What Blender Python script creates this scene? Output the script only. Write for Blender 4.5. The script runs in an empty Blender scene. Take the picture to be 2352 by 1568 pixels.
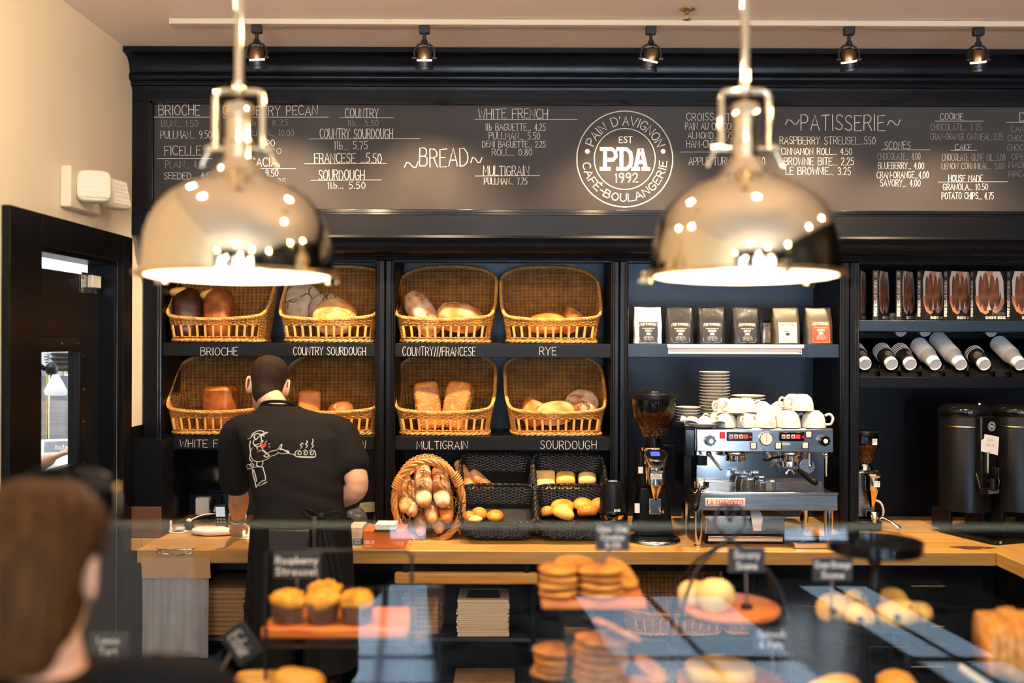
import bpy, bmesh, math, random
from mathutils import Vector, Matrix, noise
from mathutils.bvhtree import BVHTree
S = bpy.context.scene
COL = S.collection
PI = math.pi
R = math.radians
rnd = random.Random(7)
# ---------------------------------------------------------------- camera
CAMZ = 1.80
F = 2287.0
ROLL = 0.0035
cam = bpy.data.cameras.new('camera')
cam.sensor_width = 36.0
cam.lens = 36.0 * F / 2352.0
cam.clip_start = 0.05
cam.dof.use_dof = True
cam.dof.focus_distance = 4.72
cam.dof.aperture_fstop = 1.25
camo = bpy.data.objects.new('camera', cam)
COL.objects.link(camo)
camo.matrix_world = Matrix.Translation((0, 0, CAMZ)) @ Matrix.Rotation(PI / 2, 4, 'X') @ Matrix.Rotation(ROLL, 4, 'Z')
S.camera = camo
# ---------------------------------------------------------------- world, sun, exposure
S.view_settings.view_transform = 'Standard'
S.view_settings.look = 'None'
S.view_settings.exposure = 0.0
S.view_settings.gamma = 1.0
S.view_settings.use_curve_mapping = False
S.cycles.use_denoising = True
S.cycles.max_bounces = 8
S.cycles.diffuse_bounces = 3
S.cycles.glossy_bounces = 4
S.cycles.transmission_bounces = 8
S.cycles.transparent_max_bounces = 12
S.cycles.caustics_reflective = False
S.cycles.caustics_refractive = False
S.cycles.sample_clamp_indirect = 6.0
W = bpy.data.worlds.new('sky')
S.world = W
W.use_nodes = True
wn = W.node_tree
bg = wn.nodes['Background']
bg.inputs['Strength'].default_value = 17.0
tc = wn.nodes.new('ShaderNodeTexCoord')
ns = wn.nodes.new('ShaderNodeTexNoise')
ns.inputs['Scale'].default_value = 2.6
ns.inputs['Detail'].default_value = 5
rp = wn.nodes.new('ShaderNodeValToRGB')
rp.color_ramp.elements[0].position = .4
rp.color_ramp.elements[0].color = (.30, .52, .95, 1)
rp.color_ramp.elements[1].position = .62
rp.color_ramp.elements[1].color = (.85, .93, 1, 1)
wn.links.new(tc.outputs['Generated'], ns.inputs['Vector'])
wn.links.new(ns.outputs['Fac'], rp.inputs['Fac'])
wn.links.new(rp.outputs['Color'], bg.inputs['Color'])


def light(kind, name, loc, energy, color, rot=None, target=None, **kw):
    d = bpy.data.lights.new(name, kind)
    d.energy = energy
    d.color = color
    for k, v in kw.items():
        setattr(d, k, v)
    o = bpy.data.objects.new(name, d)
    COL.objects.link(o)
    o.location = loc
    if rot:
        o.rotation_euler = rot
    if target is not None:
        o.rotation_euler = (Vector(target) - Vector(loc)).to_track_quat('-Z', 'Y').to_euler()
    return o


WARM = (1.0, .70, .40)
DAY = (.55, .75, 1.0)
# sun through the shop windows behind the camera: it lands on the floor there
light('SUN', 'sun', (0, -8, 8), 850.0, (.56, .79, 1.0), rot=(R(42), 0, R(-6)), angle=R(1.0))
WINS = [(-1.29, -.62, .27), (.35, 1.45, .62), (2.06, 2.62, .27)]      # windows in the front wall: x range and sill
WZ1, FY = 2.75, -3.2
for a_, b_, WZ0 in WINS:                                     # sky portals fill the openings
    o_ = light('AREA', 'window_portal', ((a_ + b_) / 2, FY - .12, (WZ0 + WZ1) / 2), 1, (1, 1, 1), rot=(R(90), 0, 0), shape='RECTANGLE', size=b_ - a_, size_y=WZ1 - WZ0)
    o_.data.cycles.is_portal = True


# ---------------------------------------------------------------- pixel of the photo at a depth Y -> point of the place
def at(px, py, Y):
    u, v = px - 1176.0, py - 784.0
    u, v = u * math.cos(ROLL) + v * math.sin(ROLL), -u * math.sin(ROLL) + v * math.cos(ROLL)
    return Vector((u / F * Y, Y, CAMZ - v / F * Y))


# ---------------------------------------------------------------- objects
def empty(name, loc=(0, 0, 0), rz=0.0):
    o = bpy.data.objects.new(name, None)
    o.empty_display_size = .05
    COL.objects.link(o)
    o.location = loc
    o.rotation_euler = (0, 0, rz)
    return o


def tag(o, label, cat, group=None):
    o['label'] = label
    o['category'] = cat
    if group:
        o['group'] = group
    return o


def thing(name, label, cat, loc=(0, 0, 0), rz=0.0, group=None):
    return tag(empty(name, loc, rz), label, cat, group)


def struct(o):
    o['kind'] = 'structure'
    return o


def stuff(o):
    o['kind'] = 'stuff'
    return o


def dup(o, loc=None, rz=None, label=None, group=None, parent=None):
    c = o.copy()
    COL.objects.link(c)
    if parent is not None:
        c.parent = parent
    if loc is not None:
        c.location = loc
    if rz is not None:
        c.rotation_euler = (0, 0, rz) if isinstance(rz, (int, float)) else rz
    if label:
        c['label'] = label
    if group:
        c['group'] = group
    for ch in list(o.children):
        dup(ch, parent=c)
    return c


class MB:
    """collects shapes; build() links them as one mesh object"""
    def __init__(s):
        s.v, s.f, s.m = [], [], []

    def add(s, vs, fs, mi=0, M=None):
        n = len(s.v)
        s.v += [tuple(M @ Vector(p)) if M is not None else tuple(p) for p in vs]
        for f in fs:
            s.f.append([i + n for i in f])
            s.m.append(mi)
        return s

    def box(s, c, d, mi=0, M=None):
        x, y, z = d[0] / 2, d[1] / 2, d[2] / 2
        vs = [(c[0] + i * x, c[1] + j * y, c[2] + k * z) for i in (-1, 1) for j in (-1, 1) for k in (-1, 1)]
        return s.add(vs, [(0, 1, 3, 2), (4, 6, 7, 5), (0, 4, 5, 1), (2, 3, 7, 6), (0, 2, 6, 4), (1, 5, 7, 3)], mi, M)

    def bx(s, x0, x1, y0, y1, z0, z1, mi=0, M=None):
        return s.box(((x0 + x1) / 2, (y0 + y1) / 2, (z0 + z1) / 2), (x1 - x0, y1 - y0, z1 - z0), mi, M)

    def loft(s, rings, mi=0, M=None, closed=True, caps=True):
        n = len(rings[0])
        vs = [p for r in rings for p in r]
        fs = []
        for i in range(len(rings) - 1):
            for j in range(n if closed else n - 1):
                k = (j + 1) % n
                fs.append((i * n + j, i * n + k, (i + 1) * n + k, (i + 1) * n + j))
        if caps and closed:
            fs.append(tuple(range(n - 1, -1, -1)))
            b = (len(rings) - 1) * n
            fs.append(tuple(range(b, b + n)))
        return s.add(vs, fs, mi, M)

    def lathe(s, prof, seg=24, mi=0, M=None, c=(0, 0, 0), caps=False):
        rings = [[(c[0] + r * math.cos(2 * PI * j / seg), c[1] + r * math.sin(2 * PI * j / seg), c[2] + z) for j in range(seg)] for r, z in prof]
        return s.loft(rings, mi, M, True, caps)

    def cyl(s, p0, p1, r0, r1=None, seg=12, mi=0, M=None, caps=True):
        r1 = r0 if r1 is None else r1
        return s.tube([p0, p1], [r0, r1], seg, mi, M, caps=caps)

    def tube(s, pts, r, seg=6, mi=0, M=None, closed=False, caps=True, flat=1.0):
        pts = [Vector(p) for p in pts]
        n = len(pts)
        rr = r if isinstance(r, (list, tuple)) else [r] * n
        rings = []
        up = None
        for i in range(n):
            a = pts[i - 1] if (i > 0 or closed) else pts[i]
            b = pts[(i + 1) % n] if (i < n - 1 or closed) else pts[i]
            t = b - a
            if t.length < 1e-9:
                t = Vector((0, 0, 1))
            t.normalize()
            if up is None:
                up = Vector((0, 0, 1)) if abs(t.z) < .9 else Vector((0, 1, 0))
            x = t.cross(up)
            if x.length < 1e-6:
                x = t.orthogonal()
            x.normalize()
            y = x.cross(t)
            up = y
            rings.append([pts[i] + (x * math.cos(2 * PI * k / seg) + y * math.sin(2 * PI * k / seg) * flat) * rr[i] for k in range(seg)])
        if closed:
            rings.append(rings[0])
        return s.loft(rings, mi, M, True, caps and not closed)

    def ball(s, c, r, mi=0, M=None, nu=16, nv=10):
        if not isinstance(r, (tuple, list)):
            r = (r, r, r)
        rings = []
        for i in range(nv + 1):
            t = -PI / 2 + PI * i / nv
            q = max(math.cos(t), .004)
            rings.append([(c[0] + r[0] * q * math.cos(2 * PI * j / nu), c[1] + r[1] * q * math.sin(2 * PI * j / nu), c[2] + r[2] * math.sin(t)) for j in range(nu)])
        return s.loft(rings, mi, M)

    def prism(s, poly, d, mi=0, M=None):
        """poly: list of (x, z) points, extruded along +y by d"""
        n = len(poly)
        vs = [(x, 0, z) for x, z in poly] + [(x, d, z) for x, z in poly]
        fs = [tuple(range(n - 1, -1, -1)), tuple(range(n, 2 * n))] + [(i, (i + 1) % n, n + (i + 1) % n, n + i) for i in range(n)]
        return s.add(vs, fs, mi, M)

    def mesh(s, name, mats, smooth=35):
        me = bpy.data.meshes.new(name)
        me.from_pydata(s.v, [], s.f)
        for m in (mats if isinstance(mats, (list, tuple)) else [mats]):
            me.materials.append(m)
        if any(s.m):
            me.polygons.foreach_set('material_index', s.m)
        bm = bmesh.new()
        bm.from_mesh(me)
        bmesh.ops.recalc_face_normals(bm, faces=bm.faces)
        bm.to_mesh(me)
        bm.free()
        if smooth:
            me.polygons.foreach_set('use_smooth', [True] * len(me.polygons))
            me.set_sharp_from_angle(angle=R(smooth))
        me.update()
        return me

    def w(s, name, mats, parent, **kw):
        """build from vertices given in room coordinates, under a parent that is not turned"""
        L = parent.location
        if parent.parent is not None:
            L = L + parent.parent.location
        s.v = [(p[0] - L[0], p[1] - L[1], p[2] - L[2]) for p in s.v]
        return s.build(name, mats, parent, **kw)

    def build(s, name, mats, parent=None, smooth=35, bevel=0, seg=2, loc=None, rot=None):
        o = bpy.data.objects.new(name, s.mesh(name, mats, smooth))
        COL.objects.link(o)
        if parent is not None:
            o.parent = parent
        if loc is not None:
            o.location = loc
        if rot is not None:
            o.rotation_euler = rot
        if bevel:
            b = o.modifiers.new('bevel', 'BEVEL')
            b.width = bevel
            b.segments = seg
            b.limit_method = 'ANGLE'
            b.angle_limit = R(40)
        return o


def obj(name, me, parent=None, loc=None, rot=None):
    o = bpy.data.objects.new(name, me)
    COL.objects.link(o)
    if parent is not None:
        o.parent = parent
    if loc is not None:
        o.location = loc
    if rot is not None:
        o.rotation_euler = rot
    return o


def evaluated(mb, mods, mats, name='mesh', smooth=60):
    """mesh of a builder after a list of modifiers [(type, {settings})]"""
    o = bpy.data.objects.new('tmp', mb.mesh('tmp', mats, 0))
    COL.objects.link(o)
    for k, (ty, st) in enumerate(mods):
        md = o.modifiers.new(str(k), ty)
        for a, b in st.items():
            setattr(md, a, b)
    dg = bpy.context.evaluated_depsgraph_get()
    me = bpy.data.meshes.new_from_object(o.evaluated_get(dg))
    me.name = name
    bpy.data.objects.remove(o)
    me.materials.clear()
    for m in (mats if isinstance(mats, (list, tuple)) else [mats]):
        me.materials.append(m)
    me.polygons.foreach_set('use_smooth', [True] * len(me.polygons))
    if smooth:
        me.set_sharp_from_angle(angle=R(smooth))
    return me


def T(x=0, y=0, z=0):
    return Matrix.Translation((x, y, z))


def RX(a): return Matrix.Rotation(a, 4, 'X')
def RY(a): return Matrix.Rotation(a, 4, 'Y')
def RZ(a): return Matrix.Rotation(a, 4, 'Z')


def spline(pts, n=8, closed=False):
    """Catmull-Rom through the points"""
    P = [Vector(p) for p in pts]
    out = []
    m = len(P)
    for i in range(m if closed else m - 1):
        p0 = P[(i - 1) % m] if (closed or i > 0) else P[0]
        p1, p2 = P[i], P[(i + 1) % m]
        p3 = P[(i + 2) % m] if (closed or i + 2 < m) else P[-1]
        for k in range(n):
            t = k / n
            out.append(.5 * ((2 * p1) + (p2 - p0) * t + (2 * p0 - 5 * p1 + 4 * p2 - p3) * t * t + (3 * p1 - p0 - 3 * p2 + p3) * t ** 3))
    if not closed:
        out.append(P[-1])
    return out


# ---------------------------------------------------------------- materials
MATS = {}


def mat(name, col, rough=.5, metal=0.0, col2=None, scale=8.0, detail=4, lo=.35, hi=.65, bump=0.0, bscale=60.0, emit=None, estr=0.0,
        spec=.5, trans=0.0, ior=1.45, stretch=None, coat=0.0, alpha=1.0, sss=0.0, col3=None, voro=False, sheen=0.0, vary=0.0, bdist=.002):
    m = bpy.data.materials.new(name)
    m.use_nodes = True
    nt = m.node_tree
    b = nt.nodes['Principled BSDF']
    b.inputs['Roughness'].default_value = rough
    b.inputs['Metallic'].default_value = metal
    b.inputs['Specular IOR Level'].default_value = spec
    b.inputs['IOR'].default_value = ior
    b.inputs['Transmission Weight'].default_value = trans
    b.inputs['Coat Weight'].default_value = coat
    b.inputs['Alpha'].default_value = alpha
    b.inputs['Sheen Weight'].default_value = sheen
    if sss:
        b.inputs['Subsurface Weight'].default_value = sss
        b.inputs['Subsurface Radius'].default_value = (.01, .004, .002)
    b.inputs['Base Color'].default_value = (*col, 1)
    if emit:
        b.inputs['Emission Color'].default_value = (*emit, 1)
        b.inputs['Emission Strength'].default_value = estr
    co = nt.nodes.new('ShaderNodeTexCoord')
    src = co.outputs['Object']
    if vary:
        oi = nt.nodes.new('ShaderNodeObjectInfo')
        ml = nt.nodes.new('ShaderNodeMath')
        ml.operation = 'MULTIPLY'
        ml.inputs[1].default_value = vary
        nt.links.new(oi.outputs['Random'], ml.inputs[0])
        ad = nt.nodes.new('ShaderNodeVectorMath')
        ad.operation = 'ADD'
        nt.links.new(src, ad.inputs[0])
        nt.links.new(ml.outputs[0], ad.inputs[1])
        src = ad.outputs[0]
    if stretch:
        mp = nt.nodes.new('ShaderNodeMapping')
        mp.inputs['Scale'].default_value = stretch
        nt.links.new(src, mp.inputs['Vector'])
        src = mp.outputs['Vector']
    if col2 is not None:
        if voro:
            n = nt.nodes.new('ShaderNodeTexVoronoi')
            n.inputs['Scale'].default_value = scale
            fac = n.outputs['Distance']
        else:
            n = nt.nodes.new('ShaderNodeTexNoise')
            n.inputs['Scale'].default_value = scale
            n.inputs['Detail'].default_value = detail
            fac = n.outputs['Fac']
        nt.links.new(src, n.inputs['Vector'])
        r = nt.nodes.new('ShaderNodeValToRGB')
        r.color_ramp.elements[0].position = lo
        r.color_ramp.elements[0].color = (*col, 1)
        r.color_ramp.elements[1].position = hi
        r.color_ramp.elements[1].color = (*col2, 1)
        if col3 is not None:
            e = r.color_ramp.elements.new(min(.98, hi + (hi - lo) * .8))
            e.color = (*col3, 1)
        nt.links.new(fac, r.inputs['Fac'])
        nt.links.new(r.outputs['Color'], b.inputs['Base Color'])
    if bump:
        n2 = nt.nodes.new('ShaderNodeTexNoise')
        n2.inputs['Scale'].default_value = bscale
        n2.inputs['Detail'].default_value = 3
        nt.links.new(src, n2.inputs['Vector'])
        bp = nt.nodes.new('ShaderNodeBump')
        bp.inputs['Strength'].default_value = bump
        bp.inputs['Distance'].default_value = bdist
        nt.links.new(n2.outputs['Fac'], bp.inputs['Height'])
        nt.links.new(bp.outputs['Normal'], b.inputs['Normal'])
    MATS[name] = m
    return m


def glass(name, col=(1, 1, 1), rough=0.0, ior=1.45):
    """thin clear pane: mirror by Fresnel over straight-through transparency"""
    m = bpy.data.materials.new(name)
    m.use_nodes = True
    nt = m.node_tree
    nt.nodes.remove(nt.nodes['Principled BSDF'])
    out = nt.nodes['Material Output']
    tr = nt.nodes.new('ShaderNodeBsdfTransparent')
    tr.inputs['Color'].default_value = (*col, 1)
    gl = nt.nodes.new('ShaderNodeBsdfGlossy')
    gl.inputs['Roughness'].default_value = rough
    fr = nt.nodes.new('ShaderNodeFresnel')
    ge = nt.nodes.new('ShaderNodeNewGeometry')       # same reflectance from either side of the sheet
    mr = nt.nodes.new('ShaderNodeMapRange')
    mr.inputs[3].default_value = ior
    mr.inputs[4].default_value = 1 / ior
    nt.links.new(ge.outputs['Backfacing'], mr.inputs[0])
    nt.links.new(mr.outputs[0], fr.inputs['IOR'])
    mx = nt.nodes.new('ShaderNodeMixShader')
    nt.links.new(fr.outputs[0], mx.inputs[0])
    nt.links.new(tr.outputs[0], mx.inputs[1])
    nt.links.new(gl.outputs[0], mx.inputs[2])
    nt.links.new(mx.outputs[0], out.inputs['Surface'])
    MATS[name] = m
    return m


def planks(name, cols, length, width, rough=.35, axis='X', grain=1.0):
    """butcher-block / plank wood: staves along X or Y"""
    m = bpy.data.materials.new(name)
    m.use_nodes = True
    nt = m.node_tree
    b = nt.nodes['Principled BSDF']
    b.inputs['Roughness'].default_value = rough
    co = nt.nodes.new('ShaderNodeTexCoord')
    mp = nt.nodes.new('ShaderNodeMapping')
    if axis == 'Y':
        mp.inputs['Rotation'].default_value = (0, 0, R(90))
    nt.links.new(co.outputs['Object'], mp.inputs['Vector'])
    br = nt.nodes.new('ShaderNodeTexBrick')
    br.inputs['Color1'].default_value = (*cols[0], 1)
    br.inputs['Color2'].default_value = (*cols[1], 1)
    br.inputs['Mortar'].default_value = (*[c * .55 for c in cols[0]], 1)
    br.inputs['Scale'].default_value = 1
    br.inputs['Mortar Size'].default_value = .0008
    br.inputs['Brick Width'].default_value = length
    br.inputs['Row Height'].default_value = width
    br.inputs['Bias'].default_value = 0
    nt.links.new(mp.outputs[0], br.inputs['Vector'])
    m2 = nt.nodes.new('ShaderNodeMapping')
    m2.inputs['Scale'].default_value = (2, 40, 40)
    nt.links.new(mp.outputs[0], m2.inputs['Vector'])
    n = nt.nodes.new('ShaderNodeTexNoise')
    n.inputs['Scale'].default_value = 1.5
    n.inputs['Detail'].default_value = 6
    nt.links.new(m2.outputs[0], n.inputs['Vector'])
    mr = nt.nodes.new('ShaderNodeMapRange')
    mr.inputs[1].default_value = .3
    mr.inputs[2].default_value = .7
    mr.inputs[3].default_value = 1 - .28 * grain
    mr.inputs[4].default_value = 1 + .1 * grain
    nt.links.new(n.outputs['Fac'], mr.inputs[0])
    mu = nt.nodes.new('ShaderNodeMix')
    mu.data_type = 'RGBA'
    mu.blend_type = 'MULTIPLY'
    mu.inputs[0].default_value = 1
    nt.links.new(br.outputs['Color'], mu.inputs[6])
    cc = nt.nodes.new('ShaderNodeCombineColor')
    for k in range(3):
        nt.links.new(mr.outputs[0], cc.inputs[k])
    nt.links.new(cc.outputs[0], mu.inputs[7])
    nt.links.new(mu.outputs[2], b.inputs['Base Color'])
    MATS[name] = m
    return m


M = MATS
mat('wall_paint', (.84, .75, .61), .6, col2=(.90, .81, .66), scale=1.5, bump=.12, bscale=140)
mat('ceiling_paint', (.90, .80, .74), .7, bump=.08, bscale=90)
mat('floor_concrete', (.028, .028, .028), .24, col2=(.12, .123, .126), scale=4.0, detail=9, lo=.40, hi=.50)
mat('black_paint', (.0030, .0030, .0036), .32, spec=.13)
mat('navy_paint', (.0075, .0150, .0270), .40, spec=.3, bump=.3, bscale=70, bdist=.003)
mat('door_black', (.007, .0065, .007), .38, spec=.25, bump=.5, bscale=180, bdist=.002)
mat('slate', (.025, .0200, .0175), .6, spec=.10, col2=(.040, .0325, .028), scale=2.2, detail=7, lo=.3, hi=.75)
mat('chalk', (.56, .54, .50), .9)
mat('chalk_faint', (.25, .235, .22), .9)
mat('sign_black', (.0035, .0035, .004), .5, spec=.15)
mat('track_white', (.60, .56, .49), .5)
mat('black_metal', (.006, .006, .0065), .38, spec=.3)
mat('black_plastic', (.005, .005, .0055), .32, spec=.16)
mat('black_gloss', (.004, .004, .0045), .12, spec=.3)
mat('nickel', (.74, .64, .46), .07, 1.0)
mat('chrome', (.82, .82, .83), .10, 1.0)
mat('steel', (.60, .575, .55), .17, 1.0, col2=(.72, .69, .66), scale=3, stretch=(1, 1, 30))
mat('steel_dark', (.22, .205, .195), .30, 1.0, col2=(.32, .30, .285), scale=6, stretch=(1, 1, 20))
mat('brass', (.80, .55, .22), .22, 1.0)
mat('copper_gold', (.85, .58, .28), .10, 1.0)
mat('ivory_plastic', (.80, .74, .58), .35)
mat('white_plastic', (.82, .81, .78), .4)
mat('white_paper', (.84, .82, .78), .7)
mat('lamp_lens', (.9, .88, .8), .2, bump=.6, bscale=120)
mat('lamp_glow', (1, .9, .75), .3, emit=(1, .80, .52), estr=6.5)
mat('bulb_glow', (1, .9, .75), .3, emit=(1, .66, .30), estr=26.0)
mat('led_glow', (1, .9, .75), .3, emit=(1, .80, .55), estr=10.0)
planks('butcher_block', [(.74, .40, .115), (.62, .31, .075)], .55, .040, .30)
planks('butcher_block_y', [(.74, .40, .115), (.62, .31, .075)], .55, .040, .30, 'Y')
mat('rail_wood', (.42, .19, .045), .35, col2=(.60, .30, .08), scale=3, stretch=(2, 30, 30))
mat('board_wood', (.56, .13, .02), .30, col2=(.78, .24, .045), scale=3, stretch=(3, 26, 26))
mat('wicker', (.30, .125, .028), .42, col2=(.50, .24, .06), scale=26, lo=.3, hi=.7, vary=9)
mat('wicker_pale', (.50, .235, .055), .4, col2=(.66, .34, .10), scale=26)
mat('willow', (.38, .15, .035), .40, col2=(.62, .29, .08), scale=18, lo=.3, hi=.7)
mat('wicker_black', (.006, .006, .006), .34, spec=.35, col2=(.014, .013, .013), scale=30)
mat('crust_flour', (.26, .085, .022), .8, col2=(.56, .34, .19), scale=17, detail=8, lo=.36, hi=.52, col3=(.72, .54, .37), bump=.5, bscale=40, vary=20)
mat('crust_pale', (.44, .14, .028), .75, col2=(.64, .32, .115), scale=15, detail=7, lo=.36, hi=.56, col3=(.76, .56, .37), bump=.35, bscale=40, vary=20)
mat('crust_grey', (.24, .185, .13), .85, col2=(.46, .38, .30), scale=18, detail=8, lo=.3, hi=.62, bump=.5, bscale=36, vary=20)
mat('crust_gold', (.34, .085, .010), .45, col2=(.64, .24, .035), scale=18, detail=7, lo=.36, hi=.6, col3=(.76, .42, .12), bump=.35, bscale=45, vary=20)
mat('crust_dark', (.022, .007, .004), .28, col2=(.085, .022, .007), scale=16, detail=5, lo=.4, hi=.7, bump=.25, bscale=30, vary=20)
mat('crust_brown', (.14, .034, .007), .45, col2=(.36, .11, .020), scale=18, detail=6, lo=.35, hi=.65, bump=.3, bscale=40, vary=20)
mat('crust_pan', (.28, .075, .010), .5, col2=(.56, .19, .030), scale=14, detail=5, lo=.35, hi=.65, bump=.2, bscale=50, vary=20)
mat('crumb', (.80, .60, .34), .8, col2=(.86, .72, .48), scale=20, bump=.4, bscale=120)
mat('brioche_gold', (.66, .32, .05), .5, col2=(.80, .46, .12), scale=9)
mat('bun', (.50, .15, .016), .22, col2=(.80, .36, .06), scale=13, detail=3, lo=.35, hi=.65, vary=20)
mat('seed', (.74, .46, .16), .5, col2=(.50, .22, .05), scale=40)
mat('crack', (.10, .06, .035), .9)
mat('cookie', (.42, .13, .014), .7, col2=(.70, .30, .045), scale=22, detail=4, lo=.35, hi=.6, bump=.7, bscale=50, vary=20)
mat('cookie_dark', (.25, .07, .010), .7, col2=(.55, .20, .03), scale=22, detail=4, lo=.35, hi=.6, bump=.7, bscale=50, vary=20)
mat('scone', (.72, .44, .13), .65, col2=(.88, .66, .26), scale=14, detail=5, lo=.35, hi=.6, bump=.5, bscale=40, vary=20)
mat('scone_gold', (.62, .30, .05), .6, col2=(.84, .52, .13), scale=14, detail=5, lo=.35, hi=.6, bump=.5, bscale=40, vary=20)
mat('streusel', (.60, .22, .015), .7, col2=(.84, .40, .04), scale=30, lo=.35, hi=.6)
mat('muffin_cup', (.07, .03, .016), .7, col2=(.16, .08, .045), scale=14)
mat('berry', (.05, .01, .012), .4)
mat('pastry', (.50, .17, .025), .4, col2=(.78, .36, .06), scale=12, stretch=(1, 4, 4), bump=.3, vary=20)
mat('tshirt', (.0055, .0046, .0048), .85, spec=.2, bump=.25, bscale=260, bdist=.001)
mat('apron', (.0045, .0040, .0046), .7, spec=.25, bump=.3, bscale=200, bdist=.001)
mat('leather', (.014, .011, .010), .3)
mat('skin', (.62, .33, .21), .48, col2=(.68, .38, .25), scale=12, sss=.1)
mat('hair_dark', (.013, .0065, .0035), .75, spec=.15, col2=(.030, .016, .008), scale=60, stretch=(3, 3, .6), bump=.8, bscale=240)
mat('hair_brown', (.016, .0055, .0015), .7, spec=.08, col2=(.055, .019, .003), scale=24, stretch=(6, 6, .25), bump=.6, bscale=90)
mat('print_white', (.80, .78, .75), .8)
mat('print_red', (.75, .05, .03), .8)
mat('jacket', (.0026, .0024, .0030), .85, spec=.08, bump=.3, bscale=60)
mat('kraft', (.36, .20, .085), .75, col2=(.44, .26, .12), scale=5)
mat('kraft_dark', (.24, .13, .055), .8, col2=(.36, .2, .09), scale=9)
mat('plastic_film', (.42, .42, .45), .28, trans=.25, alpha=.93, bump=.5, bscale=9, bdist=.02)
mat('carton_white', (.66, .52, .38), .7)
mat('carton_orange', (.62, .15, .018), .5)
mat('carton_blue', (.035, .16, .34), .5)
mat('ceramic', (.70, .68, .63), .14, spec=.6)
mat('coffee_bean', (.13, .042, .011), .35, col2=(.22, .075, .022), scale=12, vary=5)
mat('drink_glass', (.95, .95, .93), .03, trans=.95, ior=1.25)
mat('bag_black', (.020, .018, .018), .30, bump=.6, bscale=9, bdist=.012, metal=.3)
mat('bag_silver', (.085, .070, .052), .38, metal=.45, bump=.5, bscale=8, bdist=.01)
mat('bag_white', (.78, .76, .72), .5, bump=.3, bscale=8, bdist=.01)
mat('label_black', (.012, .011, .012), .5)
mat('label_cream', (.74, .66, .55), .6)
mat('label_red', (.70, .055, .018), .5)
mat('cup_black', (.015, .011, .008), .5)
mat('cup_white', (.80, .79, .77), .55)
mat('cup_ring', (.62, .56, .46), .5)
mat('shirt_white', (.62, .58, .54), .6)
mat('flesh_print', (.48, .20, .11), .6)
mat('loaf_print', (.085, .026, .012), .6, col2=(.30, .10, .03), scale=22, lo=.4, hi=.7)
mat('book_black', (.010, .009, .009), .35)
mat('book_grey', (.20, .20, .21), .5)
mat('red_button', (.55, .01, .01), .3)
mat('red_glow', (.5, .01, .01), .3, emit=(1, .03, .02), estr=1.6)
mat('blue_glow', (.02, .03, .2), .3, emit=(.12, .2, 1), estr=.7)
mat('gauge_face', (.82, .76, .66), .5)
mat('label_red_text', (.62, .02, .015), .5)
mat('paper_yellow', (.56, .60, .32), .7)
mat('tile_white', (.72, .73, .74), .25)
mat('crate_blue', (.02, .08, .30), .4)
mat('egg_carton', (.48, .40, .29), .9, bump=.4, bscale=60)
mat('croissant', (.50, .17, .02), .4, col2=(.80, .42, .07), scale=7, lo=.35, hi=.65, bump=.3, bscale=30, vary=20)
mat('film_bag', (.05, .05, .055), .35, bump=.8, bscale=12, bdist=.02)
mat('sign_slate', (.022, .024, .028), .6)
mat('chalk_bright', (.88, .86, .82), .9)
mat('mullion', (.05, .05, .055), .5)
mat('street', (.30, .30, .31), .8, col2=(.45, .45, .46), scale=.8)
mat('oak_stain', (.10, .035, .012), .6)
glass('pane_glass', (.975, .985, .98))
glass('smoked_glass', (.72, .68, .64))
mat('bronze', (.16, .11, .06), .28, 1.0)
glass('clear_glass', (.97, .98, .98))
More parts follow.
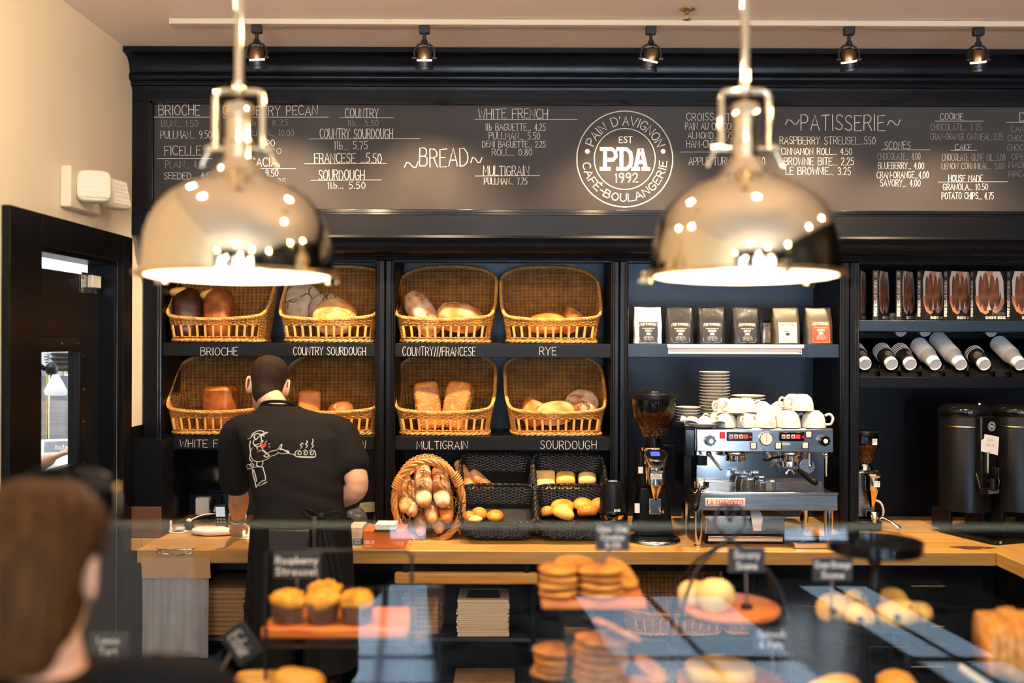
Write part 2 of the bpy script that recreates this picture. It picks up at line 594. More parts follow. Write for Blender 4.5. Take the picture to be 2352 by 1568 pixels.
# ---------------------------------------------------------------- chalk lettering (single-stroke hand capitals)
GL = {}
for ln_ in '''A 4 0,0 2,6 4,0|.8,2.1 3.2,2.1
B 3.6 0,0 0,6 2.2,6 3.1,5.4 3.1,4 2.2,3.3 0,3.2|2.2,3.3 3.5,2.5 3.5,.9 2.4,0 0,0
C 3.6 3.5,5.2 2.6,6 1.2,5.9 .2,4.6 0,2.8 .4,1 1.5,0 2.8,.1 3.6,.9
D 3.8 .1,0 0,6 1.9,5.8 3.3,4.6 3.8,3 3.4,1.2 2.1,.1 .1,0
E 3.2 3.2,6 0,5.9 .1,0 3.2,.1|.1,3.1 2.5,3.2
F 3.2 3.3,6 0,5.9 .1,0|.1,3.1 2.6,3.2
G 3.8 3.5,5.2 2.5,6 1.1,5.8 .2,4.5 0,2.7 .5,.9 1.6,0 2.9,.2 3.6,1.2 3.6,2.7 2.2,2.7
H 3.6 0,6 .1,0|3.6,6 3.5,0|.1,3 3.5,3.2
I .6 .3,6 .3,0
J 2.6 2.6,6 2.5,1.2 1.6,0 .5,.2 0,1.2
K 3.6 0,6 .1,0|3.5,6 .1,2.7 3.6,0
L 3 .1,6 0,.1 3,0
M 4.4 0,0 .4,6 2.2,1.8 4,6 4.4,0
N 3.7 0,0 .1,6 3.6,.2 3.7,6
O 4 2,6 .7,5.2 0,3 .6,.8 2,0 3.4,.8 4,3 3.4,5.2 2,6
P 3.4 .1,0 0,6 2.2,5.9 3.3,5 3.2,3.6 2.1,2.8 .1,2.7
Q 4 2,6 .7,5.2 0,3 .6,.8 2,0 3.4,.8 4,3 3.4,5.2 2,6|2.6,1.4 4,-.4
R 3.5 .1,0 0,6 2.2,5.9 3.3,5 3.2,3.7 2.1,3 .1,2.9|1.8,2.9 3.5,0
S 3.2 3.1,5.2 2.2,6 .9,5.8 .2,4.8 .7,3.6 2.4,2.7 3.1,1.6 2.6,.4 1.4,0 0,.8
T 3.6 0,5.9 3.6,6|1.8,6 1.8,0
U 3.6 0,6 .1,1.6 .9,.2 2.2,0 3.2,.8 3.6,2.2 3.6,6
V 3.8 0,6 1.9,0 3.8,6
W 5 0,6 1.2,0 2.5,4.6 3.8,0 5,6
X 3.6 0,6 3.6,0|3.6,6 0,0
Y 3.6 0,6 1.8,3 3.6,6|1.8,3 1.6,0
Z 3.4 0,6 3.4,6 0,0 3.4,0
0 3.2 1.6,6 .5,5 0,3 .5,1 1.6,0 2.7,1 3.2,3 2.7,5 1.6,6
1 1.2 0,5 .7,6 .7,0
2 3 .1,4.8 .8,5.9 2.1,5.9 2.8,4.7 2.2,3 0,.1 3,0
3 3 .2,5.4 1.5,6 2.7,5 2.3,3.6 1.2,3.2 2.6,2.7 3,1.4 2,.1 .2,.4
4 3 2.2,0 2.2,6|2.2,6 0,2 3,2
5 3 2.8,6 .5,6 .3,3.4 1.8,3.7 2.9,2.6 2.7,.8 1.5,0 .1,.6
6 3 2.6,5.8 1,4.6 .1,2.4 .6,.5 1.8,0 2.9,1 2.6,2.6 1.4,3.1 .2,2.2
7 3 0,6 3,6 1.2,0
8 3 1.5,3.2 .3,4.2 .6,5.7 1.6,6 2.6,5.4 2.5,4 1.5,3.2 .2,1.9 .4,.4 1.6,0 2.8,.6 2.8,1.9 1.5,3.2
9 3 2.8,4.4 1.6,2.9 .3,3.6 .2,5.2 1.4,6 2.6,5.5 2.8,4.4 2.6,2 1.6,0
. .5 .2,0 .4,.3
- 1.8 0,2.8 1.8,3
' .8 .5,6.3 .2,4.9
/ 1.6 0,-.4 1.6,6.2
& 3.6 3.6,0 .8,4.8 1.4,6 2.4,5.2 .2,1.6 1,0 2.4,.4 3.4,2.4
~ 5 0,2.2 .8,3.6 1.8,3.5 3.2,2.3 4.2,2.2 5,3.7
l 1.3 .3,6 .3,.5 1.1,0
b 2.6 .1,6 .1,0|.1,2.6 1.3,3.4 2.5,2.4 2.3,.6 1.2,0 .1,.6
a 2.8 2.4,3.2 1,3.5 .1,2.2 .3,.5 1.4,0 2.4,1.2 2.4,3.2 2.6,.1
c 2.4 2.3,2.9 1.2,3.5 .2,2.4 .3,.7 1.3,0 2.4,.6
d 2.8 2.5,6 2.5,.1|2.5,2.8 1.2,3.5 .1,2.2 .4,.4 1.5,.1 2.5,1.4
e 2.5 .1,1.8 2.4,2 2,3.3 .9,3.5 .1,2.2 .3,.5 1.3,0 2.4,.6
f 2 1.9,5.8 1.1,6 .7,5 .7,0|0,3.4 1.7,3.5
h 2.6 .1,6 .1,0|.1,2.4 1.2,3.5 2.3,2.8 2.4,0
i .6 .3,3.5 .3,0|.3,4.8 .3,5
k 2.5 .1,6 .1,0|2.2,3.5 .2,1.6 2.5,0
m 4.2 .1,3.5 .1,0|.1,2.4 1.1,3.5 2,2.8 2.1,0|2.1,2.4 3.2,3.5 4,2.8 4.1,0
n 2.6 .1,3.5 .1,0|.1,2.4 1.2,3.5 2.3,2.8 2.4,0
o 2.8 1.4,3.5 .3,2.8 .1,1.4 .7,.1 1.8,.1 2.6,1.2 2.4,2.8 1.4,3.5
p 2.6 .1,3.5 .1,-1.8|.1,2.4 1.3,3.5 2.5,2.4 2.3,.6 1.2,0 .1,.8
r 2 .1,3.5 .2,0|.2,2.2 1.1,3.4 2,3.2
s 2.2 2.1,3 1.1,3.5 .3,2.7 2,1.2 1.4,.1 .1,.5
t 2 .8,5.4 .8,.6 1.8,.1|0,3.6 1.9,3.6
u 2.6 .1,3.5 .3,.6 1.2,0 2.3,1 2.4,3.5|2.4,1 2.6,0
v 2.5 0,3.5 1.2,0 2.5,3.5
y 2.6 0,3.5 1.3,.4|2.6,3.5 1.2,-.8 .2,-1.8
q 2.6 2.4,3.2 1,3.5 .1,2.2 .3,.5 1.4,0 2.4,1.2|2.4,3.4 2.4,-1.8
g 2.6 2.4,3.2 1,3.5 .1,2.2 .3,.5 1.4,0 2.4,1.2|2.4,3.4 2.3,-1.2 1.2,-1.8 .2,-1.2
w 3.8 0,3.5 .9,0 1.9,2.8 2.9,0 3.8,3.5
x 2.4 0,3.5 2.4,0|2.4,3.5 0,0
z 2.4 0,3.5 2.4,3.5 0,0 2.4,0'''.split('\n'):
    k_, w_, st_ = ln_.split(' ', 2)
    GL[k_] = (float(w_), [[tuple(float(c) for c in p.split(',')) for p in q.split()] for q in st_.split('|')])
GL[' '] = (2.4, [])


def strokes(text, gap=1.1, wob=.12):
    """polylines of a text in glyph units, and its width"""
    x, out = 0.0, []
    for i, ch in enumerate(text):
        acc = ch in 'É'
        w, st = GL['E' if acc else ch]
        j = rnd.uniform(-wob, wob) * 2
        for q in st:
            out.append([(x + a + rnd.uniform(-wob, wob), b + j + rnd.uniform(-wob, wob)) for a, b in q])
        if acc:
            out.append([(x + 1.2, 6.6), (x + 2.4, 7.6)])
        x += w + gap
    return out, x - gap


def ribbon(mb, pts, w, mi=0, to3=None):
    """flat stroke along 2-D points; to3 maps (x, z) to a point of the place"""
    n = len(pts)
    if n < 2:
        return
    L, Rr = [], []
    for i in range(n):
        a = pts[max(i - 1, 0)]
        b = pts[min(i + 1, n - 1)]
        dx, dz = b[0] - a[0], b[1] - a[1]
        d = math.hypot(dx, dz) or 1e-6
        ex = (-w * .4 if i == 0 else w * .4 if i == n - 1 else 0)
        px, pz = pts[i][0] + dx / d * ex, pts[i][1] + dz / d * ex
        nx, nz = -dz / d * w / 2, dx / d * w / 2
        L.append((px + nx, pz + nz))
        Rr.append((px - nx, pz - nz))
    f3 = to3 or (lambda x, z: (x, 0, z))
    vs = [f3(*p) for p in L] + [f3(*p) for p in Rr]
    mb.add(vs, [(i, i + 1, n + i + 1, n + i) for i in range(n - 1)], mi)


def layer(f, k):
    """lay crossing strokes a hair apart"""
    return lambda x, z: tuple(Vector(f(x, z)) - Vector((0, k * .00012, 0)))


def write(mb, text, x0, x1, z0, z1, w, mi=0, y=0.0, wob=.12, to3=None):
    """text fitted into the rectangle x0..x1, z0..z1 on the plane y"""
    st, tw = strokes(text, wob=wob)
    sx, sz = (x1 - x0) / tw, (z1 - z0) / 6.0
    f = to3 or (lambda x, z: (x, y, z))
    for k, q in enumerate(st):
        ribbon(mb, [(x0 + a * sx, z0 + b * sz) for a, b in q], w, mi, layer(f, k % 3))


def write_at(mb, text, px0, px1, py0, py1, Y, w, **k):
    a, b = at(px0, py1, Y), at(px1, py0, Y)
    # the text follows the level line of its own baseline
    write(mb, text, a.x, b.x, at((px0 + px1) / 2, py1, Y).z, at((px0 + px1) / 2, py0, Y).z, w, y=Y, **k)


# ---------------------------------------------------------------- room shell
CEIL = 3.156
XL, XR = -1.80, 3.45
FACE, BACK = 4.85, 5.29
struct(MB().bx(-4.2, XR + .2, FY - .2, 7.0, -.1, 0).build('floor', M['floor_concrete']))
struct(MB().bx(-4.2, XR + .2, FY - .2, 7.0, CEIL, CEIL + .1).build('ceiling', M['ceiling_paint']))
DY0, DY1, DZ = 3.745, 4.535, 2.16          # door opening in the left wall
wl = MB()
wl.bx(XL - .12, XL, FY, DY0, 0, CEIL).bx(XL - .12, XL, DY1, 5.42, 0, CEIL).bx(XL - .12, XL, DY0, DY1, DZ, CEIL)
struct(wl.build('wall_left', M['wall_paint'], smooth=0))
struct(MB().bx(XL, XR, 5.32, 5.42, 0, CEIL).build('wall_back', M['wall_paint']))
struct(MB().bx(XR, XR + .12, FY, 5.42, 0, CEIL).build('wall_right', M['black_paint']))
wf = MB()
xs = [XL - .12] + [c for w in WINS for c in w[:2]] + [XR + .12]
for i in range(0, len(xs), 2):
    wf.bx(xs[i], xs[i + 1], FY - .12, FY, 0, CEIL)
for a, b, WZ0 in WINS:
    wf.bx(a, b, FY - .12, FY, 0, WZ0).bx(a, b, FY - .12, FY, WZ1, CEIL)
struct(wf.build('wall_front', M['black_paint'], smooth=0))
for i, (a, b, WZ0) in enumerate(WINS):
    m = MB()
    c = (a + b) / 2
    for x0, x1, z0, z1 in ((a, a + .035, WZ0, WZ1), (b - .035, b, WZ0, WZ1), (c - .02, c + .02, WZ0, WZ1), (a, b, WZ0, WZ0 + .014), (a, b, WZ1 - .035, WZ1), (a, b, 2.2, 2.24)):
        m.bx(x0, x1, FY - .09, FY - .03, z0, z1)
    struct(m.build('window_%d' % (i + 1), M['mullion']))
struct(MB().bx(-14, 14, -22, FY - .2, -.12, -.02).build('floor_street', M['street']))

# kitchen beyond the door
kt = MB()
kt.bx(-4.2, XL - .12, 6.2, 6.3, 0, CEIL).bx(-4.2, -4.1, 2.4, 6.2, 0, CEIL).bx(-4.2, XL - .12, 2.3, 2.4, 0, CEIL)
struct(kt.build('wall_kitchen', M['tile_white'], smooth=0))

# ---------------------------------------------------------------- crown and header mouldings
def moulding(name, prof, x0, x1, m, parent=None):
    mb = MB()
    mb.loft([[(x, y, z) for y, z in prof] for x in (x0, x1)], closed=True)
    return mb.build(name, m, parent, smooth=30)


HD = 4.70       # face of the header that carries the menu board
zf = lambda py, Y: CAMZ - (py - 784) / F * Y
crown = [(HD + .02, 2.985)]
crown += [(HD - .002, 2.985), (HD - .006, 2.997), (HD - .016, 3.000), (HD - .016, 3.010), (HD - .022, 3.018)]
crown += [(HD - .022 - .020 * math.sin(a), 3.036 - .018 * math.cos(a)) for a in [PI * k / 8 for k in range(1, 8)]]
crown += [(HD - .026, 3.060), (HD - .030, 3.066)]
crown += [(HD - .030 - .075 * (1 - math.cos(a)), 3.066 + .062 * math.sin(a)) for a in [PI / 2 * k / 8 for k in range(1, 9)]]
crown += [(HD - .115, 3.130), (HD - .115, CEIL - .003), (HD + .02, CEIL - .003)]
struct(moulding('trim_1', crown, XL + .003, XR - .01, M['black_paint']))
low = [(HD + .02, 2.300), (HD - .004, 2.300), (HD - .008, 2.288), (HD + .004, 2.280), (HD + .010, 2.268)]
low += [(HD + .012 + .055 * (1 - math.cos(a)), 2.268 - .050 * math.sin(a)) for a in [PI / 2 * k / 6 for k in range(1, 7)]]
low += [(HD + .080, 2.214), (HD + .084, 2.206), (HD + .100, 2.204), (HD + .104, 2.194), (FACE + .02, 2.192), (FACE + .02, 2.30)]
struct(moulding('trim_2', low, -1.735, XR - .01, M['black_paint']))

# ---------------------------------------------------------------- menu board
mb_t = thing('menu_chalkboard', 'long dark slate menu board chalked with bread and pastry prices above the shelves', 'menu board', (.3, HD, 2.3))
bx0, bx1 = at(345, 360, HD).x, 2.75
bz1, bz0 = 2.930, 2.408
fr = MB()
fr.bx(XL + .004, XR - .02, HD, HD + .05, bz1, 3.0).bx(XL + .004, XR - .02, HD, HD + .05, 2.296, bz0)
fr.bx(XL + .004, bx0, HD, HD + .05, bz0, bz1).bx(bx1, XR - .02, HD, HD + .05, bz0, bz1)
fr.w('frame', M['black_paint'], mb_t, bevel=.002)
be = MB()
for d, y in ((0, .006), (.010, .010)):
    be.bx(bx0 - .012 + d, bx1, HD - y + .004, HD + .03, bz1 - d - .004, bz1 + .012 - d).bx(bx0 - .012 + d, bx1, HD - y + .004, HD + .03, bz0 - .012 + d, bz0 + .004 + d)
    be.bx(bx0 - .012 + d, bx0 + .004 + d, HD - y + .004, HD + .03, bz0, bz1)
be.w('inner_moulding', M['black_gloss'], mb_t, bevel=.0015)
bd = MB().bx(bx0, bx1, HD + .014, HD + .05, bz0, bz1).w('slate', M['slate'], mb_t)
BY = HD + .0125
H1, H2, H3 = .0034, .0026, .0022
LET = [  # block: (text, x0, x1, y0, y1, faint) ; '_' draws a rule
    ('brioche_prices', [('BRIOCHE', 365, 459, 241, 264, 0), ('_', 352, 481, 269, 269, 0), ('BUN... 1.50', 371, 455, 276, 291, 1), ('PULLMAN... 9.50', 369, 486, 300, 318, 0)]),
    ('ficelle_prices', [('FICELLE', 378, 461, 335, 356, 0), ('_', 361, 487, 364, 364, 0), ('PLAIN... 4.25', 380, 474, 369, 386, 1), ('SEEDED... 4.50', 377, 492, 396, 411, 0)]),
    ('cranberry_pecan_prices', [('CRANBERRY PECAN', 512, 729, 243, 264, 0), ('_', 512, 755, 269, 269, 0), ('1lb ... 8.25', 566, 662, 275, 288, 1), ('PULLMAN... 10.00', 551, 675, 298, 312, 1), ('... 1.00', 575, 631, 321, 335, 0), ('... 1.20', 580, 646, 340, 353, 1)]),
    ('acacia_prices', [('ACACIA', 560, 635, 363, 382, 0), ('_', 548, 679, 387, 387, 0), ('9.50', 610, 639, 390, 405, 0), ('10.25', 618, 656, 410, 423, 1)]),
    ('country_prices', [('COUNTRY', 793, 869, 249, 270, 0), ('_', 780, 904, 270, 270, 0), ('1lb... 5.50', 799, 869, 276, 289, 1)]),
    ('country_sourdough_prices', [('COUNTRY SOURDOUGH', 735, 902, 296, 318, 0), ('_', 710, 964, 319, 318, 0), ('1lb... 5.75', 768, 844, 325, 343, 0)]),
    ('francese_prices', [('FRANCESE ...5.50', 722, 876, 352, 374, 0), ('_', 700, 888, 376, 375, 0)]),
    ('sourdough_prices', [('SOURDOUGH', 732, 837, 390, 413, 0), ('_', 714, 876, 414, 413, 0), ('1lb... 5.50', 753, 839, 418, 433, 0)]),
    ('bread_heading', [('BREAD', 964, 1075, 341, 382, 2), ('~', 929, 960, 350, 402, 2), ('~', 1081, 1107, 340, 390, 2)]),
    ('white_french_prices', [('WHITE FRENCH', 1099, 1258, 250, 272, 0), ('_', 1090, 1326, 274, 274, 0), ('1lb BAGUETTE... 4.25', 1115, 1253, 284, 300, 0), ('PULLMAN... 5.50', 1123, 1240, 304, 320, 0), ('DEMI BAGUETTE... 2.25', 1108, 1253, 324, 338, 0), ('ROLL... 0.80', 1130, 1222, 342, 357, 0)]),
    ('multigrain_prices', [('MULTIGRAIN', 1110, 1215, 381, 403, 0), ('_', 1091, 1240, 404, 403, 0), ('PULLMAN... 7.25', 1112, 1211, 408, 423, 0)]),
    ('croissant_prices', [('CROISSANT...', 1577, 1690, 260, 277, 0), ('PAIN AU CHOCOLAT', 1574, 1704, 282, 298, 0), ('ALMOND... 3.75', 1580, 1684, 303, 318, 0), ('HAM-CHEESE...', 1577, 1680, 322, 339, 0), ('_', 1563, 1680, 349, 349, 0), ('APPLE TURNOVER 5.50', 1582, 1757, 361, 379, 0)]),
    ('patisserie_heading', [('PATISSERIE', 1839, 2032, 264, 299, 2), ('~', 1804, 1836, 258, 302, 2), ('~', 2038, 2068, 258, 302, 2)]),
    ('patisserie_prices', [('RASPBERRY STREUSEL...550', 1791, 2011, 314, 331, 0), ('CINNAMON ROLL... 4.50', 1795, 1957, 340, 355, 0), ('BROWNIE BITE... 2.25', 1801, 1961, 362, 379, 0), ('LE BROWNIE... 3.25', 1805, 1954, 384, 401, 0)]),
    ('scone_prices', [('SCONES', 2032, 2091, 325, 342, 0), ('_', 2024, 2137, 344, 344, 0), ('CHOCOLATE... 4.00', 2016, 2114, 351, 367, 1), ('BLUEBERRY... 4.00', 2017, 2122, 373, 388, 0), ('CRAN-ORANGE...4.00', 2014, 2133, 394, 409, 0), ('SAVORY... 4.00', 2022, 2114, 412, 428, 0)]),
    ('cookie_prices', [('COOKIE', 2160, 2212, 260, 275, 0), ('_', 2148, 2259, 278, 278, 0), ('CHOCOLATE... 3 25', 2138, 2254, 284, 299, 1), ('CRAN-ORANGE OATMEAL...3.25', 2137, 2303, 306, 321, 1)]),
    ('cake_prices', [('CAKE', 2194, 2231, 331, 344, 0), ('_', 2184, 2244, 345, 345, 0), ('CHOCOLATE OLIVE OIL...5.00', 2164, 2309, 353, 369, 1), ('LEMON CORNMEAL... 5.00', 2163, 2307, 374, 388, 1)]),
    ('house_made_prices', [('HOUSE MADE', 2179, 2257, 402, 417, 0), ('_', 2155, 2314, 418, 417, 0), ('GRANOLA... 10.50', 2166, 2269, 422, 436, 0), ('POTATO CHIPS... 4.75', 2163, 2282, 442, 457, 0)]),
    ('sweet_prices', [('D', 2342, 2356, 258, 278, 0), ('_', 2311, 2400, 281, 281, 1), ('CANELE', 2322, 2380, 288, 303, 1), ('CHOCOLAT', 2315, 2390, 310, 324, 1), ('CHOCOLAT', 2314, 2388, 332, 346, 1), ('OPERA', 2324, 2375, 353, 367, 1), ('MADELEINE', 2317, 2400, 371, 385, 1), ('MACARON', 2317, 2390, 392, 405, 1)]),
]
for nm, rows in LET:
    m = MB()
    for tx, a, b, c, d, k in rows:
        if tx == '_':
            p, q = at(a, c, BY), at(b, d, BY)
            ribbon(m, [(p.x, p.z), (q.x, q.z)], .0022, 0, lambda x, z: (x, BY, z))
        else:
            write_at(m, tx, a, b, c, d, BY, {0: H2 if d - c < 19 else H1, 1: H3, 2: .0042}[k], mi=1 if k == 1 else 0)
    m.w('chalk_' + nm, [M['chalk'], M['chalk_faint']], mb_t, smooth=0)
# round bakery emblem
lc = at(1435, 365, BY)
px = BY / F
em = MB()
to = lambda x, z: (lc.x + x, BY, lc.z + z)


def ring(m, r, w, n=72, mi=0, f=to):
    P = [(r * math.cos(2 * PI * k / n) * (1 + .003 * math.sin(k * 1.7)), r * math.sin(2 * PI * k / n)) for k in range(n + 1)]
    ribbon(m, P, w, mi, f)


def arc_text(m, text, r, h, a0, a1, w, top=True, mi=0, f=to):
    st, tw = strokes(text, wob=.08)
    for q in st:
        P = []
        for x, z in q:
            t = a0 + (a1 - a0) * x / tw
            rr = r + (z / 6 - .5) * h * (1 if top else -1)
            P.append((rr * math.cos(t), rr * math.sin(t)))
        ribbon(m, P, w, mi, f)


def slab_letters(m, s, w, f, mi=0):
    """P D A in heavy slab capitals, s = half width of the word"""
    for k, q in enumerate(([(-1.0, -.42), (-.66, -.42)], [(-.84, -.42), (-.84, .42)], [(-1.0, .42), (-.55, .42), (-.40, .30), (-.38, .10), (-.50, -.04), (-.84, -.04)],
              [(-.30, -.42), (.08, -.42), (.24, -.26), (.28, 0), (.24, .26), (.08, .42), (-.30, .42)], [(-.14, -.42), (-.14, .42)],
              [(.34, -.42), (.58, -.42)], [(.78, -.42), (1.02, -.42)], [(.46, -.42), (.62, .42), (.72, .42), (.90, -.42)], [(.54, -.12), (.80, -.12)])):
        ribbon(m, [(x * s, z * s) for x, z in q], w, mi, layer(f, k * .8))


ring(em, 110 * px, 2.4 * px)
ring(em, 70 * px, 2.0 * px)
arc_text(em, "PAIN D'AVIGNON", 88 * px, 20 * px, R(158), R(20), 2.2 * px)
arc_text(em, 'CAFÉ-BOULANGERIE', 89 * px, 17 * px, R(186), R(357), 2.2 * px, top=False)
for x, z in ((-86, 17), (88, 18)):
    em.add([to((x + 5.5 * math.cos(k * PI / 8)) * px, (z + 5.5 * math.sin(k * PI / 8)) * px) for k in range(16)], [tuple(range(16))])
slab_letters(em, 54 * px, 9 * px, to)
write(em, 'EST', -13 * px, 17 * px, 37 * px, 51 * px, 2.0 * px, to3=to)
write(em, '1992', -22 * px, 30 * px, -54 * px, -33 * px, 2.4 * px, to3=to)
em.w('chalk_emblem', M['chalk'], mb_t, smooth=0)

# ---------------------------------------------------------------- built-in shelving
XC = lambda p, Y=FACE: (p - 1176) / F * Y
SH1, SH2 = zf(788, FACE), zf(1002, FACE)       # tops of the two bread shelves
CT = .875                                      # worktop height
TOPZ = 2.192


def unit(label, name, p0, p1, top=2.186, zb=CT, lstile=None, rstile=None, back='navy_paint'):
    x0, x1 = XC(p0), XC(p1)
    t = thing(name, label, 'shelving', ((x0 + x1) / 2, FACE, zb))
    MB().bx(x0 - .02, x1 + .02, BACK, BACK + .02, zb + .002, 2.28).w('back_panel', M[back], t)
    for x, s in ((x0, -1), (x1, 1)):
        MB().bx(min(x, x + s * .018), max(x, x + s * .018), FACE + .012, BACK - .001, zb + .002, 2.28).w('side_panel', M['black_paint'], t)
    MB().bx(x0 - .018, x1 + .018, FACE + .012, BACK, 2.28, 2.30).w('top_panel', M['black_paint'], t)
    for a, b in ((lstile, x0), (x1, rstile)):
        if a is None or b is None:
            continue
        m = MB().bx(a + .002, b - .002, FACE - .012, FACE + .012, zb + .002, TOPZ)
        m.w('stile', M['black_paint'], t, bevel=.004)
    bead = MB()
    for x in (x0, x1):
        bead.cyl((x, FACE - .006, zb + .002), (x, FACE - .006, top), .006, seg=8)
        s = 1 if x == x0 else -1
        bead.cyl((x - s * .012, FACE - .010, zb + .002), (x - s * .012, FACE - .010, top), .004, seg=8)
    bead.cyl((x0, FACE - .006, top), (x1, FACE - .006, top), .006, seg=8)
    bead.w('bead_moulding', M['black_gloss'], t)
    MB().bx(x0, x1, FACE - .012, FACE + .012, top, TOPZ + .03).w('top_rail', M['black_paint'], t)
    return t, x0, x1


def shelf(t, x0, x1, z, th=.070, front=FACE + .004, m='black_paint'):
    return MB().bx(x0 + .001, x1 - .001, front, BACK - .001, z - th, z).w('shelf', M[m], t, bevel=.003)


SL = FACE + .0025
for k, (p0, p1, rows, ls, rs, lab) in enumerate((
        (370, 865, (('BRIOCHE', 461, 546, 798, 816), ('COUNTRY SOURDOUGH', 674, 840, 797, 815), ('WHITE FRENCH', 413, 572, 1010, 1027), ('CRANBERRY PECAN', 690, 840, 1012, 1031)), 330, 885,
         'black built-in shelving behind the worker, signed brioche and country sourdough'),
        (905, 1405, (('COUNTRY///FRANCESE', 925, 1092, 797, 817), ('RYE', 1239, 1278, 797, 815), ('MULTIGRAIN', 957, 1074, 1013, 1031), ('SOURDOUGH', 1241, 1370, 1012, 1031)), 885, 1422,
         'black built-in shelving signed rye, multigrain and sourdough'))):
    t, x0, x1 = unit(lab, 'bread_shelving', p0, p1, lstile=XC(ls), rstile=XC(rs), zb=CT)
    for z in (SH1, SH2):
        b = shelf(t, x0, x1, z)
        sg = MB().bx(x0 + .012, x1 - .012, FACE + .0005, FACE + .004, z - .064, z - .006)
        sg = sg.w('sign_strip', M['sign_black'], b)
        for tx, a, bb, c, d in rows:
            if abs(zf((c + d) / 2, FACE) - (z - .035)) < .08:
                lt = MB()
                write_at(lt, tx, a, bb, c, d, FACE, .0024)
                lt.w('chalk_lettering', M['chalk'], b, smooth=0)
CSZ = zf(788, FACE)
t3, a3, b3 = unit('navy shelving bay that holds the coffee bags and the espresso machine', 'coffee_shelving', 1440, 1930, lstile=XC(1422), rstile=XC(1950))
shelf(t3, a3, b3, CSZ, .066, m='navy_paint')
t4, a4, b4 = unit('dark shelving bay holding the row of books and the paper cups', 'cup_shelving', 1970, 2560, lstile=XC(1950), rstile=XC(2600), back='black_paint')
BKZ, CPZ = zf(732, FACE), zf(862, FACE)
shelf(t4, a4, b4, BKZ, .055, m='navy_paint')
MB().bx(a4 + .001, b4 - .001, FACE + .004, BACK - .001, CPZ - .055, CPZ).w('shelf', M['black_paint'], t4, bevel=.003)
ramp = MB()
CANG = R(25)
ramp.add([(a4 + .002, FACE + .04, CPZ + .001), (b4 - .002, FACE + .04, CPZ + .001), (b4 - .002, BACK - .002, CPZ + .19), (a4 + .002, BACK - .002, CPZ + .19),
          (a4 + .002, BACK - .002, CPZ + .001), (b4 - .002, BACK - .002, CPZ + .001)], [(0, 1, 2, 3), (0, 4, 5, 1), (2, 5, 4, 3), (0, 3, 4), (1, 5, 2)])
ramp.w('sloping_rack', M['black_plastic'], t4, smooth=0)
dv = MB()
for p in (2020, 2068, 2116, 2170, 2225, 2285, 2322):
    x = XC(p, FACE + .02)
    dv.bx(x - .003, x + .003, FACE + .02, BACK - .01, CPZ + .002, CPZ + .024)
    dv.bx(x - .003, x + .003, FACE + .02, FACE + .03, CPZ + .002, CPZ + .055)
dv.w('divider', M['black_gloss'], t4, smooth=0)
# label rail on the coffee shelf
lr = thing('label_rail', 'long white label holder strip fixed to the coffee bag shelf front', 'label holder', (XC(1688), FACE, CSZ - .03))
c0, c1 = XC(1533), XC(1843)
MB().bx(c0 + .002, c1 - .002, FACE - .004, FACE + .003, CSZ - .050, CSZ - .018).w('backing_plate', M['white_plastic'], lr, bevel=.004)
MB().bx(c0 - .002, c1 + .004, FACE - .016, FACE - .002, CSZ - .021, CSZ - .002).w('lip', M['white_plastic'], lr, bevel=.003)
for x in (c0 + .012, c1 - .012):
    MB().cyl((x, FACE - .006, CSZ - .040), (x, FACE - .003, CSZ - .040), .003, seg=8).w('screw', M['steel'], lr)
# low dark end panel between the door and the bread shelving
ep = thing('end_panel', 'dark low end panel beside the left end of the wooden worktop', 'panel', (-1.72, 4.74, 0))
MB().bx(-1.797, XC(330) - .003, 4.67, BACK, 0, 1.39).bx(XC(330) - .003, -1.643, 4.67, 4.834, CT + .001, 1.33).w('side_board', M['black_paint'], ep, bevel=.004)
MB().bx(-1.797, -1.641, 4.655, 4.67, .876, 1.02).w('kick_board', M['oak_stain'], ep, bevel=.002)
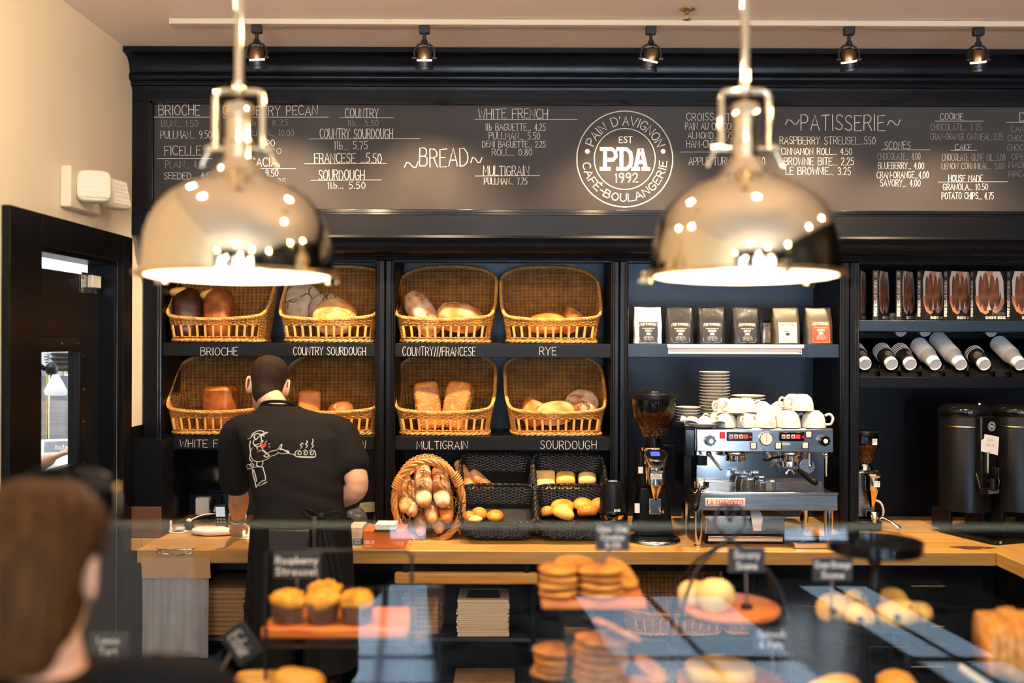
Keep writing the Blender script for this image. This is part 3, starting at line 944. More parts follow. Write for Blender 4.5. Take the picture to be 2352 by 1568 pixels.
# ---------------------------------------------------------------- lamps
def pendant(label, pxc, Y):
    c = at(pxc, 632, Y)
    t = thing('pendant_lamp', label, 'pendant lamp', (c.x, Y, c.z), 0, 'polished nickel pendants over the pastry case')
    k = Y / F
    sh = [(214, 4), (214, 22), (212, 60), (206, 95), (196, 125), (180, 153), (158, 178), (128, 200), (100, 213), (78, 222), (62, 231), (52, 242), (40, 258), (32, 268)]
    MB().lathe([(r * k, z * k) for r, z in sh] + [(r * k - .003, z * k) for r, z in sh[::-1]], 64).build('shade', M['nickel'], t, smooth=50)
    nk = [(32, 266), (31, 300), (34, 302), (34, 308), (29, 310), (29, 360), (33, 362), (33, 382), (30, 392), (10, 396), (9, 400)]
    MB().lathe([(r * k, z * k) for r, z in nk], 32, caps=True).build('neck', M['nickel'], t, smooth=40)
    rim = [(206, -3), (228, -3), (231, 0), (231, 3), (226, 6), (206, 6)]
    MB().lathe([(r * k, z * k) for r, z in rim + rim[:1]], 64).build('rim', M['brass'], t, smooth=40)
    MB().lathe([(r * k, z * k) for r, z in [(.5, -16), (80, -15), (150, -11), (190, -7), (209, -2)]], 64).build('diffuser', M['lamp_glow'], t)
    yk = MB()
    P = [(-54 * k, 0, 290 * k), (-54 * k, 0, 405 * k), (-50 * k, 0, 418 * k), (-38 * k, 0, 422 * k), (38 * k, 0, 422 * k), (50 * k, 0, 418 * k), (54 * k, 0, 405 * k), (54 * k, 0, 290 * k)]
    yk.tube(P, 8 * k, 10)
    yk.ball((0, 0, 424 * k), 15 * k)
    yk.build('yoke', M['nickel'], t, smooth=50)
    for s in (-1, 1):
        m = MB().cyl((s * 28 * k, 0, 290 * k), (s * 78 * k, 0, 290 * k), 6 * k, seg=12)
        m.cyl((s * 60 * k, 0, 290 * k), (s * 70 * k, 0, 290 * k), 10 * k, seg=12)
        m.tube([(s * 68 * k, 0, 288 * k), (s * 80 * k, 0, 262 * k), (s * 86 * k, 0, 248 * k)], [5 * k, 5 * k, 4 * k], 8)
        m.build('wing_screw', M['nickel'], t, smooth=50)
    for q in (.1, .43, .77):
        th = 2 * PI * q
        x, y = 232 * k * math.cos(th), 232 * k * math.sin(th)
        MB().box((0, 0, 0), (.022, .014, .028), M=T(x, y, 0) @ RZ(th)).ball((x + .012 * math.cos(th), y + .012 * math.sin(th), -.008), .008).build('clip', M['nickel'], t, bevel=.002)
    st = MB().lathe([(9 * k, 430 * k), (14 * k, 436 * k), (14 * k, 442 * k), (10 * k, 446 * k), (10 * k, CEIL - c.z - .03), (.06, CEIL - c.z - .028), (.06, CEIL - c.z - .001)], 20)
    st.build('stem', M['nickel'], t, smooth=40)
    # its own bulb
    d = light('POINT', 'bulb', (0, 0, -.06), 9, (1, .72, .43), shadow_soft_size=.06)
    d.parent = t
    d.name = 'bulb'
    return t


pendant('polished nickel dome pendant hanging in front of the bread price list', 548, 2.2)
pendant('polished nickel dome pendant hanging in front of the patisserie price list', 1710, 2.2)

# ceiling track
TY = 4.2
tl = thing('lighting_track', 'long white lighting track along the ceiling', 'lighting track', (0, TY, CEIL))
x0 = at(396, 45, TY).x
MB().bx(x0, XR - .05, TY - .018, TY + .018, CEIL - .026, CEIL - .002).w('rail', M['track_white'], tl, bevel=.003)
MB().bx(x0 - .008, x0 + .004, TY - .020, TY + .020, CEIL - .028, CEIL - .002).w('end_cap', M['track_white'], tl, bevel=.002)


def track_spot(px, label, tilt, aim):
    k = TY / F
    x = at(px, 60, TY).x
    t = thing('track_spotlight', label, 'spotlight', (x, TY, CEIL - .026), 0, 'black spotlights on the ceiling track')
    MB().bx(-.0215, .0215, -.015, .015, -.034, -.0005).build('adapter', M['black_metal'], t, bevel=.003)
    MB().cyl((0, 0, -.034), (0, 0, -.072), .0075).lathe([(.011, -.060), (.014, -.066), (.014, -.076), (.004, -.080)], 12).build('stem', M['black_metal'], t)
    yk = MB()
    P = [(.043 * math.sin(a), 0, -.118 + .043 * math.cos(a) * 1.05) for a in [R(-118) + R(236) * j / 16 for j in range(17)]]
    yk.tube(P, .0048, 6)
    cz = -.136
    yk.build('yoke', M['black_metal'], t)
    hd = MB()
    Mh = T(0, 0, cz) @ RX(R(16)) @ RY(R(tilt))
    hd.lathe([(.006, .048), (.020, .042), (.029, .026), (.033, .006), (.034, -.006)], 24, M=Mh, caps=True)
    hd.build('housing', M['bronze'], t)
    MB().lathe([(.029, -.0062), (.0315, -.0062), (.0315, -.0125), (.029, -.0125), (.029, -.0062)], 24, M=Mh).build('light_slot', M['lamp_glow'], t)
    MB().lathe([(.034, -.0126), (.033, -.034), (.038, -.036), (.039, -.046), (.035, -.048), (.031, -.034), (.030, -.0126)], 24, M=Mh).build('barrel', M['black_metal'], t)
    MB().lathe([(.0005, -.036), (.030, -.036)], 24, M=Mh).build('bulb_face', M['bulb_glow'], t)
    for s in (-1, 1):
        MB().cyl((s * .034, 0, cz), (s * .052, 0, cz), .006, seg=10).build('pivot_knob', M['black_metal'], t)
    MB().tube(spline([(0, .004, -.07), (.012, .008, -.085), (-.012, .01, -.095), (.002, .004, -.094 + .004)], 5), .0026, 5).build('lead', M['black_plastic'], t)
    s = light('SPOT', 'beam', (0, .012, cz - .055), 185, (1, .74, .46), spot_size=R(92), spot_blend=.9, shadow_soft_size=.022)
    s.rotation_euler = (Vector(aim) - Vector((x, TY, CEIL - .08 + cz))).to_track_quat('-Z', 'Y').to_euler()
    s.parent = t
    return t


track_spot(590, 'black track spotlight directly above the bread basket bay with the worker', -3, (-1.15, 4.85, 1.72))
track_spot(975, 'black track spotlight above the word bread on the menu board', 0, (-.42, 4.85, 1.72))
track_spot(1495, 'black track spotlight above the round emblem, tilted to one side', 12, (.50, 4.85, 1.72))
track_spot(1950, 'black track spotlight above the patisserie prices, with a looped lead', -10, (1.30, 4.85, 1.72))
track_spot(2247, 'black track spotlight above the cookie prices, nearest the right edge of the menu', -7, (2.05, 4.7, 1.75))

# sprinkler head
sp = at(1578, 42, 4.05)
ss = thing('sprinkler', 'small brass fire sprinkler in the ceiling by the lighting track', 'sprinkler', (sp.x, 4.05, CEIL - .001))
MB().lathe([(.001, -.0005), (.030, -.001), (.032, -.004), (.020, -.010), (.009, -.012)], 20).build('escutcheon', M['brass'], ss)
m = MB().cyl((0, 0, -.010), (0, 0, -.022), .008)
for s in (-1, 1):
    m.tube([(s * .007, 0, -.02), (s * .013, 0, -.03), (s * .004, 0, -.043)], .0022, 6)
m.build('frame', M['steel_dark'], ss)
m = MB().cyl((0, 0, -.043), (0, 0, -.045), .007)
for j in range(12):
    a = 2 * PI * j / 12
    m.box((.012 * math.cos(a), .012 * math.sin(a), -.044), (.014, .003, .0015), M=None)
m.build('deflector', M['brass'], ss)

# shop bulbs behind the camera show in the pendants; forward ones are added ceiling fill
for i, (x, y, z, e) in enumerate([(-1.2, -1.6, 2.75, 16), (-.5, -2.5, 2.6, 16), (.1, -.9, 2.85, 16), (.7, -2.0, 2.7, 16), (1.3, -1.1, 2.8, 16), (1.9, -2.4, 2.65, 16),
                               (2.5, -.4, 2.8, 20), (-1.0, 2.0, 2.80, 26), (.6, 1.9, 2.85, 26), (2.2, 1.6, 2.80, 22), (-.1, 2.55, 2.80, 34), (2.1, 2.55, 2.80, 30), (-1.15, 2.6, 2.78, 30)]):
    nm, lb = 'shop_and_fill_bulb', 'bare warm bulb among the shop bulbs and added ceiling fill'
    t = thing(nm, lb, 'lamp', (x, y, CEIL - .001), 0, lb)
    MB().cyl((0, 0, 0), (0, 0, z - CEIL + .07), .003, seg=6).build('flex', M['black_plastic'], t)
    MB().cyl((0, 0, z - CEIL + .10), (0, 0, z - CEIL + .045), .016, seg=12).build('socket', M['brass'], t)
    light('POINT', 'bulb', (0, 0, z - CEIL), e, WARM, shadow_soft_size=.035).parent = t

# twin-head emergency light on the left wall
el = thing('emergency_light', 'cream twin-head emergency light on the wall above the dark doorway', 'emergency light', (XL, 4.12, 2.42))
MB().bx(.001, .045, -.165, .135, -.090, .075).build('base', M['ivory_plastic'], el, bevel=.006)


def em_head(y, yaw, pit):
    Mh = T(.10, y, .0) @ RZ(yaw) @ RX(pit)
    hb = MB()
    rr = []
    for d, s in ((.050, .50), (.030, .86), (.0, 1.0), (-.020, 1.0), (-.026, .94)):
        rr.append([(.066 * s * math.copysign(abs(math.cos(q)) ** .45, math.cos(q)), d, .066 * s * math.copysign(abs(math.sin(q)) ** .45, math.sin(q))) for q in [2 * PI * j / 32 for j in range(32)]])
    hb.loft(rr, M=Mh)
    h = hb.build('lamp_head', M['ivory_plastic'], el, smooth=40)
    ln = MB()
    ln.bx(-.054, .054, -.032, -.024, -.054, .054, M=Mh)
    for j in range(6):
        for i in range(9):
            ln.ball((-.046 + .0115 * i, -.033, -.046 + .0184 * j), (.005, .004, .008), M=Mh, nu=6, nv=4)
    ln.build('lens', M['lamp_lens'], h, smooth=60)
    MB().cyl((.04, y, -.01), (.085, y, -.005), .016).build('swivel', M['ivory_plastic'], el)


em_head(-.075, R(22), R(-12))
em_head(.135, R(74), R(-14))

# ---------------------------------------------------------------- doorway to the kitchen
cs = MB()
CZ = 2.275
cs.bx(XL + .001, XL + .032, DY0 - .24, DY0 + .0, 0, CZ).bx(XL + .001, XL + .032, DY1, DY1 + .10, 0, CZ).bx(XL + .001, XL + .032, DY0, DY1, DZ - .0, CZ)
cs.bx(XL - .125, XL + .001, DY0 - .0, DY0 + .022, 0, DZ).bx(XL - .125, XL + .001, DY1 - .022, DY1, 0, DZ).bx(XL - .125, XL + .001, DY0 + .022, DY1 - .022, DZ - .022, DZ)
struct(cs.build('trim_3', M['black_paint'], bevel=.002))
dr = thing('door_1', 'dark textured swing door to the kitchen with a small window', 'door', (XL - .09, DY1 - .02, .01))
struct(dr)
DX = XL - .09
# window opening in the leaf, seen between 78..165 x 825..1075
WY0, WY1, WZa, WZb = 3.82, 4.285, 1.268, 1.755
lf = MB()
Yd0, Yd1, Zd = DY0 + .03, DY1 - .025, 2.085
lf.bx(DX - .02, DX + .02, Yd0, WY0, .01, Zd).bx(DX - .02, DX + .02, WY1, Yd1, .01, Zd).bx(DX - .02, DX + .02, WY0, WY1, .01, WZa).bx(DX - .02, DX + .02, WY0, WY1, WZb, Zd)
lf.w('door_leaf', M['door_black'], dr)
wfm = MB()
P0 = [(WY0 - .06, WZa - .06), (WY1 + .075, WZa - .06), (WY1 + .075, WZb + .06), (WY0 - .06, WZb + .06)]
wfm.bx(DX + .02, DX + .034, WY0 - .06, WY0 + .004, WZa - .06, WZb + .06).bx(DX + .02, DX + .034, WY1 - .004, WY1 + .075, WZa - .06, WZb + .06)
wfm.bx(DX + .02, DX + .034, WY0, WY1, WZa - .06, WZa + .004).bx(DX + .02, DX + .034, WY0, WY1, WZb - .004, WZb + .06)
wfm = wfm.w('window_frame', M['black_plastic'], dr, bevel=.004)
MB().bx(DX - .003, DX + .003, WY0, WY1, WZa, WZb).w('window_pane', M['clear_glass'], dr)
for y, z in ((WY1 - .03, WZb + .03), (WY1 + .036, WZb - .02), (WY1 + .036, WZb - .17), (WY1 + .036, WZb - .31), (WY1 + .036, WZa + .0), (WY1 - .03, WZa - .03), (WY1 - .18, WZb + .03), (WY1 - .18, WZa - .03)):
    MB().cyl((DX + .034, y, z), (DX + .037, y, z), .0055, seg=10).w('screw', M['brass'], wfm)
br_ = MB().bx(DX + .02, DX + .026, 4.315, 4.475, 2.005, 2.095).w('hinge_plate', M['steel'], dr, bevel=.002)
MB().bx(DX + .026, DX + .052, 4.365, 4.455, 2.03, 2.085).w('hinge_box', M['white_plastic'], br_, bevel=.004)
for y, z in ((4.33, 2.017), (4.46, 2.017), (4.395, 2.014), (4.33, 2.07)):
    MB().cyl((DX + .026, y, z), (DX + .029, y, z), .006, seg=10).w('screw', M['brass'], br_)
# kitchen lamp
light('AREA', 'kitchen_lamp', (-2.9, 4.6, 3.0), 75, (.90, .95, 1), rot=(0, 0, 0), shape='RECTANGLE', size=1.2, size_y=1.4)
def kat(px, py, Y): return at(px, py, Y)
# shelf, sprayer, crate, paper, seen through the door window
kb = thing('kitchen_counter', 'steel kitchen counter seen through the door window', 'counter', (-2.6, 5.2, 0))
MB().bx(-3.2, -1.95, 4.80, 5.6, 1.10, 1.14).w('top', M['steel'], kb, bevel=.004)
MB().bx(-3.2, -1.95, 4.84, 5.6, .02, 1.10).w('cabinet', M['steel_dark'], kb)
MB().bx(-3.2, -1.95, 5.58, 5.60, 1.14, 1.46).w('splashback', M['steel'], kb)
ks = thing('wall_shelf', 'steel wall shelf in the kitchen seen through the door window', 'shelf', (-2.5, 5.7, 1.6))
MB().bx(-3.0, -2.0, 5.55, 6.19, 1.60, 1.625).w('board', M['steel'], ks)
p = kat(152, 885, 5.7)
tg = thing('tray_stack', 'dark stacked steel trays on the kitchen wall shelf', 'trays', (p.x, 5.75, 1.625))
for j in range(4):
    MB().lathe([(.09, 0), (.115, .022), (.118, .022), (.092, -.002)], 20).build('tray', M['steel_dark'], tg, loc=(0, 0, .002 + .026 * j))
p = kat(110, 880, 5.45)
fa = thing('sprayer_tap', 'black and chrome spring hose sprayer tap beyond the door window', 'tap', (p.x, 5.45, 1.14))
m = MB()
hel = [(.018 * math.cos(t * 2.2), .018 * math.sin(t * 2.2), .50 + .0052 * t) for t in range(0, 72)]
m.tube(hel, .0035, 5)
m.build('hose_spring', M['steel_dark'], fa)
MB().cyl((0, 0, 0), (0, 0, .52), .010).build('riser', M['brass'], fa)
MB().tube([(0, -.03, .50), (-.05, -.06, .54), (-.10, -.08, .60)], .014, 8).build('spray_handle', M['black_plastic'], fa)
MB().ball((.03, -.02, .50), (.035, .03, .035)).build('valve', M['black_metal'], fa)
cl = kat(128, 885, 5.4)
MB().loft([[(cl.x + r * math.cos(a) * 1.3, 5.40 + r * .3 * math.sin(a), cl.z + z) for a in [PI * j / 6 for j in range(12)]] for r, z in ((.045, -.055), (.05, -.03), (.03, .02), (.012, .06))]).build('kitchen_cloth', M['white_paper'])
tag(bpy.data.objects['kitchen_cloth'], 'white cloth hanging by the kitchen sprayer tap', 'cloth')
cr = kat(125, 995, 5.1)
t = thing('blue_crate', 'blue plastic crate on the kitchen counter seen through the door window', 'crate', (cr.x - .03, 5.08, 1.14))
m = MB()
for j in range(4):
    z = .02 + j * .034
    m.bx(-.2, .2, -.12, -.11, z, z + .022).bx(-.2, .2, .11, .12, z, z + .022).bx(-.2, -.19, -.12, .12, z, z + .022).bx(.19, .2, -.12, .12, z, z + .022)
for x in (-.195, -.1, 0, .1, .195):
    m.bx(x - .008, x + .008, -.121, -.109, 0.001, .145).bx(x - .008, x + .008, .109, .121, 0.001, .145)
m.bx(-.2, .2, -.12, .12, .001, .01)
m.build('basket', M['crate_blue'], t)
pp = kat(122, 1035, 4.86)
t = thing('printed_sheet', 'white printed sheet tilted under a hand beyond the door window', 'paper', (pp.x, 4.88, 1.232))
Mp = RZ(R(22)) @ RX(R(48))
MB().bx(-.13, .13, -.10, .10, 0, .003, M=Mp).build('sheet', M['white_paper'], t)
MB().bx(-.05, .12, .02, .085, .0032, .004, M=Mp).build('grey_heading', M['book_grey'], t)
m = MB()
write(m, 'tasting', 0, .07, .035, .065, .003, to3=lambda x, z: tuple(Mp @ Vector((x, z, .0046))))
m.build('heading_text', M['white_paper'], t, smooth=0)
# ---------------------------------------------------------------- worktops and base units
WL, WR = -1.655, XC(2290, 4.40)
wt = thing('worktop', 'long butcher block worktop along the back shelving', 'worktop', (.2, 4.8, CT))
m = MB()
m.prism([(WL, 0), (WR, 0), (WR, .06), (WL, .06)], 0)
m = MB().bx(WL, WR, 4.40, 4.655, CT - .060, CT).bx(XC(330) + .01, WR, 4.655, BACK - .002, CT - .060, CT)
m.w('block', M['butcher_block'], wt, bevel=.004)
w2 = thing('worktop', 'short return worktop joining the long butcher block at its right end', 'worktop', (2.5, 3.9, CT))
MB().bx(WR + .002, 2.95, 3.2, BACK - .002, CT - .060, CT).w('block', M['butcher_block_y'], w2, bevel=.004)
st_ = MB()
for px_, py_, r in ((2215, 1241, .05), (2255, 1235, .026)):
    p = at(px_, py_, 4.55)
    st_.loft([[(p.x + r * 1.5 * math.cos(a) * (1 + .3 * math.sin(3 * a)), 4.5 + r * .7 * math.sin(a), CT + .0012) for a in [2 * PI * j / 20 for j in range(20)]],
              [(p.x, 4.5, CT + .0013)] * 20], caps=False)
st_.w('coffee_stain', M['oak_stain'], wt)
bs = thing('base_shelving', 'black open base shelving under the long worktop', 'shelving', (-.2, 4.7, .0))
SB = .47
bX0, bX1 = WL + .06, 1.10
MB().bx(bX0, bX1, 5.02, 5.04, .01, CT - .062).w('back_panel', M['black_paint'], bs)
MB().bx(bX0, bX1, 4.48, 5.02, SB - .022, SB).w('shelf', M['black_paint'], bs)
MB().bx(bX0, bX1, 4.472, 4.48, SB - .018, SB - .002).w('shelf_edge', M['steel_dark'], bs)
MB().bx(bX0, bX1, 4.48, 5.02, .06, .082).w('shelf', M['black_paint'], bs)
for x in (bX0, XC(600, 4.46), XC(1222, 4.46), bX1 - .02):
    MB().bx(x, x + .02, 4.47, 5.02, .01, CT - .062).w('upright', M['black_paint'], bs, bevel=.002)
MB().bx(bX0, bX1, 4.474, 4.50, CT - .105, CT - .062).w('top_rail', M['black_paint'], bs)
dc = thing('drawer_cabinet', 'black drawer cabinet with thin brass pulls under the right part of the worktop', 'cabinet', (1.6, 4.7, 0))
dX0, dX1 = 1.105, WR + .6
MB().bx(dX0, dX1, 4.49, 5.04, .03, CT - .062).w('carcass', M['black_paint'], dc)
zs = [.815, .62, .44, .26, .04]
for j in range(4):
    for x0, x1, hp in ((dX0 + .004, 1.60, None), (1.606, 2.12, (2078, 2155))):
        d = MB().bx(x0, x1, 4.47, 4.488, zs[j + 1] + .006, zs[j] - .002).w('drawer', M['black_gloss'], dc, bevel=.003)
        if hp:
            z = zs[j + 1] + .095
            a, b = XC(2078, 4.45) + .03, XC(2155, 4.45) + .03
            h = MB().cyl((a, 4.445, z), (b, 4.445, z), .0045, seg=8).cyl((a + .01, 4.445, z), (a + .01, 4.47, z), .004, seg=6).cyl((b - .01, 4.445, z), (b - .01, 4.47, z), .004, seg=6)
            h.w('handle', M['brass'], d)
rc_ = thing('return_cabinet', 'black cabinet under the short return worktop at the right', 'cabinet', (2.5, 3.8, 0))
MB().bx(WR + .03, 2.94, 3.23, 4.46, .03, CT - .062).w('carcass', M['black_gloss'], rc_, bevel=.003)

# ---------------------------------------------------------------- wicker
def perim(a, b, n=420, e=5.0):
    P = []
    for j in range(n):
        t = -PI / 2 + 2 * PI * j / n
        c, s = math.cos(t), math.sin(t)
        P.append((a * math.copysign(abs(c) ** (2 / e), c), b * math.copysign(abs(s) ** (2 / e), s)))
    return P


def resample(P, n):
    """n points spread evenly round a closed outline (unit square coordinates kept as (x, y))"""
    L = [0]
    m = len(P)
    for i in range(m):
        L.append(L[-1] + math.dist(P[i], P[(i + 1) % m]))
    out, k = [], 0
    for j in range(n):
        d = L[-1] * j / n
        while L[k + 1] < d:
            k += 1
        f = (d - L[k]) / ((L[k + 1] - L[k]) or 1)
        p, q = P[k % m], P[(k + 1) % m]
        out.append((p[0] + (q[0] - p[0]) * f, p[1] + (q[1] - p[1]) * f))
    return out


def basket(a, b, H, flare, top, gallery=None, pitch=.0075, stake=.021, rw=.0032, rimr=.0065, lean=0.0, e=5.0):
    """woven basket: returns builders (weave, slats, rim, base). a,b half sizes at the foot; flare(z) scale; top(x,y) wall height over the unit outline"""
    U = resample(perim(a, b, e=e), int(round(4 * (a + b) * .95 / stake / 2)) * 2)
    n = len(U)
    D = resample(perim(a, b, e=e), n * 2)          # stakes and the gaps between them
    tops = [top(x / a, y / b) for x, y in D]

    def pt(x, y, z, off=0.0):
        s = flare(z)
        l = math.hypot(x / a, y / b)
        nx, ny = abs(x / a) ** (e - 1) * (1 if x > 0 else -1) / a, abs(y / b) ** (e - 1) * (1 if y > 0 else -1) / b
        q = math.hypot(nx, ny) or 1
        return Vector((x * s + nx / q * off, y * s + ny / q * off + lean * z, z))
    weave, slats, rim, base = MB(), MB(), MB(), MB()
    z, row = pitch * 1.2, 0
    while z < max(tops):
        run, runs = [], []
        for i in range(2 * n):
            ok = tops[i] > z
            if gallery and gallery[0] < z < gallery[1] and D[i][1] < -b * .80 and abs(D[i][0]) < a * .93:
                ok = False
            if ok:
                ph = (i // 2 + row) % 2
                o = (.0030 if ph else -.0030) if i % 2 == 0 else 0.0
                run.append(pt(*D[i], z, o))
            elif run:
                runs.append(run)
                run = []
        full = len(run) == 2 * n
        if run:
            if runs and tops[0] > z and not full and D[0] and len(runs) and (run[-1] - runs[0][0]).length < .03:
                runs[0] = run + runs[0]
            else:
                runs.append(run)
        for q in runs:
            if len(q) > 2:
                weave.tube(q, rw, 4, closed=full, flat=.8)
        z += pitch
        row += 1
    for i in range(n):
        x, y = U[i]
        h = top(x / a, y / b)
        if gallery and y < -b * .80 and abs(x) < a * .93:
            weave.tube([pt(x, y, gallery[1] + (h - gallery[1]) * k / 2) for k in range(3)], .0030, 4)
            weave.tube([pt(x, y, gallery[0] * k) for k in range(2)], .0030, 4)
            continue
        weave.tube([pt(x, y, h * k / 5) for k in range(6)], .0030, 4)
    if gallery:
        g0, g1 = gallery
        for k in range(11):
            x = a * (-.86 + 1.72 * k / 10)
            slats.tube([pt(x, -b, g0 - .004), pt(x, -b, (g0 + g1) / 2, .001), pt(x, -b, g1 + .004)], .0060, 6, flat=.45)
    # braided rim along the top edge
    m = 160
    E = resample(perim(a, b, e=e), m)
    path = [pt(x, y, top(x / a, y / b)) for x, y in E]
    for s in range(3):
        q = []
        sub = 5
        for i in range(m):
            p0, p1 = path[i], path[(i + 1) % m]
            t = (p1 - p0).normalized()
            u = Vector((p0.x, p0.y - lean * p0.z, 0)).normalized()
            v = t.cross(u).normalized()
            for k in range(2):
                ang = 2 * PI * (s / 3 + (i + k / 2) / 5.0)
                q.append(p0.lerp(p1, k / 2) + (u * math.cos(ang) + v * math.sin(ang)) * rimr * .75)
        rim.tube(q, rimr * .72, 5, closed=True)
    # foot braid
    for s in range(2):
        q = []
        for i in range(m):
            p0 = pt(*E[i], .008)
            u = Vector((p0.x, p0.y, 0)).normalized()
            ang = 2 * PI * (s / 2 + i / 6.0)
            q.append(p0 + u * (.003 + .0045 * math.cos(ang)) + Vector((0, 0, .0045 * math.sin(ang))))
        rim.tube(q, .0045, 5, closed=True)
    base.loft([[(x * .985, y * .985, zz) for x, y in E] for zz in (.004, .010)])
    return weave, slats, rim, base


def smooth01(t):
    t = max(0, min(1, t))
    return t * t * (3 - 2 * t)


def scoop_top(x, y):
    """height of the bread scoop's wall over the unit outline (front y=-1)"""
    f = .112 + .018 * abs(x) ** 2
    k = (y + 1) / 2
    h = f + (.332 - f) * smooth01(k * 1.12) ** 1.15
    if y > .5:
        h += (.398 - .332) * smooth01((y - .5) / .5) * (1 - abs(x) ** 3.2 * .75)
    return h


sb = basket(.218, .165, .40, lambda z: 1 + .145 * smooth01(z / .22) + .02 * z, scoop_top, gallery=(.030, .078))
SC = [(sb[0].mesh('weave', M['wicker']), 'woven_wall'), (sb[1].mesh('slats', M['wicker_pale']), 'front_slats'), (sb[2].mesh('rim', M['wicker_pale']), 'braided_rim'), (sb[3].mesh('base', M['wicker_pale']), 'basket_floor')]


def scoop(label, px, pyb, Y, shz, rz=0.0, sx=1.0):
    p = at(px, pyb, Y)
    t = thing('bread_basket', label, 'basket', (p.x, Y + .175, shz + .001), rz, 'wicker scoop baskets')
    for me, nm in SC:
        obj(nm, me, t)
    t.scale = (sx, 1, 1)
    return t


# ---------------------------------------------------------------- bread
def superball(rx, ry, rz, e1=2.0, e2=2.0, nu=36, nv=22, amp=.05, sc=6.0, seed=0, flat=None, fn=None, flatk=.35):
    """lumpy superellipsoid; flat presses the underside below that fraction of the height"""
    mb = MB()
    rings = []

    def sp(v, e):
        return math.copysign(abs(v) ** (2 / e), v)
    for i in range(nv + 1):
        t = -PI / 2 + PI * i / nv
        rg = []
        for j in range(nu):
            u = 2 * PI * j / nu
            c = max(abs(math.cos(t)), .003) ** (2 / e1)
            p = Vector((rx * c * sp(math.cos(u), e2), ry * c * sp(math.sin(u), e2), rz * sp(math.sin(t), e1)))
            if amp:
                p *= 1 + amp * noise.noise(p * sc + Vector((seed * 3.1, seed, 0)))
            if flat is not None and p.z < -rz * flat:
                p.z = -rz * flat + (p.z + rz * flat) * flatk * .3
            if fn:
                p = Vector(fn(p))
            rg.append(p)
        rings.append(rg)
    return mb.loft(rings)


def piece(name, mb, mats, label, cat, loc, rot=(0, 0, 0), group=None, smooth=180):
    o = mb.build(name, mats, None, smooth=smooth, loc=loc, rot=rot)
    return tag(o, label, cat, group)


def scoreline(pts, w=.006, lift=.002, m='crumb', name='score_mark', parent=None):
    o = MB().tube(spline(pts, 6), [w * (1 - abs(2 * i / (6 * (len(pts) - 1)) - 1) ** 3 * .8) for i in range(6 * (len(pts) - 1) + 1)], 5, flat=.4).build(name, M[m], parent, smooth=180)
    return o


def on_ball(rx, ry, rz, az, el, k=1.0):
    return (rx * math.cos(el) * math.cos(az) * k, ry * math.cos(el) * math.sin(az) * k, rz * math.sin(el) * k)


def boule(label, r, rz, loc, rot, m='crust_flour', cracks=3, seed=1, group='round country loaves', cm='crack', name='round_loaf'):
    mb = superball(r, r * .96, rz, 2.3, 2, amp=.06, seed=seed, flat=.6)
    o = piece(name, mb, M[m], label, 'bread', loc, rot, group)
    rr = random.Random(seed)
    for c in range(cracks):
        az, q = rr.uniform(0, 6.3), []
        for j in range(7):
            el = R(86) - j * R(9)
            az += rr.uniform(-.45, .45)
            q.append(on_ball(r, r * .96, rz, az, el, 1.0))
        # follow the loaf's own noise so that the cracks stay on the crust
        q2 = []
        for p in q:
            p = Vector(p)
            p = Vector((p.x, p.y, rz * (1 - (math.hypot(p.x / r, p.y / (r * .96))) ** 2.3) ** (1 / 2.3))) if math.hypot(p.x / r, p.y / (r * .96)) < .99 else p
            p *= 1 + .06 * noise.noise(p * 6 + Vector((seed * 3.1, seed, 0)))
            q2.append(p)
        scoreline(q2, .0042 if m != 'crust_pale' else .004, m=cm, name='crust_crack', parent=o)
    return o


def tin_loaf(label, w, d, h, loc, rot, m='crust_pan', dome=.02, seed=1, group='tin loaves', taper=.9, top=None, name='tin_loaf', ee=(7, 6)):
    def fn(p):
        k = (p.z + h / 2) / h
        s = taper + (1 - taper) * k
        return (p.x * s, p.y * s, p.z + (dome * (1 - (p.x / (w / 2)) ** 2) * (1 - (p.y / (d / 2)) ** 2) if p.z > h * .3 else 0))
    mb = superball(w / 2, d / 2, h / 2, ee[0], ee[1], amp=.035, sc=9, seed=seed, fn=fn)
    o = piece(name, mb, M[m], label, 'bread', loc, rot, group)
    if top:
        def fn2(p):
            q = fn(p)
            return (q[0] * 1.006, q[1] * 1.006, q[2] * 1.01 + .001)
        t = superball(w / 2, d / 2, h / 2, 7, 6, amp=.035, sc=9, seed=seed, fn=fn2)
        ks = [i for i in range(36 * 14, len(t.f)) if i != 36 * 22]
        t.f = [[j - 36 * 14 for j in t.f[i]] for i in ks]
        t.v = t.v[36 * 14:]
        t.m = [0] * len(t.f)
        t.build('top_crust', M[top], o, smooth=180)
    return o


def half_loaf(label, r, rz, L, loc, rot, m='crust_gold', seed=1, group='cut loaves', name='half_loaf'):
    """long loaf cut across: crust plus a pale cut face"""
    mb = superball(L, r, rz, 2.4, 2.2, amp=.04, seed=seed, flat=.7, fn=lambda p: (min(p.x, 0.0), p.y, p.z))
    o = piece(name, mb, M[m], label, 'bread', loc, rot, group)
    f = MB()
    P = []
    for j in range(28):
        u = 2 * PI * j / 28
        y, z = r * .93 * math.cos(u), rz * .93 * math.sin(u)
        P.append((.0035, y, max(z, -rz * .66)))
    f.loft([P, [(.0045, p[1] * .4, p[2] * .4) for p in P]])
    f.build('cut_face', M['crumb'], o, smooth=180)
    return o


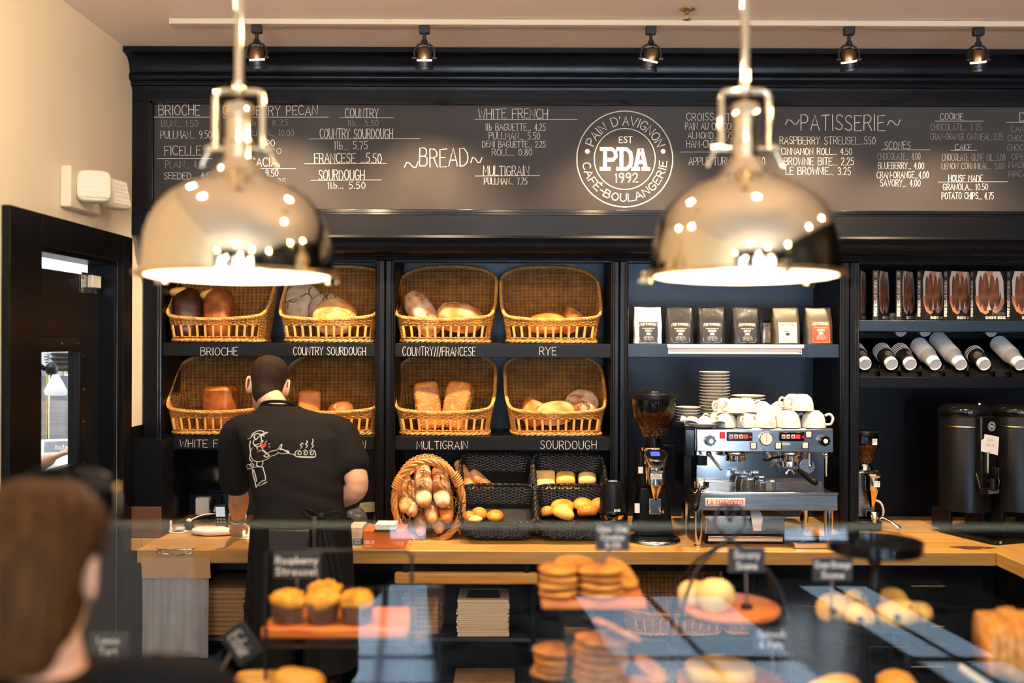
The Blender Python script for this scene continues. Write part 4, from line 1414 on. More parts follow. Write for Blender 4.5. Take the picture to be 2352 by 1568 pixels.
def batard(label, L, r, loc, rot, m='crust_pale', scores=0, seed=1, group='baguettes', name='baguette', e=2.6, amp=.06, ends=.0):
    mb = superball(L / 2, r, r * .85, e, 2, nu=24, nv=30, amp=0)
    # the long axis of the ball is z: lay it along x
    mb.v = [(p[2] / (r * .85) * L / 2, p[1], -p[0] * 2 * r / L * .85) for p in mb.v]
    rr = random.Random(seed)
    mb.v = [tuple(Vector(p) * (1 + amp * noise.noise(Vector(p) * 14 + Vector((seed * 5, 0, 0))))) for p in mb.v]
    o = piece(name, mb, M[m], label, 'bread', loc, rot, group)
    for k in range(scores):
        x = (-.5 + (k + .5) / scores) * L * .8
        q = []
        for g_ in (-1, -.5, 0, .5, 1):
            xx, k_ = x + g_ * r * .6, 0
            k_ = max(.05, 1 - abs(2 * xx / L) ** e) ** (1 / e)
            q.append((xx, g_ * r * .34 * k_, r * .85 * k_ * math.sqrt(1 - (.34 * g_) ** 2) * .985))
        scoreline(q, .009, m='crumb' if m != 'crust_flour' else 'crust_pale', parent=o)
    return o


B1 = scoop('upper wicker basket above the brioche sign, holding two glossy brown loaves', 487, 787, FACE + .01, SH1, R(1))
B2 = scoop('upper wicker basket above the country sourdough sign, heaped with floury rounds', 750, 787, FACE + .01, SH1, R(-1))
B3 = scoop('upper wicker basket above the country and francese sign', 1020, 787, FACE + .01, SH1, R(-2))
B4 = scoop('upper wicker basket above the rye sign', 1268, 787, FACE + .01, SH1, R(2))
B5 = scoop('lower wicker basket above the white french sign, left of the worker', 487, 1000, FACE + .01, SH2, R(1))
B6 = scoop('lower wicker basket just right of the worker\'s head', 752, 1000, FACE + .01, SH2, R(0))
B7 = scoop('lower wicker basket above the multigrain sign, with two seeded loaves', 1018, 1000, FACE + .01, SH2, R(-1))
B8 = scoop('lower wicker basket above the sourdough sign', 1278, 1000, FACE + .01, SH2, R(3))

# B1: two brioche loaves
for px_, lab, rz_, g in ((430, 'glossy dark brioche at the left of the brioche basket', 18, 'crust_dark'), (503, 'glossy brown brioche at the right of the brioche basket', -12, 'crust_brown')):
    p = at(px_, 720, 5.0)
    o = tin_loaf(lab, .150, .13, .235, (p.x, 5.0, SH1 + .132), (R(-16), R(4 if px_ < 460 else -7), R(rz_)), g, dome=.03, seed=px_, group='brioche loaves', name='brioche', taper=.84, ee=(3.4, 3.2))
    nb = superball(.050, .036, .020, 2.5, 2.5, amp=.1, seed=px_)
    nb.build('torn_side', M['brioche_gold'], o, smooth=180, loc=(-.050, -.012, .118), rot=(0, R(-14), R(10)))
# B2: two grey rounds standing, one golden in front
p = at(693, 690, 5.10)
boule('large grey floury round loaf standing at the back of the country sourdough basket', .106, .05, (p.x, 5.10, SH1 + .205), (R(64), R(-8), 0), 'crust_grey', 4, 11)
p = at(750, 705, 5.03)
boule('grey floury round loaf leaning in the middle of the country sourdough basket', .097, .05, (p.x, 5.045, SH1 + .165), (R(60), R(8), 0), 'crust_grey', 4, 14)
p = at(770, 735, 4.97)
boule('golden round loaf at the front of the country sourdough basket', .110, .06, (p.x, 4.965, SH1 + .128), (R(54), R(10), 0), 'crust_pale', 2, 17, cm='crust_gold')
# B3
p = at(970, 712, 5.0)
o = batard('pale floury country loaf upright at the left of the country and francese basket', .25, .076, (p.x, 5.0, SH1 + .150), (R(8), R(56), R(-14)), 'crust_flour', 0, 3, 'country loaves', 'country_loaf', 2.8, .10)
p = at(1055, 728, 5.01)
o = batard('striped floury loaf lying right of the country and francese basket', .235, .088, (p.x, 5.0, SH1 + .125), (R(-14), R(8), R(10)), 'crust_pale', 3, 5, 'country loaves', 'country_loaf', 2.4, .06)
# B4
p = at(1258, 745, 4.98)
o = boule('round orange-brown rye loaf lying in the rye basket', .100, .062, (p.x, 4.985, SH1 + .098), (R(12), 0, 0), 'crust_gold', 1, 21, 'rye loaves', 'crust_pale')
p = at(1332, 722, 5.02)
half_loaf('golden cut rye loaf standing on its side at the right of the rye basket', .060, .052, .12, (p.x - .02, 5.01, SH1 + .148), (R(30), R(-52), R(14)), 'crust_gold', 5, 'rye loaves')
# B5
p = at(506, 930, 4.98)
tin_loaf('tall square-topped white loaf in the basket left of the worker', .150, .13, .215, (p.x, 4.985, SH2 + .122), (R(-6), R(-3), R(-16)), 'crust_brown', .004, 31, 'tin loaves', .92, 'crust_pan')
# B6
p = at(709, 925, 5.02)
tin_loaf('golden fruited tin loaf beside the worker\'s right ear', .118, .11, .19, (p.x, 5.03, SH2 + .112), (R(-4), R(2), R(12)), 'crust_pan', .006, 33, 'tin loaves', .93, 'crust_gold')
p = at(783, 955, 4.98)
boule('small dark knotted pecan loaf at the front right of the basket beside the worker', .068, .048, (p.x, 4.97, SH2 + .11), (R(18), R(-14), 0), 'crust_brown', 1, 35, 'pecan loaves', 'crust_pale')
# B7: two seeded loaves
for px_, lab, rt in ((983, 'seed-covered multigrain loaf at the left of its basket', -7), (1050, 'seed-covered multigrain loaf at the right of its basket', 9)):
    p = at(px_, 925, 4.99)
    o = tin_loaf(lab, .128, .115, .23, (p.x, 4.99, SH2 + .135), (R(-12), R(rt), R(rt * -1.2)), 'crust_pan', .008, px_, 'multigrain loaves', .94, 'crust_gold', 'multigrain_loaf')
    sd = MB()
    rr = random.Random(px_)
    me = o.data
    fs = [f for f in me.polygons if f.center.z > -.11]
    wts = [f.area for f in fs]
    for f in rr.choices(fs, wts, k=1000):
        v = [me.vertices[i].co for i in f.vertices]
        u, w_ = rr.random(), rr.random()
        c = v[0].lerp(v[1], u).lerp(v[3 % len(v)].lerp(v[2], u), w_)
        q = f.normal.to_track_quat('Z', 'Y').to_matrix().to_4x4()
        sd.ball((0, 0, 0), (.0042, .0028, .0018), M=T(*c) @ q @ RZ(rr.uniform(0, 6)), nu=5, nv=3)
    stuff(sd.build('seed_coating', M['seed'], o, smooth=180))
# B8
p = at(1232, 923, 5.03)
half_loaf('browned half sourdough leaning at the left of the sourdough basket', .072, .075, .12, (p.x + .012, 5.03, SH2 + .145), (R(0), R(-62), R(24)), 'crust_gold', 8, 'sourdough loaves')
p = at(1276, 940, 4.97)
o = batard('pale oval sourdough lying at the front of the sourdough basket', .20, .072, (p.x, 4.97, SH2 + .105), (R(10), R(-8), R(8)), 'crust_pale', 0, 9, 'sourdough loaves', 'sourdough_loaf', 2.2, .05)
p = at(1337, 920, 5.03)
boule('floury round sourdough standing at the right of the sourdough basket', .088, .052, (p.x, 5.03, SH2 + .145), (R(56), R(-10), 0), 'crust_flour', 4, 41, 'sourdough loaves', 'crust_brown')

# ---------------------------------------------------------------- black tray baskets on the worktop
bb = basket(.155, .105, .10, lambda z: 1 + .14 * z / .11, lambda x, y: .118, pitch=.0085, stake=.017, rw=.0034, rimr=.0065, e=6)
BBm = [(bb[0].mesh('weave', M['wicker_black']), 'woven_wall'), (bb[2].mesh('rim', M['wicker_black']), 'braided_rim'), (bb[3].mesh('base', M['wicker_black']), 'basket_floor')]


def tray_basket(label, px, py, Y, tilt, z, rz=0, s=1.0):
    p = at(px, py, Y)
    t = thing('tray_basket', label, 'basket', (p.x, Y, z), 0, 'black woven tray baskets')
    t.rotation_euler = (tilt, 0, rz)
    t.scale = (s, 1, 1)
    for me, nm in BBm:
        obj(nm, me, t)
    return t


# each pair: a rear basket propped high, a front basket tipped towards the shop
def prop(label, px, Y, w, h):
    p = at(px, 1100, Y)
    t = thing('basket_riser', label, 'stand', (p.x, Y, CT))
    MB().bx(-w, w, -.06, .06, .001, h).build('block', M['black_plastic'], t, bevel=.004)


T1 = tray_basket('front black tray basket with a few small rolls, right of the baguette basket', 1145, 1190, 4.70, R(38), CT + .078, 0)
T2 = tray_basket('rear black tray basket with two cut baguettes, right of the round willow basket', 1140, 1100, 4.93, R(40), CT + .20, 0, .98)
T3 = tray_basket('front black tray basket heaped with glossy buns, beside the black tamper', 1318, 1185, 4.70, R(38), CT + .078, R(2), 1.04)
T4 = tray_basket('rear black tray basket with square ciabatta rolls, beside the black tamper', 1305, 1095, 4.93, R(40), CT + .20, R(2), .98)
prop('low black riser under the rear basket of cut baguettes', 1142, 4.99, .13, .165)
prop('low black riser under the rear basket of ciabatta rolls', 1310, 4.99, .13, .165)


def roll(name, label, r, h, px, py, Y, m, grp, rot=(0, 0, 0), seed=1, e2=2.0, e1=2.0):
    p = at(px, py, Y)
    mb = superball(r[0], r[1], h, e1, e2, 24, 14, amp=.06, sc=16, seed=seed, flat=.55)
    return piece(name, mb, M[m], label, 'bread roll', tuple(p), rot, grp)


g = 'small rolls in the front black basket'
roll('bread_roll', 'small golden roll at the far left of the front left black basket', (.036, .034), .024, 1077, 1186, 4.67, 'bun', g, (R(20), 0, 0), 1)
roll('bread_roll', 'tallest small golden roll in the front left black basket', (.038, .036), .028, 1101, 1179, 4.68, 'bun', g, (R(24), R(12), 0), 2)
roll('bread_roll', 'small golden roll at the right of the front left black basket', (.040, .036), .026, 1137, 1184, 4.67, 'bun', g, (R(20), 0, 0), 3)
roll('bread_roll', 'pale small roll lowest in the front left black basket', (.036, .03), .018, 1091, 1191, 4.655, 'scone', g, (R(10), 0, 0), 4)
g = 'glossy buns in the black basket'
for j, (px_, py_, Y, rr_, lab) in enumerate(((1292, 1163, 4.715, .058, 'glossy golden bun on top at the left of the front right black basket'), (1341, 1161, 4.72, .058, 'darkest glossy bun on top of the front right black basket'),
                                            (1294, 1179, 4.665, .058, 'pale-sided bun at the bottom centre of the front right black basket'), (1350, 1174, 4.665, .050, 'golden bun at the bottom right of the front right black basket'),
                                            (1257, 1176, 4.69, .036, 'small bun at the far left of the front right black basket'), (1375, 1160, 4.72, .046, 'glossy bun half hidden behind the black tamper'))):
    roll('bun', lab, (rr_, rr_ * .9), .036 if rr_ > .04 else .03, px_, py_, Y, 'bun' if j not in (2,) else 'scone_gold', g, (R(16), R(rnd.uniform(-8, 8)), j), 50 + j)
g = 'ciabatta rolls in the rear black basket'
roll('ciabatta_roll', 'flat square ciabatta standing at the left of the rear right black basket', (.052, .052), .024, 1251, 1103, 4.93, 'scone', g, (R(62), 0, 0), 61, 7, 3)
roll('ciabatta_roll', 'rounded ciabatta roll in the middle of the rear right black basket', (.048, .042), .034, 1299, 1100, 4.93, 'scone_gold', g, (R(30), 0, 0), 62, 4, 2.6)
roll('ciabatta_roll', 'rounded ciabatta roll at the right of the rear right black basket', (.046, .04), .032, 1349, 1100, 4.93, 'scone', g, (R(30), 0, 0), 63, 3, 2.4)
roll('ciabatta_roll', 'flat ciabatta lying low in front of the two rounded ciabatta rolls', (.055, .036), .014, 1305, 1121, 4.895, 'scone', g, (R(20), 0, 0), 64, 5, 3)
roll('ciabatta_roll', 'flat ciabatta lying lowest at the left of the rear right black basket', (.055, .036), .014, 1262, 1124, 4.885, 'scone', g, (R(20), 0, 0), 65, 5, 3)
g = 'cut baguettes in the rear black basket'
for px_, py_, Y, ry, L, lab in ((1072, 1098, 4.94, 58, .20, 'longest floury baguette half leaning in the rear left black basket'), (1113, 1113, 4.93, 46, .19, 'cut baguette half lying right in the rear left black basket'),
                                (1078, 1121, 4.90, 62, .10, 'short baguette end low at the left of the rear left black basket')):
    p = at(px_, py_, Y)
    batard(lab, L, .034, tuple(p), (R(10), R(ry), R(-4)), 'crust_pale', 1 if L > .15 else 0, px_, g, 'baguette', 3.0, .05)

# ---------------------------------------------------------------- round willow basket lying on its side
c0 = at(984, 1152, 4.64)
c1 = at(978, 1118, 5.0)
wb = thing('willow_basket', 'round open-weave willow basket tipped on its side, packed with baguettes', 'basket', (c0.x, 4.8, CT))
ax = (c1 - c0)
axn = ax.normalized()
e1_ = Vector((1, 0, 0))
e2_ = axn.cross(e1_).normalized() * -1
if e2_.z < 0:
    e2_ = -e2_


def wpt(t, k, rr=None):
    r = (.165 - .028 * k + .012 * math.sin(PI * k)) if rr is None else rr
    q = c0 + ax * k
    return q + e1_ * (r * .97 * math.cos(t)) + e2_ * (r * 1.15 * math.sin(t))


m = MB()
for j in range(26):
    t = 2 * PI * j / 26
    m.tube([wpt(t, k / 6) for k in range(7)], .0040, 5)
for row in range(9):
    k = [.06, .10, .14, .30, .34, .62, .66, .92, .96][row]
    m.tube([wpt(2 * PI * j / 104, k, (.165 - .028 * k + .012 * math.sin(PI * k)) + .005 * math.sin(j * PI / 2 + row * PI)) for j in range(104)], .0042, 5, closed=True)
for rr in (.125, .10, .075, .05, .025):
    m.tube([wpt(2 * PI * j / 40, 1.0, rr) for j in range(40)], .004, 5, closed=True)
for j in range(14):
    t = 2 * PI * j / 14
    m.tube([wpt(t, 1.0, .137), wpt(t, 1.0, .02)], .004, 5)
m.w('woven_wall', M['willow'], wb)
m = MB()
for s in range(4):
    q = []
    for j in range(128):
        t = 2 * PI * j / 128
        a = 2 * PI * (s / 4 + j / 128 * 7)
        p = wpt(t, 0)
        u = (p - c0).normalized()
        q.append(p + u * (.010 * math.cos(a)) + axn * (.010 * math.sin(a)))
    m.tube(q, .0072, 6, closed=True)
m.w('twisted_rim', M['willow'], wb)
hd_ = MB()
hb = [wpt(R(155), 0), wpt(R(128), -.12, .175), wpt(R(96), -.20, .178), wpt(R(60), -.12, .175), wpt(R(28), 0)]
H_ = spline([wpt(R(150), .0, .168), at(940, 1085, 4.74), at(975, 1062, 4.84), at(1015, 1072, 4.8), wpt(R(36), 0, .168)], 8)
for s in range(3):
    hd_.tube([p + Vector((.008 * math.cos(j * .7 + s * 2.1), 0, .008 * math.sin(j * .7 + s * 2.1))) for j, p in enumerate(H_)], .0062, 6)
hd_.w('handle', M['willow'], wb)
for a in (152, 34):
    w_ = MB()
    for j in range(6):
        q = wpt(R(a + (j - 2.5) * 3.2), 0)
        u = (q - c0).normalized()
        w_.tube([q + u * .020 * math.cos(b) + axn * .020 * math.sin(b) for b in [2 * PI * i / 12 for i in range(12)]], .0052, 5, closed=True)
    w_.w('rim_binding', M['willow'], wb)
g = 'baguettes in the willow basket'
for j, (px_, py_, dx, dz, L, r, mm, lab) in enumerate((
        (931, 1155, -.01, .02, .30, .032, 'crust_pale', 'poppy-seeded baguette at the far left of the willow basket'),
        (945, 1165, .0, .00, .28, .031, 'crust_flour', 'floury baguette second from the left in the willow basket'),
        (973, 1140, .0, .10, .34, .036, 'crust_flour', 'floury baguette standing out at the top middle of the willow basket'),
        (1016, 1142, -.03, .06, .30, .038, 'crust_flour', 'floury baguette slanting at the upper right of the willow basket'),
        (991, 1180, .0, .00, .28, .030, 'crust_pale', 'baguette low in the middle of the willow basket'),
        (1026, 1180, .0, .02, .28, .032, 'crust_gold', 'golden baguette at the lower right of the willow basket'),
        (966, 1212, .0, .0, .24, .026, 'crust_pale', 'baguette at the bottom of the willow basket'),
        (1008, 1206, .0, .0, .24, .028, 'crust_flour', 'floury baguette at the bottom right of the willow basket'))):
    p = at(px_, py_, 4.66)
    d = (axn + Vector((dx, 0, dz + .42))).normalized()
    r *= 1.16
    q = d.to_track_quat('X', 'Z').to_euler()
    o = batard(lab, L, r, tuple(p + d * L * .30), q, mm, 2, 70 + j, g, 'baguette', 3.2, .05)
    if j == 0:
        sd = MB()
        rr = random.Random(4)
        for k in range(240):
            x = rr.uniform(-.44, .44) * L
            a = rr.uniform(R(20), R(160))
            kk = (1 - abs(2 * x / L) ** 3.2) ** (1 / 3.2)
            sd.ball((x, r * kk * math.cos(a) * 1.01, r * .85 * kk * math.sin(a) * 1.02 + .001), .0015, nu=5, nv=3)
        stuff(sd.build('poppy_seeds', M['crack'], o, smooth=180))
# ---------------------------------------------------------------- coffee bags
def ordinal(n):
    return ['first', 'second', 'third', 'fourth', 'fifth', 'sixth', 'seventh', 'eighth', 'ninth', 'tenth', 'eleventh', 'twelfth', 'thirteenth', 'fourteenth', 'fifteenth', 'sixteenth', 'seventeenth',
            'eighteenth', 'nineteenth', 'twentieth', 'twenty-first', 'twenty-second', 'twenty-third', 'twenty-fourth'][n - 1]


def coffee_bag(label, px, Y, mb_mat, lab_mat, ink, word, rz=0.0, lh=(.0, .105), back=False):
    p = at(px, 787, Y)
    t = thing('coffee_bag', label, 'coffee bag', (p.x, Y, CSZ + .0015), rz, 'coffee bags on the navy shelf')
    w, h = .070, .178
    rings = []
    for k in range(13):
        f = k / 12
        z = h * f
        d = .038 * (1 - f ** 2.2) + .0025
        ww = w * (1 - .05 * f) * (1 - .02 * math.sin(f * 9))
        rg = []
        for j in range(28):
            a = 2 * PI * j / 28
            x = ww * math.copysign(abs(math.cos(a)) ** .35, math.cos(a))
            y = d * math.copysign(abs(math.sin(a)) ** .55, math.sin(a))
            wr = .0025 * noise.noise(Vector((x * 30, z * 26, px * .1 + (a > PI))))
            rg.append((x, y + wr * (1 if abs(x) < ww * .9 else 0), z if f < 1 else z + .003 * math.sin(x * 40 + px)))
        rings.append(rg)
    MB().loft(rings).build('pouch', M[mb_mat], t, smooth=60)
    MB().bx(-w * .93, w * .93, -.0045, .0045, h - .016, h - .012).build('seal_fold', M[mb_mat], t)
    if back:
        return t
    fy = lambda z: -(.038 * (1 - (z / h) ** 2.2) + .0025) - .0022
    lw = .046
    L = MB()
    zz = [.004 + (lh[1] - .004) * k / 6 for k in range(7)]
    L.loft([[(-lw, fy(z), z) for z in zz], [(lw, fy(z), z) for z in zz]], closed=False)
    lb = L.build('label', M[lab_mat], t)
    I = MB()
    f3 = lambda x, z: (x, fy(z) - .0008, z)
    q = lambda tx, a, b, c, d, w_: write(I, tx, a, b, c, d, w_, to3=f3, wob=.03)
    c = .004 + (lh[1] - .004) * .84
    arc = lambda x: c + .006 - 3.2 * x * x
    st, tw = strokes("PAIN D'AVIGNON", wob=.03)
    for s_ in st:
        ribbon(I, [((a / tw - .5) * .074, arc((a / tw - .5) * .074) + (b / 6 - .5) * .011) for a, b in s_], .0017, 0, f3)
    q('COFFEE ROASTING CO', -.030, .030, c - .017, c - .013, .0008)
    q(word, -.013 - .0016 * len(word) * .5, .013 + .0016 * len(word) * .5, c - .031, c - .022, .0018)
    # cup emblem
    cz = c - .041
    ribbon(I, [(-.010, cz + .004), (-.008, cz - .003), (.006, cz - .003), (.008, cz + .004), (-.010, cz + .004)], .0032, 0, f3)
    ribbon(I, [(-.006, cz), (.004, cz)], .006, 0, f3)
    ribbon(I, [(.008, cz + .003), (.012, cz + .001), (.007, cz - .002)], .0014, 0, f3)
    ribbon(I, [(-.014, cz - .006), (.014, cz - .006)], .0016, 0, f3)
    for k, ww in enumerate((.020, .026, .022, .026)):
        z = cz - .013 - k * .0055
        if z > .008:
            q('whole bean roast'[: 16 - k], -ww, ww, z - .002, z + .0012, .0007)
    for sx in (-1, 1):
        ribbon(I, [(sx * .041, .010), (sx * .043, .018), (sx * .043, c + .004), (sx * .038, c + .010)], .0009, 0, f3)
    ribbon(I, [(-.038, c + .0115), (.038, c + .0115)], .0008, 0, f3)
    ribbon(I, [(-.036, .0065), (-.008, .0065)], .0008, 0, f3)
    ribbon(I, [(.008, .0065), (.036, .0065)], .0008, 0, f3)
    I.build('label_print', M[ink], lb, smooth=0)
    return t


YB = 4.925
coffee_bag('white coffee bag with a black label, leftmost on the navy shelf', 1487, YB, 'bag_white', 'label_black', 'label_cream', 'PERU')
coffee_bag('black coffee bag with a black espresso label beside the white bag', 1560, YB, 'bag_black', 'label_black', 'label_cream', 'ESPRESSO')
coffee_bag('black coffee bag with a black label, third from the left on the navy shelf', 1633, YB, 'bag_black', 'label_black', 'label_cream', 'ESPRESSO', R(-2))
coffee_bag('wider silvery-sided bag with a black decaf label, fourth along the navy shelf', 1711, YB, 'bag_black', 'label_black', 'label_cream', 'DECAF', R(4))
coffee_bag('dark bag mostly hidden behind the cream-labelled coffee bag', 1768, YB + .12, 'bag_black', 'label_cream', 'label_black', 'PERU', R(4))
coffee_bag('dark coffee bag with a cream label', 1803, YB, 'bag_silver', 'label_cream', 'label_black', 'HALF', R(5))
coffee_bag('dark coffee bag with a bright red label, at the right end of the shelf', 1878, YB, 'bag_silver', 'label_red', 'label_cream', 'ETHIOPIA', R(6), lh=(0, .112))

# ---------------------------------------------------------------- baking books
def make_book():
    t = empty('baking_book')
    w, h, d = .185, .245, .030
    # local: cover in the x-z plane facing -y, spine at x=0
    MB().bx(.002, w - .003, .003, d - .003, .004, h - .004).build('pages', M['white_paper'], t)
    m = MB().bx(0, w, 0, .003, 0, h).bx(0, w, d - .003, d, 0, h).bx(0, .003, 0, d, 0, h)
    cv = m.build('cover', M['book_black'], t, bevel=.001)
    f = lambda x, z: (x * w, -.0006, z * h)

    def poly(mb, pts, mi, lift):
        mb.add([(x * w, -.0004 - lift, z * h) for x, z in pts], [tuple(range(len(pts)))], mi)
    I = MB()
    poly(I, [(.12, .99), (.80, .99), (.90, .80), (.92, .42), (.84, .40), (.80, .60), (.72, .20), (.30, .18), (.16, .30), (.06, .46), (.04, .80)], 0, 0)          # shirt
    poly(I, [(.36, .99), (.60, .99), (.50, .84), (.46, .84)], 1, .0002)                                                     # neck
    poly(I, [(.03, .50), (.14, .48), (.24, .30), (.44, .22), (.46, .16), (.34, .12), (.18, .18), (.05, .36)], 1, .0003)            # forearm
    poly(I, [(.92, .46), (.82, .44), (.74, .26), (.60, .24), (.56, .18), (.68, .14), (.84, .22), (.93, .36)], 1, .0003)            # other forearm
    poly(I, [(.28, .22), (.80, .20), (.78, .04), (.36, .04)], 3, .0001)
    for cx, rx, z0, z1, li in ((.20, .07, .26, .90, .0004), (.34, .115, .18, .97, .0006), (.55, .10, .20, .92, .0005), (.70, .07, .26, .88, .0004)):
        poly(I, [(cx + rx * math.cos(a), (z0 + z1) / 2 + (z1 - z0) / 2 * math.sin(a)) for a in [2 * PI * j / 20 for j in range(20)]], 2, li)
    I.build('cover_picture', [M['shirt_white'], M['flesh_print'], M['loaf_print'], M['book_black']], cv, smooth=0)
    L = MB()
    write(L, 'BAKING BOOK', .36 * w, .97 * w, .035 * h, .085 * h, .0034, to3=lambda x, z: (x, -.0014, z), wob=.02)
    L.build('cover_title', M['white_paper'], cv, smooth=0)
    L = MB()
    write(L, 'PAIN', .73 * w, .97 * w, .21 * h, .255 * h, .0016, to3=lambda x, z: (x, -.0014, z), wob=.02)
    write(L, "D'AVIGNON", .56 * w, .97 * w, .115 * h, .165 * h, .0016, to3=lambda x, z: (x, -.0014, z), wob=.02)
    L.build('cover_name', M['book_grey'], cv, smooth=0)
    sp = MB()
    g = lambda a, b: (-.0006, d / 2 + (.5 - b) * .016, a)
    for tx, a, b, ww in (('BAKING BOOK', .02, .100, .0034), ("PAIN D'AVIGNON", .105, .195, .0018), ('FADA', .215, .238, .0008)):
        st, tw = strokes(tx, wob=.02)
        for q in st:
            P = [(a + (b - a) * x / tw, (z / 6 - .5) * .014) for x, z in q]
            ribbon(sp, P, ww, 0, lambda u, v: (-.0006, d / 2 - v, u))
    sp.build('spine_lettering', M['white_paper'], cv, smooth=0)
    return t


bk = make_book()
for j, (px_, rz_, lab) in enumerate(((1975, 62, 'leftmost baking book, showing only its spine beside the cabinet post'), (2017, 53, 'second baking book from the left, turned almost edge-on'),
                                    (2070, 48, 'third baking book from the left, its cover a narrow strip'), (2116, 30, 'fourth baking book from the left, half overlapped'),
                                    (2177, 28, 'fifth baking book from the left, half overlapped'), (2236, 13, 'sixth baking book from the left, its full title showing'),
                                    (2320, 13, 'rightmost baking book, cut by the edge of the photo'))):
    p = at(px_, 730, 4.90)
    o = bk if j == 0 else dup(bk)
    o.location = (p.x, 4.895, BKZ + .0015)
    o.rotation_euler = (0, 0, R(rz_))
    tag(o, lab, 'book', 'black baking books on the upper shelf')

# ---------------------------------------------------------------- paper cups
def make_cup(name, body, plain):
    t = empty(name)
    r0, r1, h = .029, .041, .108
    # axis +z, foot at z=0
    MB().lathe([(r0 - .003, .006), (r0, .001), (r0 + .0004, .012), (r1, h), (r1 - .001, h), (r0 - .0015, .010)], 24).build('cup_wall', M[body], t, smooth=60)
    MB().lathe([(.0005, .006), (r0 - .002, .006)], 24).build('cup_base', M['cup_white'], t)
    if not plain:
        MB().lathe([(r0 - .003, .0058), (r0 + .0002, .0004), (r0 + .0012, .003), (r0 + .0022, .013)], 24).build('white_foot', M['cup_white'], t)
    MB().lathe([(r1 + .002 * math.cos(a), h + .002 * math.sin(a)) for a in [2 * PI * j / 8 for j in range(9)]], 24).build('rim', M['cup_white'], t, smooth=180)
    if not plain:
        e = MB()
        # round emblem printed on the wall
        def f3(x, z):
            zz = .058 + z
            r = r0 + (r1 - r0) * zz / h + .0008
            a = -PI / 2 + x / r
            return (r * math.cos(a), r * math.sin(a), zz)
        ring(e, .021, .0012, 40, f=f3)
        ring(e, .014, .0009, 32, f=f3)
        arc_text(e, "PAIN D'AVIGNON", .0175, .004, R(165), R(15), .0007, f=f3)
        arc_text(e, 'BOULANGERIE', .0175, .004, R(195), R(345), .0007, top=False, f=f3)
        slab_letters(e, .010, .0018, f3)
        e.build('printed_emblem', M['cup_ring'], t, smooth=0)
    return t


blk = make_cup('paper_cup', 'cup_black', False)
wht = make_cup('paper_cup', 'cup_white', True)
first = {'b': True, 'w': True}


def cup_stack(kind, px, n, Yf, z0, where, grp, step=.0085, spin=0.0, zdir=1):
    x = at(px, 845, Yf).x
    for k in range(n):
        src = blk if kind == 'b' else wht
        o = src if first[kind] else dup(src)
        first[kind] = False
        u = Vector((0, math.cos(CANG), math.sin(CANG)))
        o.location = Vector((x, Yf, z0)) + u * (k * step)
        q = Matrix.Rotation(R(90) - CANG, 4, 'X')
        o.rotation_euler = (Matrix.Rotation(-(PI / 2 - CANG), 4, 'X') @ Matrix.Rotation(spin, 4, 'Z')).to_euler()
        tone = 'black' if kind == 'b' else 'white'
        nth = 'frontmost' if k == 0 else ordinal(k + 1) + ' from the front'
        tag(o, '%s paper cup, %s in the stack %s' % (tone, nth, where), 'paper cup', grp)


zc = CPZ + .058
for kind, px_, n, where, spin in (('b', 1988, 5, 'beside the cabinet post', 0), ('b', 2049, 5, 'second from the post', 0), ('b', 2092, 5, 'just left of the white cups', R(24)),
                                  ('w', 2149, 15, 'just right of the black cups', 0), ('w', 2208, 24, 'that is longest', 0), ('b', 2262, 3, 'between white stacks, short', R(-30)),
                                  ('w', 2345, 18, 'at the rack\'s right end', 0)):
    cup_stack(kind, px_, n, FACE + .055, zc, where, ('black' if kind == 'b' else 'white') + ' paper cups on the sloping rack', .0135 if kind == 'b' else .0085, spin)
for px_, n, where in ((2062, 5, 'high at the back left'), (2118, 5, 'high behind the longest stack'), (2270, 9, 'high at the back right')):
    cup_stack('w', px_ + 8, n, FACE + .24, zc + .165, where, 'white paper cups high at the back of the rack', .0085)

# ---------------------------------------------------------------- espresso machine
EY = 4.50
kx = EY / F
ex = at(1757, 1000, EY).x
em_ = thing('espresso_machine', 'two-group stainless steel espresso machine with cups on top', 'espresso machine', (ex, EY, CT + .001))
def e(px, py, Y=EY):
    p = at(px, py, Y)
    return p
def ebx(px0, px1, py0, py1, Y0, Y1, mb=None, Yr=None):
    """box whose front at Y0 spans those pixels"""
    a, b = at(px0, py1, Yr or Y0), at(px1, py0, Yr or Y0)
    return (mb or MB()).bx(a.x, b.x, Y0, Y1, a.z, b.z)


zt = at(1757, 985, EY + .02).z
ebx(1600, 1915, 986, 1037, EY + .02, EY + .05).w('control_panel', M['steel'], em_, bevel=.004)
ebx(1596, 1919, 985, 1037, EY + .05, EY + .48, Yr=EY + .02).w('upper_body', M['steel'], em_, bevel=.004)
ebx(1574, 1599, 985, 1050, EY + .04, EY + .50, Yr=EY + .02).w('side_panel', M['black_gloss'], em_, bevel=.006)
ebx(1583, 1603, 1050, 1128, EY + .20, EY + .45, Yr=EY + .05).w('side_panel', M['black_plastic'], em_, bevel=.004)
ebx(1880, 1895, 1040, 1128, EY + .22, EY + .45, Yr=EY + .05).w('side_panel', M['steel_dark'], em_, bevel=.004)
p0, p1 = at(1600, 1128, EY + .2), at(1893, 1037, EY + .2)
MB().bx(p0.x, p1.x, EY + .20, EY + .215, p0.z - .02, p1.z + .02).w('splashback', M['chrome'], em_)
ebx(1600, 1890, 1107, 1133, EY + .18, EY + .20).w('splash_ledge', M['steel'], em_, bevel=.003)
ebx(1596, 1925, 1136, 1172, EY - .03, EY + .40).w('drip_tray_body', M['steel_dark'], em_, bevel=.004)
ebx(1594, 1926, 1131, 1136, EY - .034, EY - .02).w('tray_edge', M['steel'], em_, bevel=.002)
a, b = at(1597, 1131, EY - .03), at(1925, 1131, EY - .03)
gr = MB()
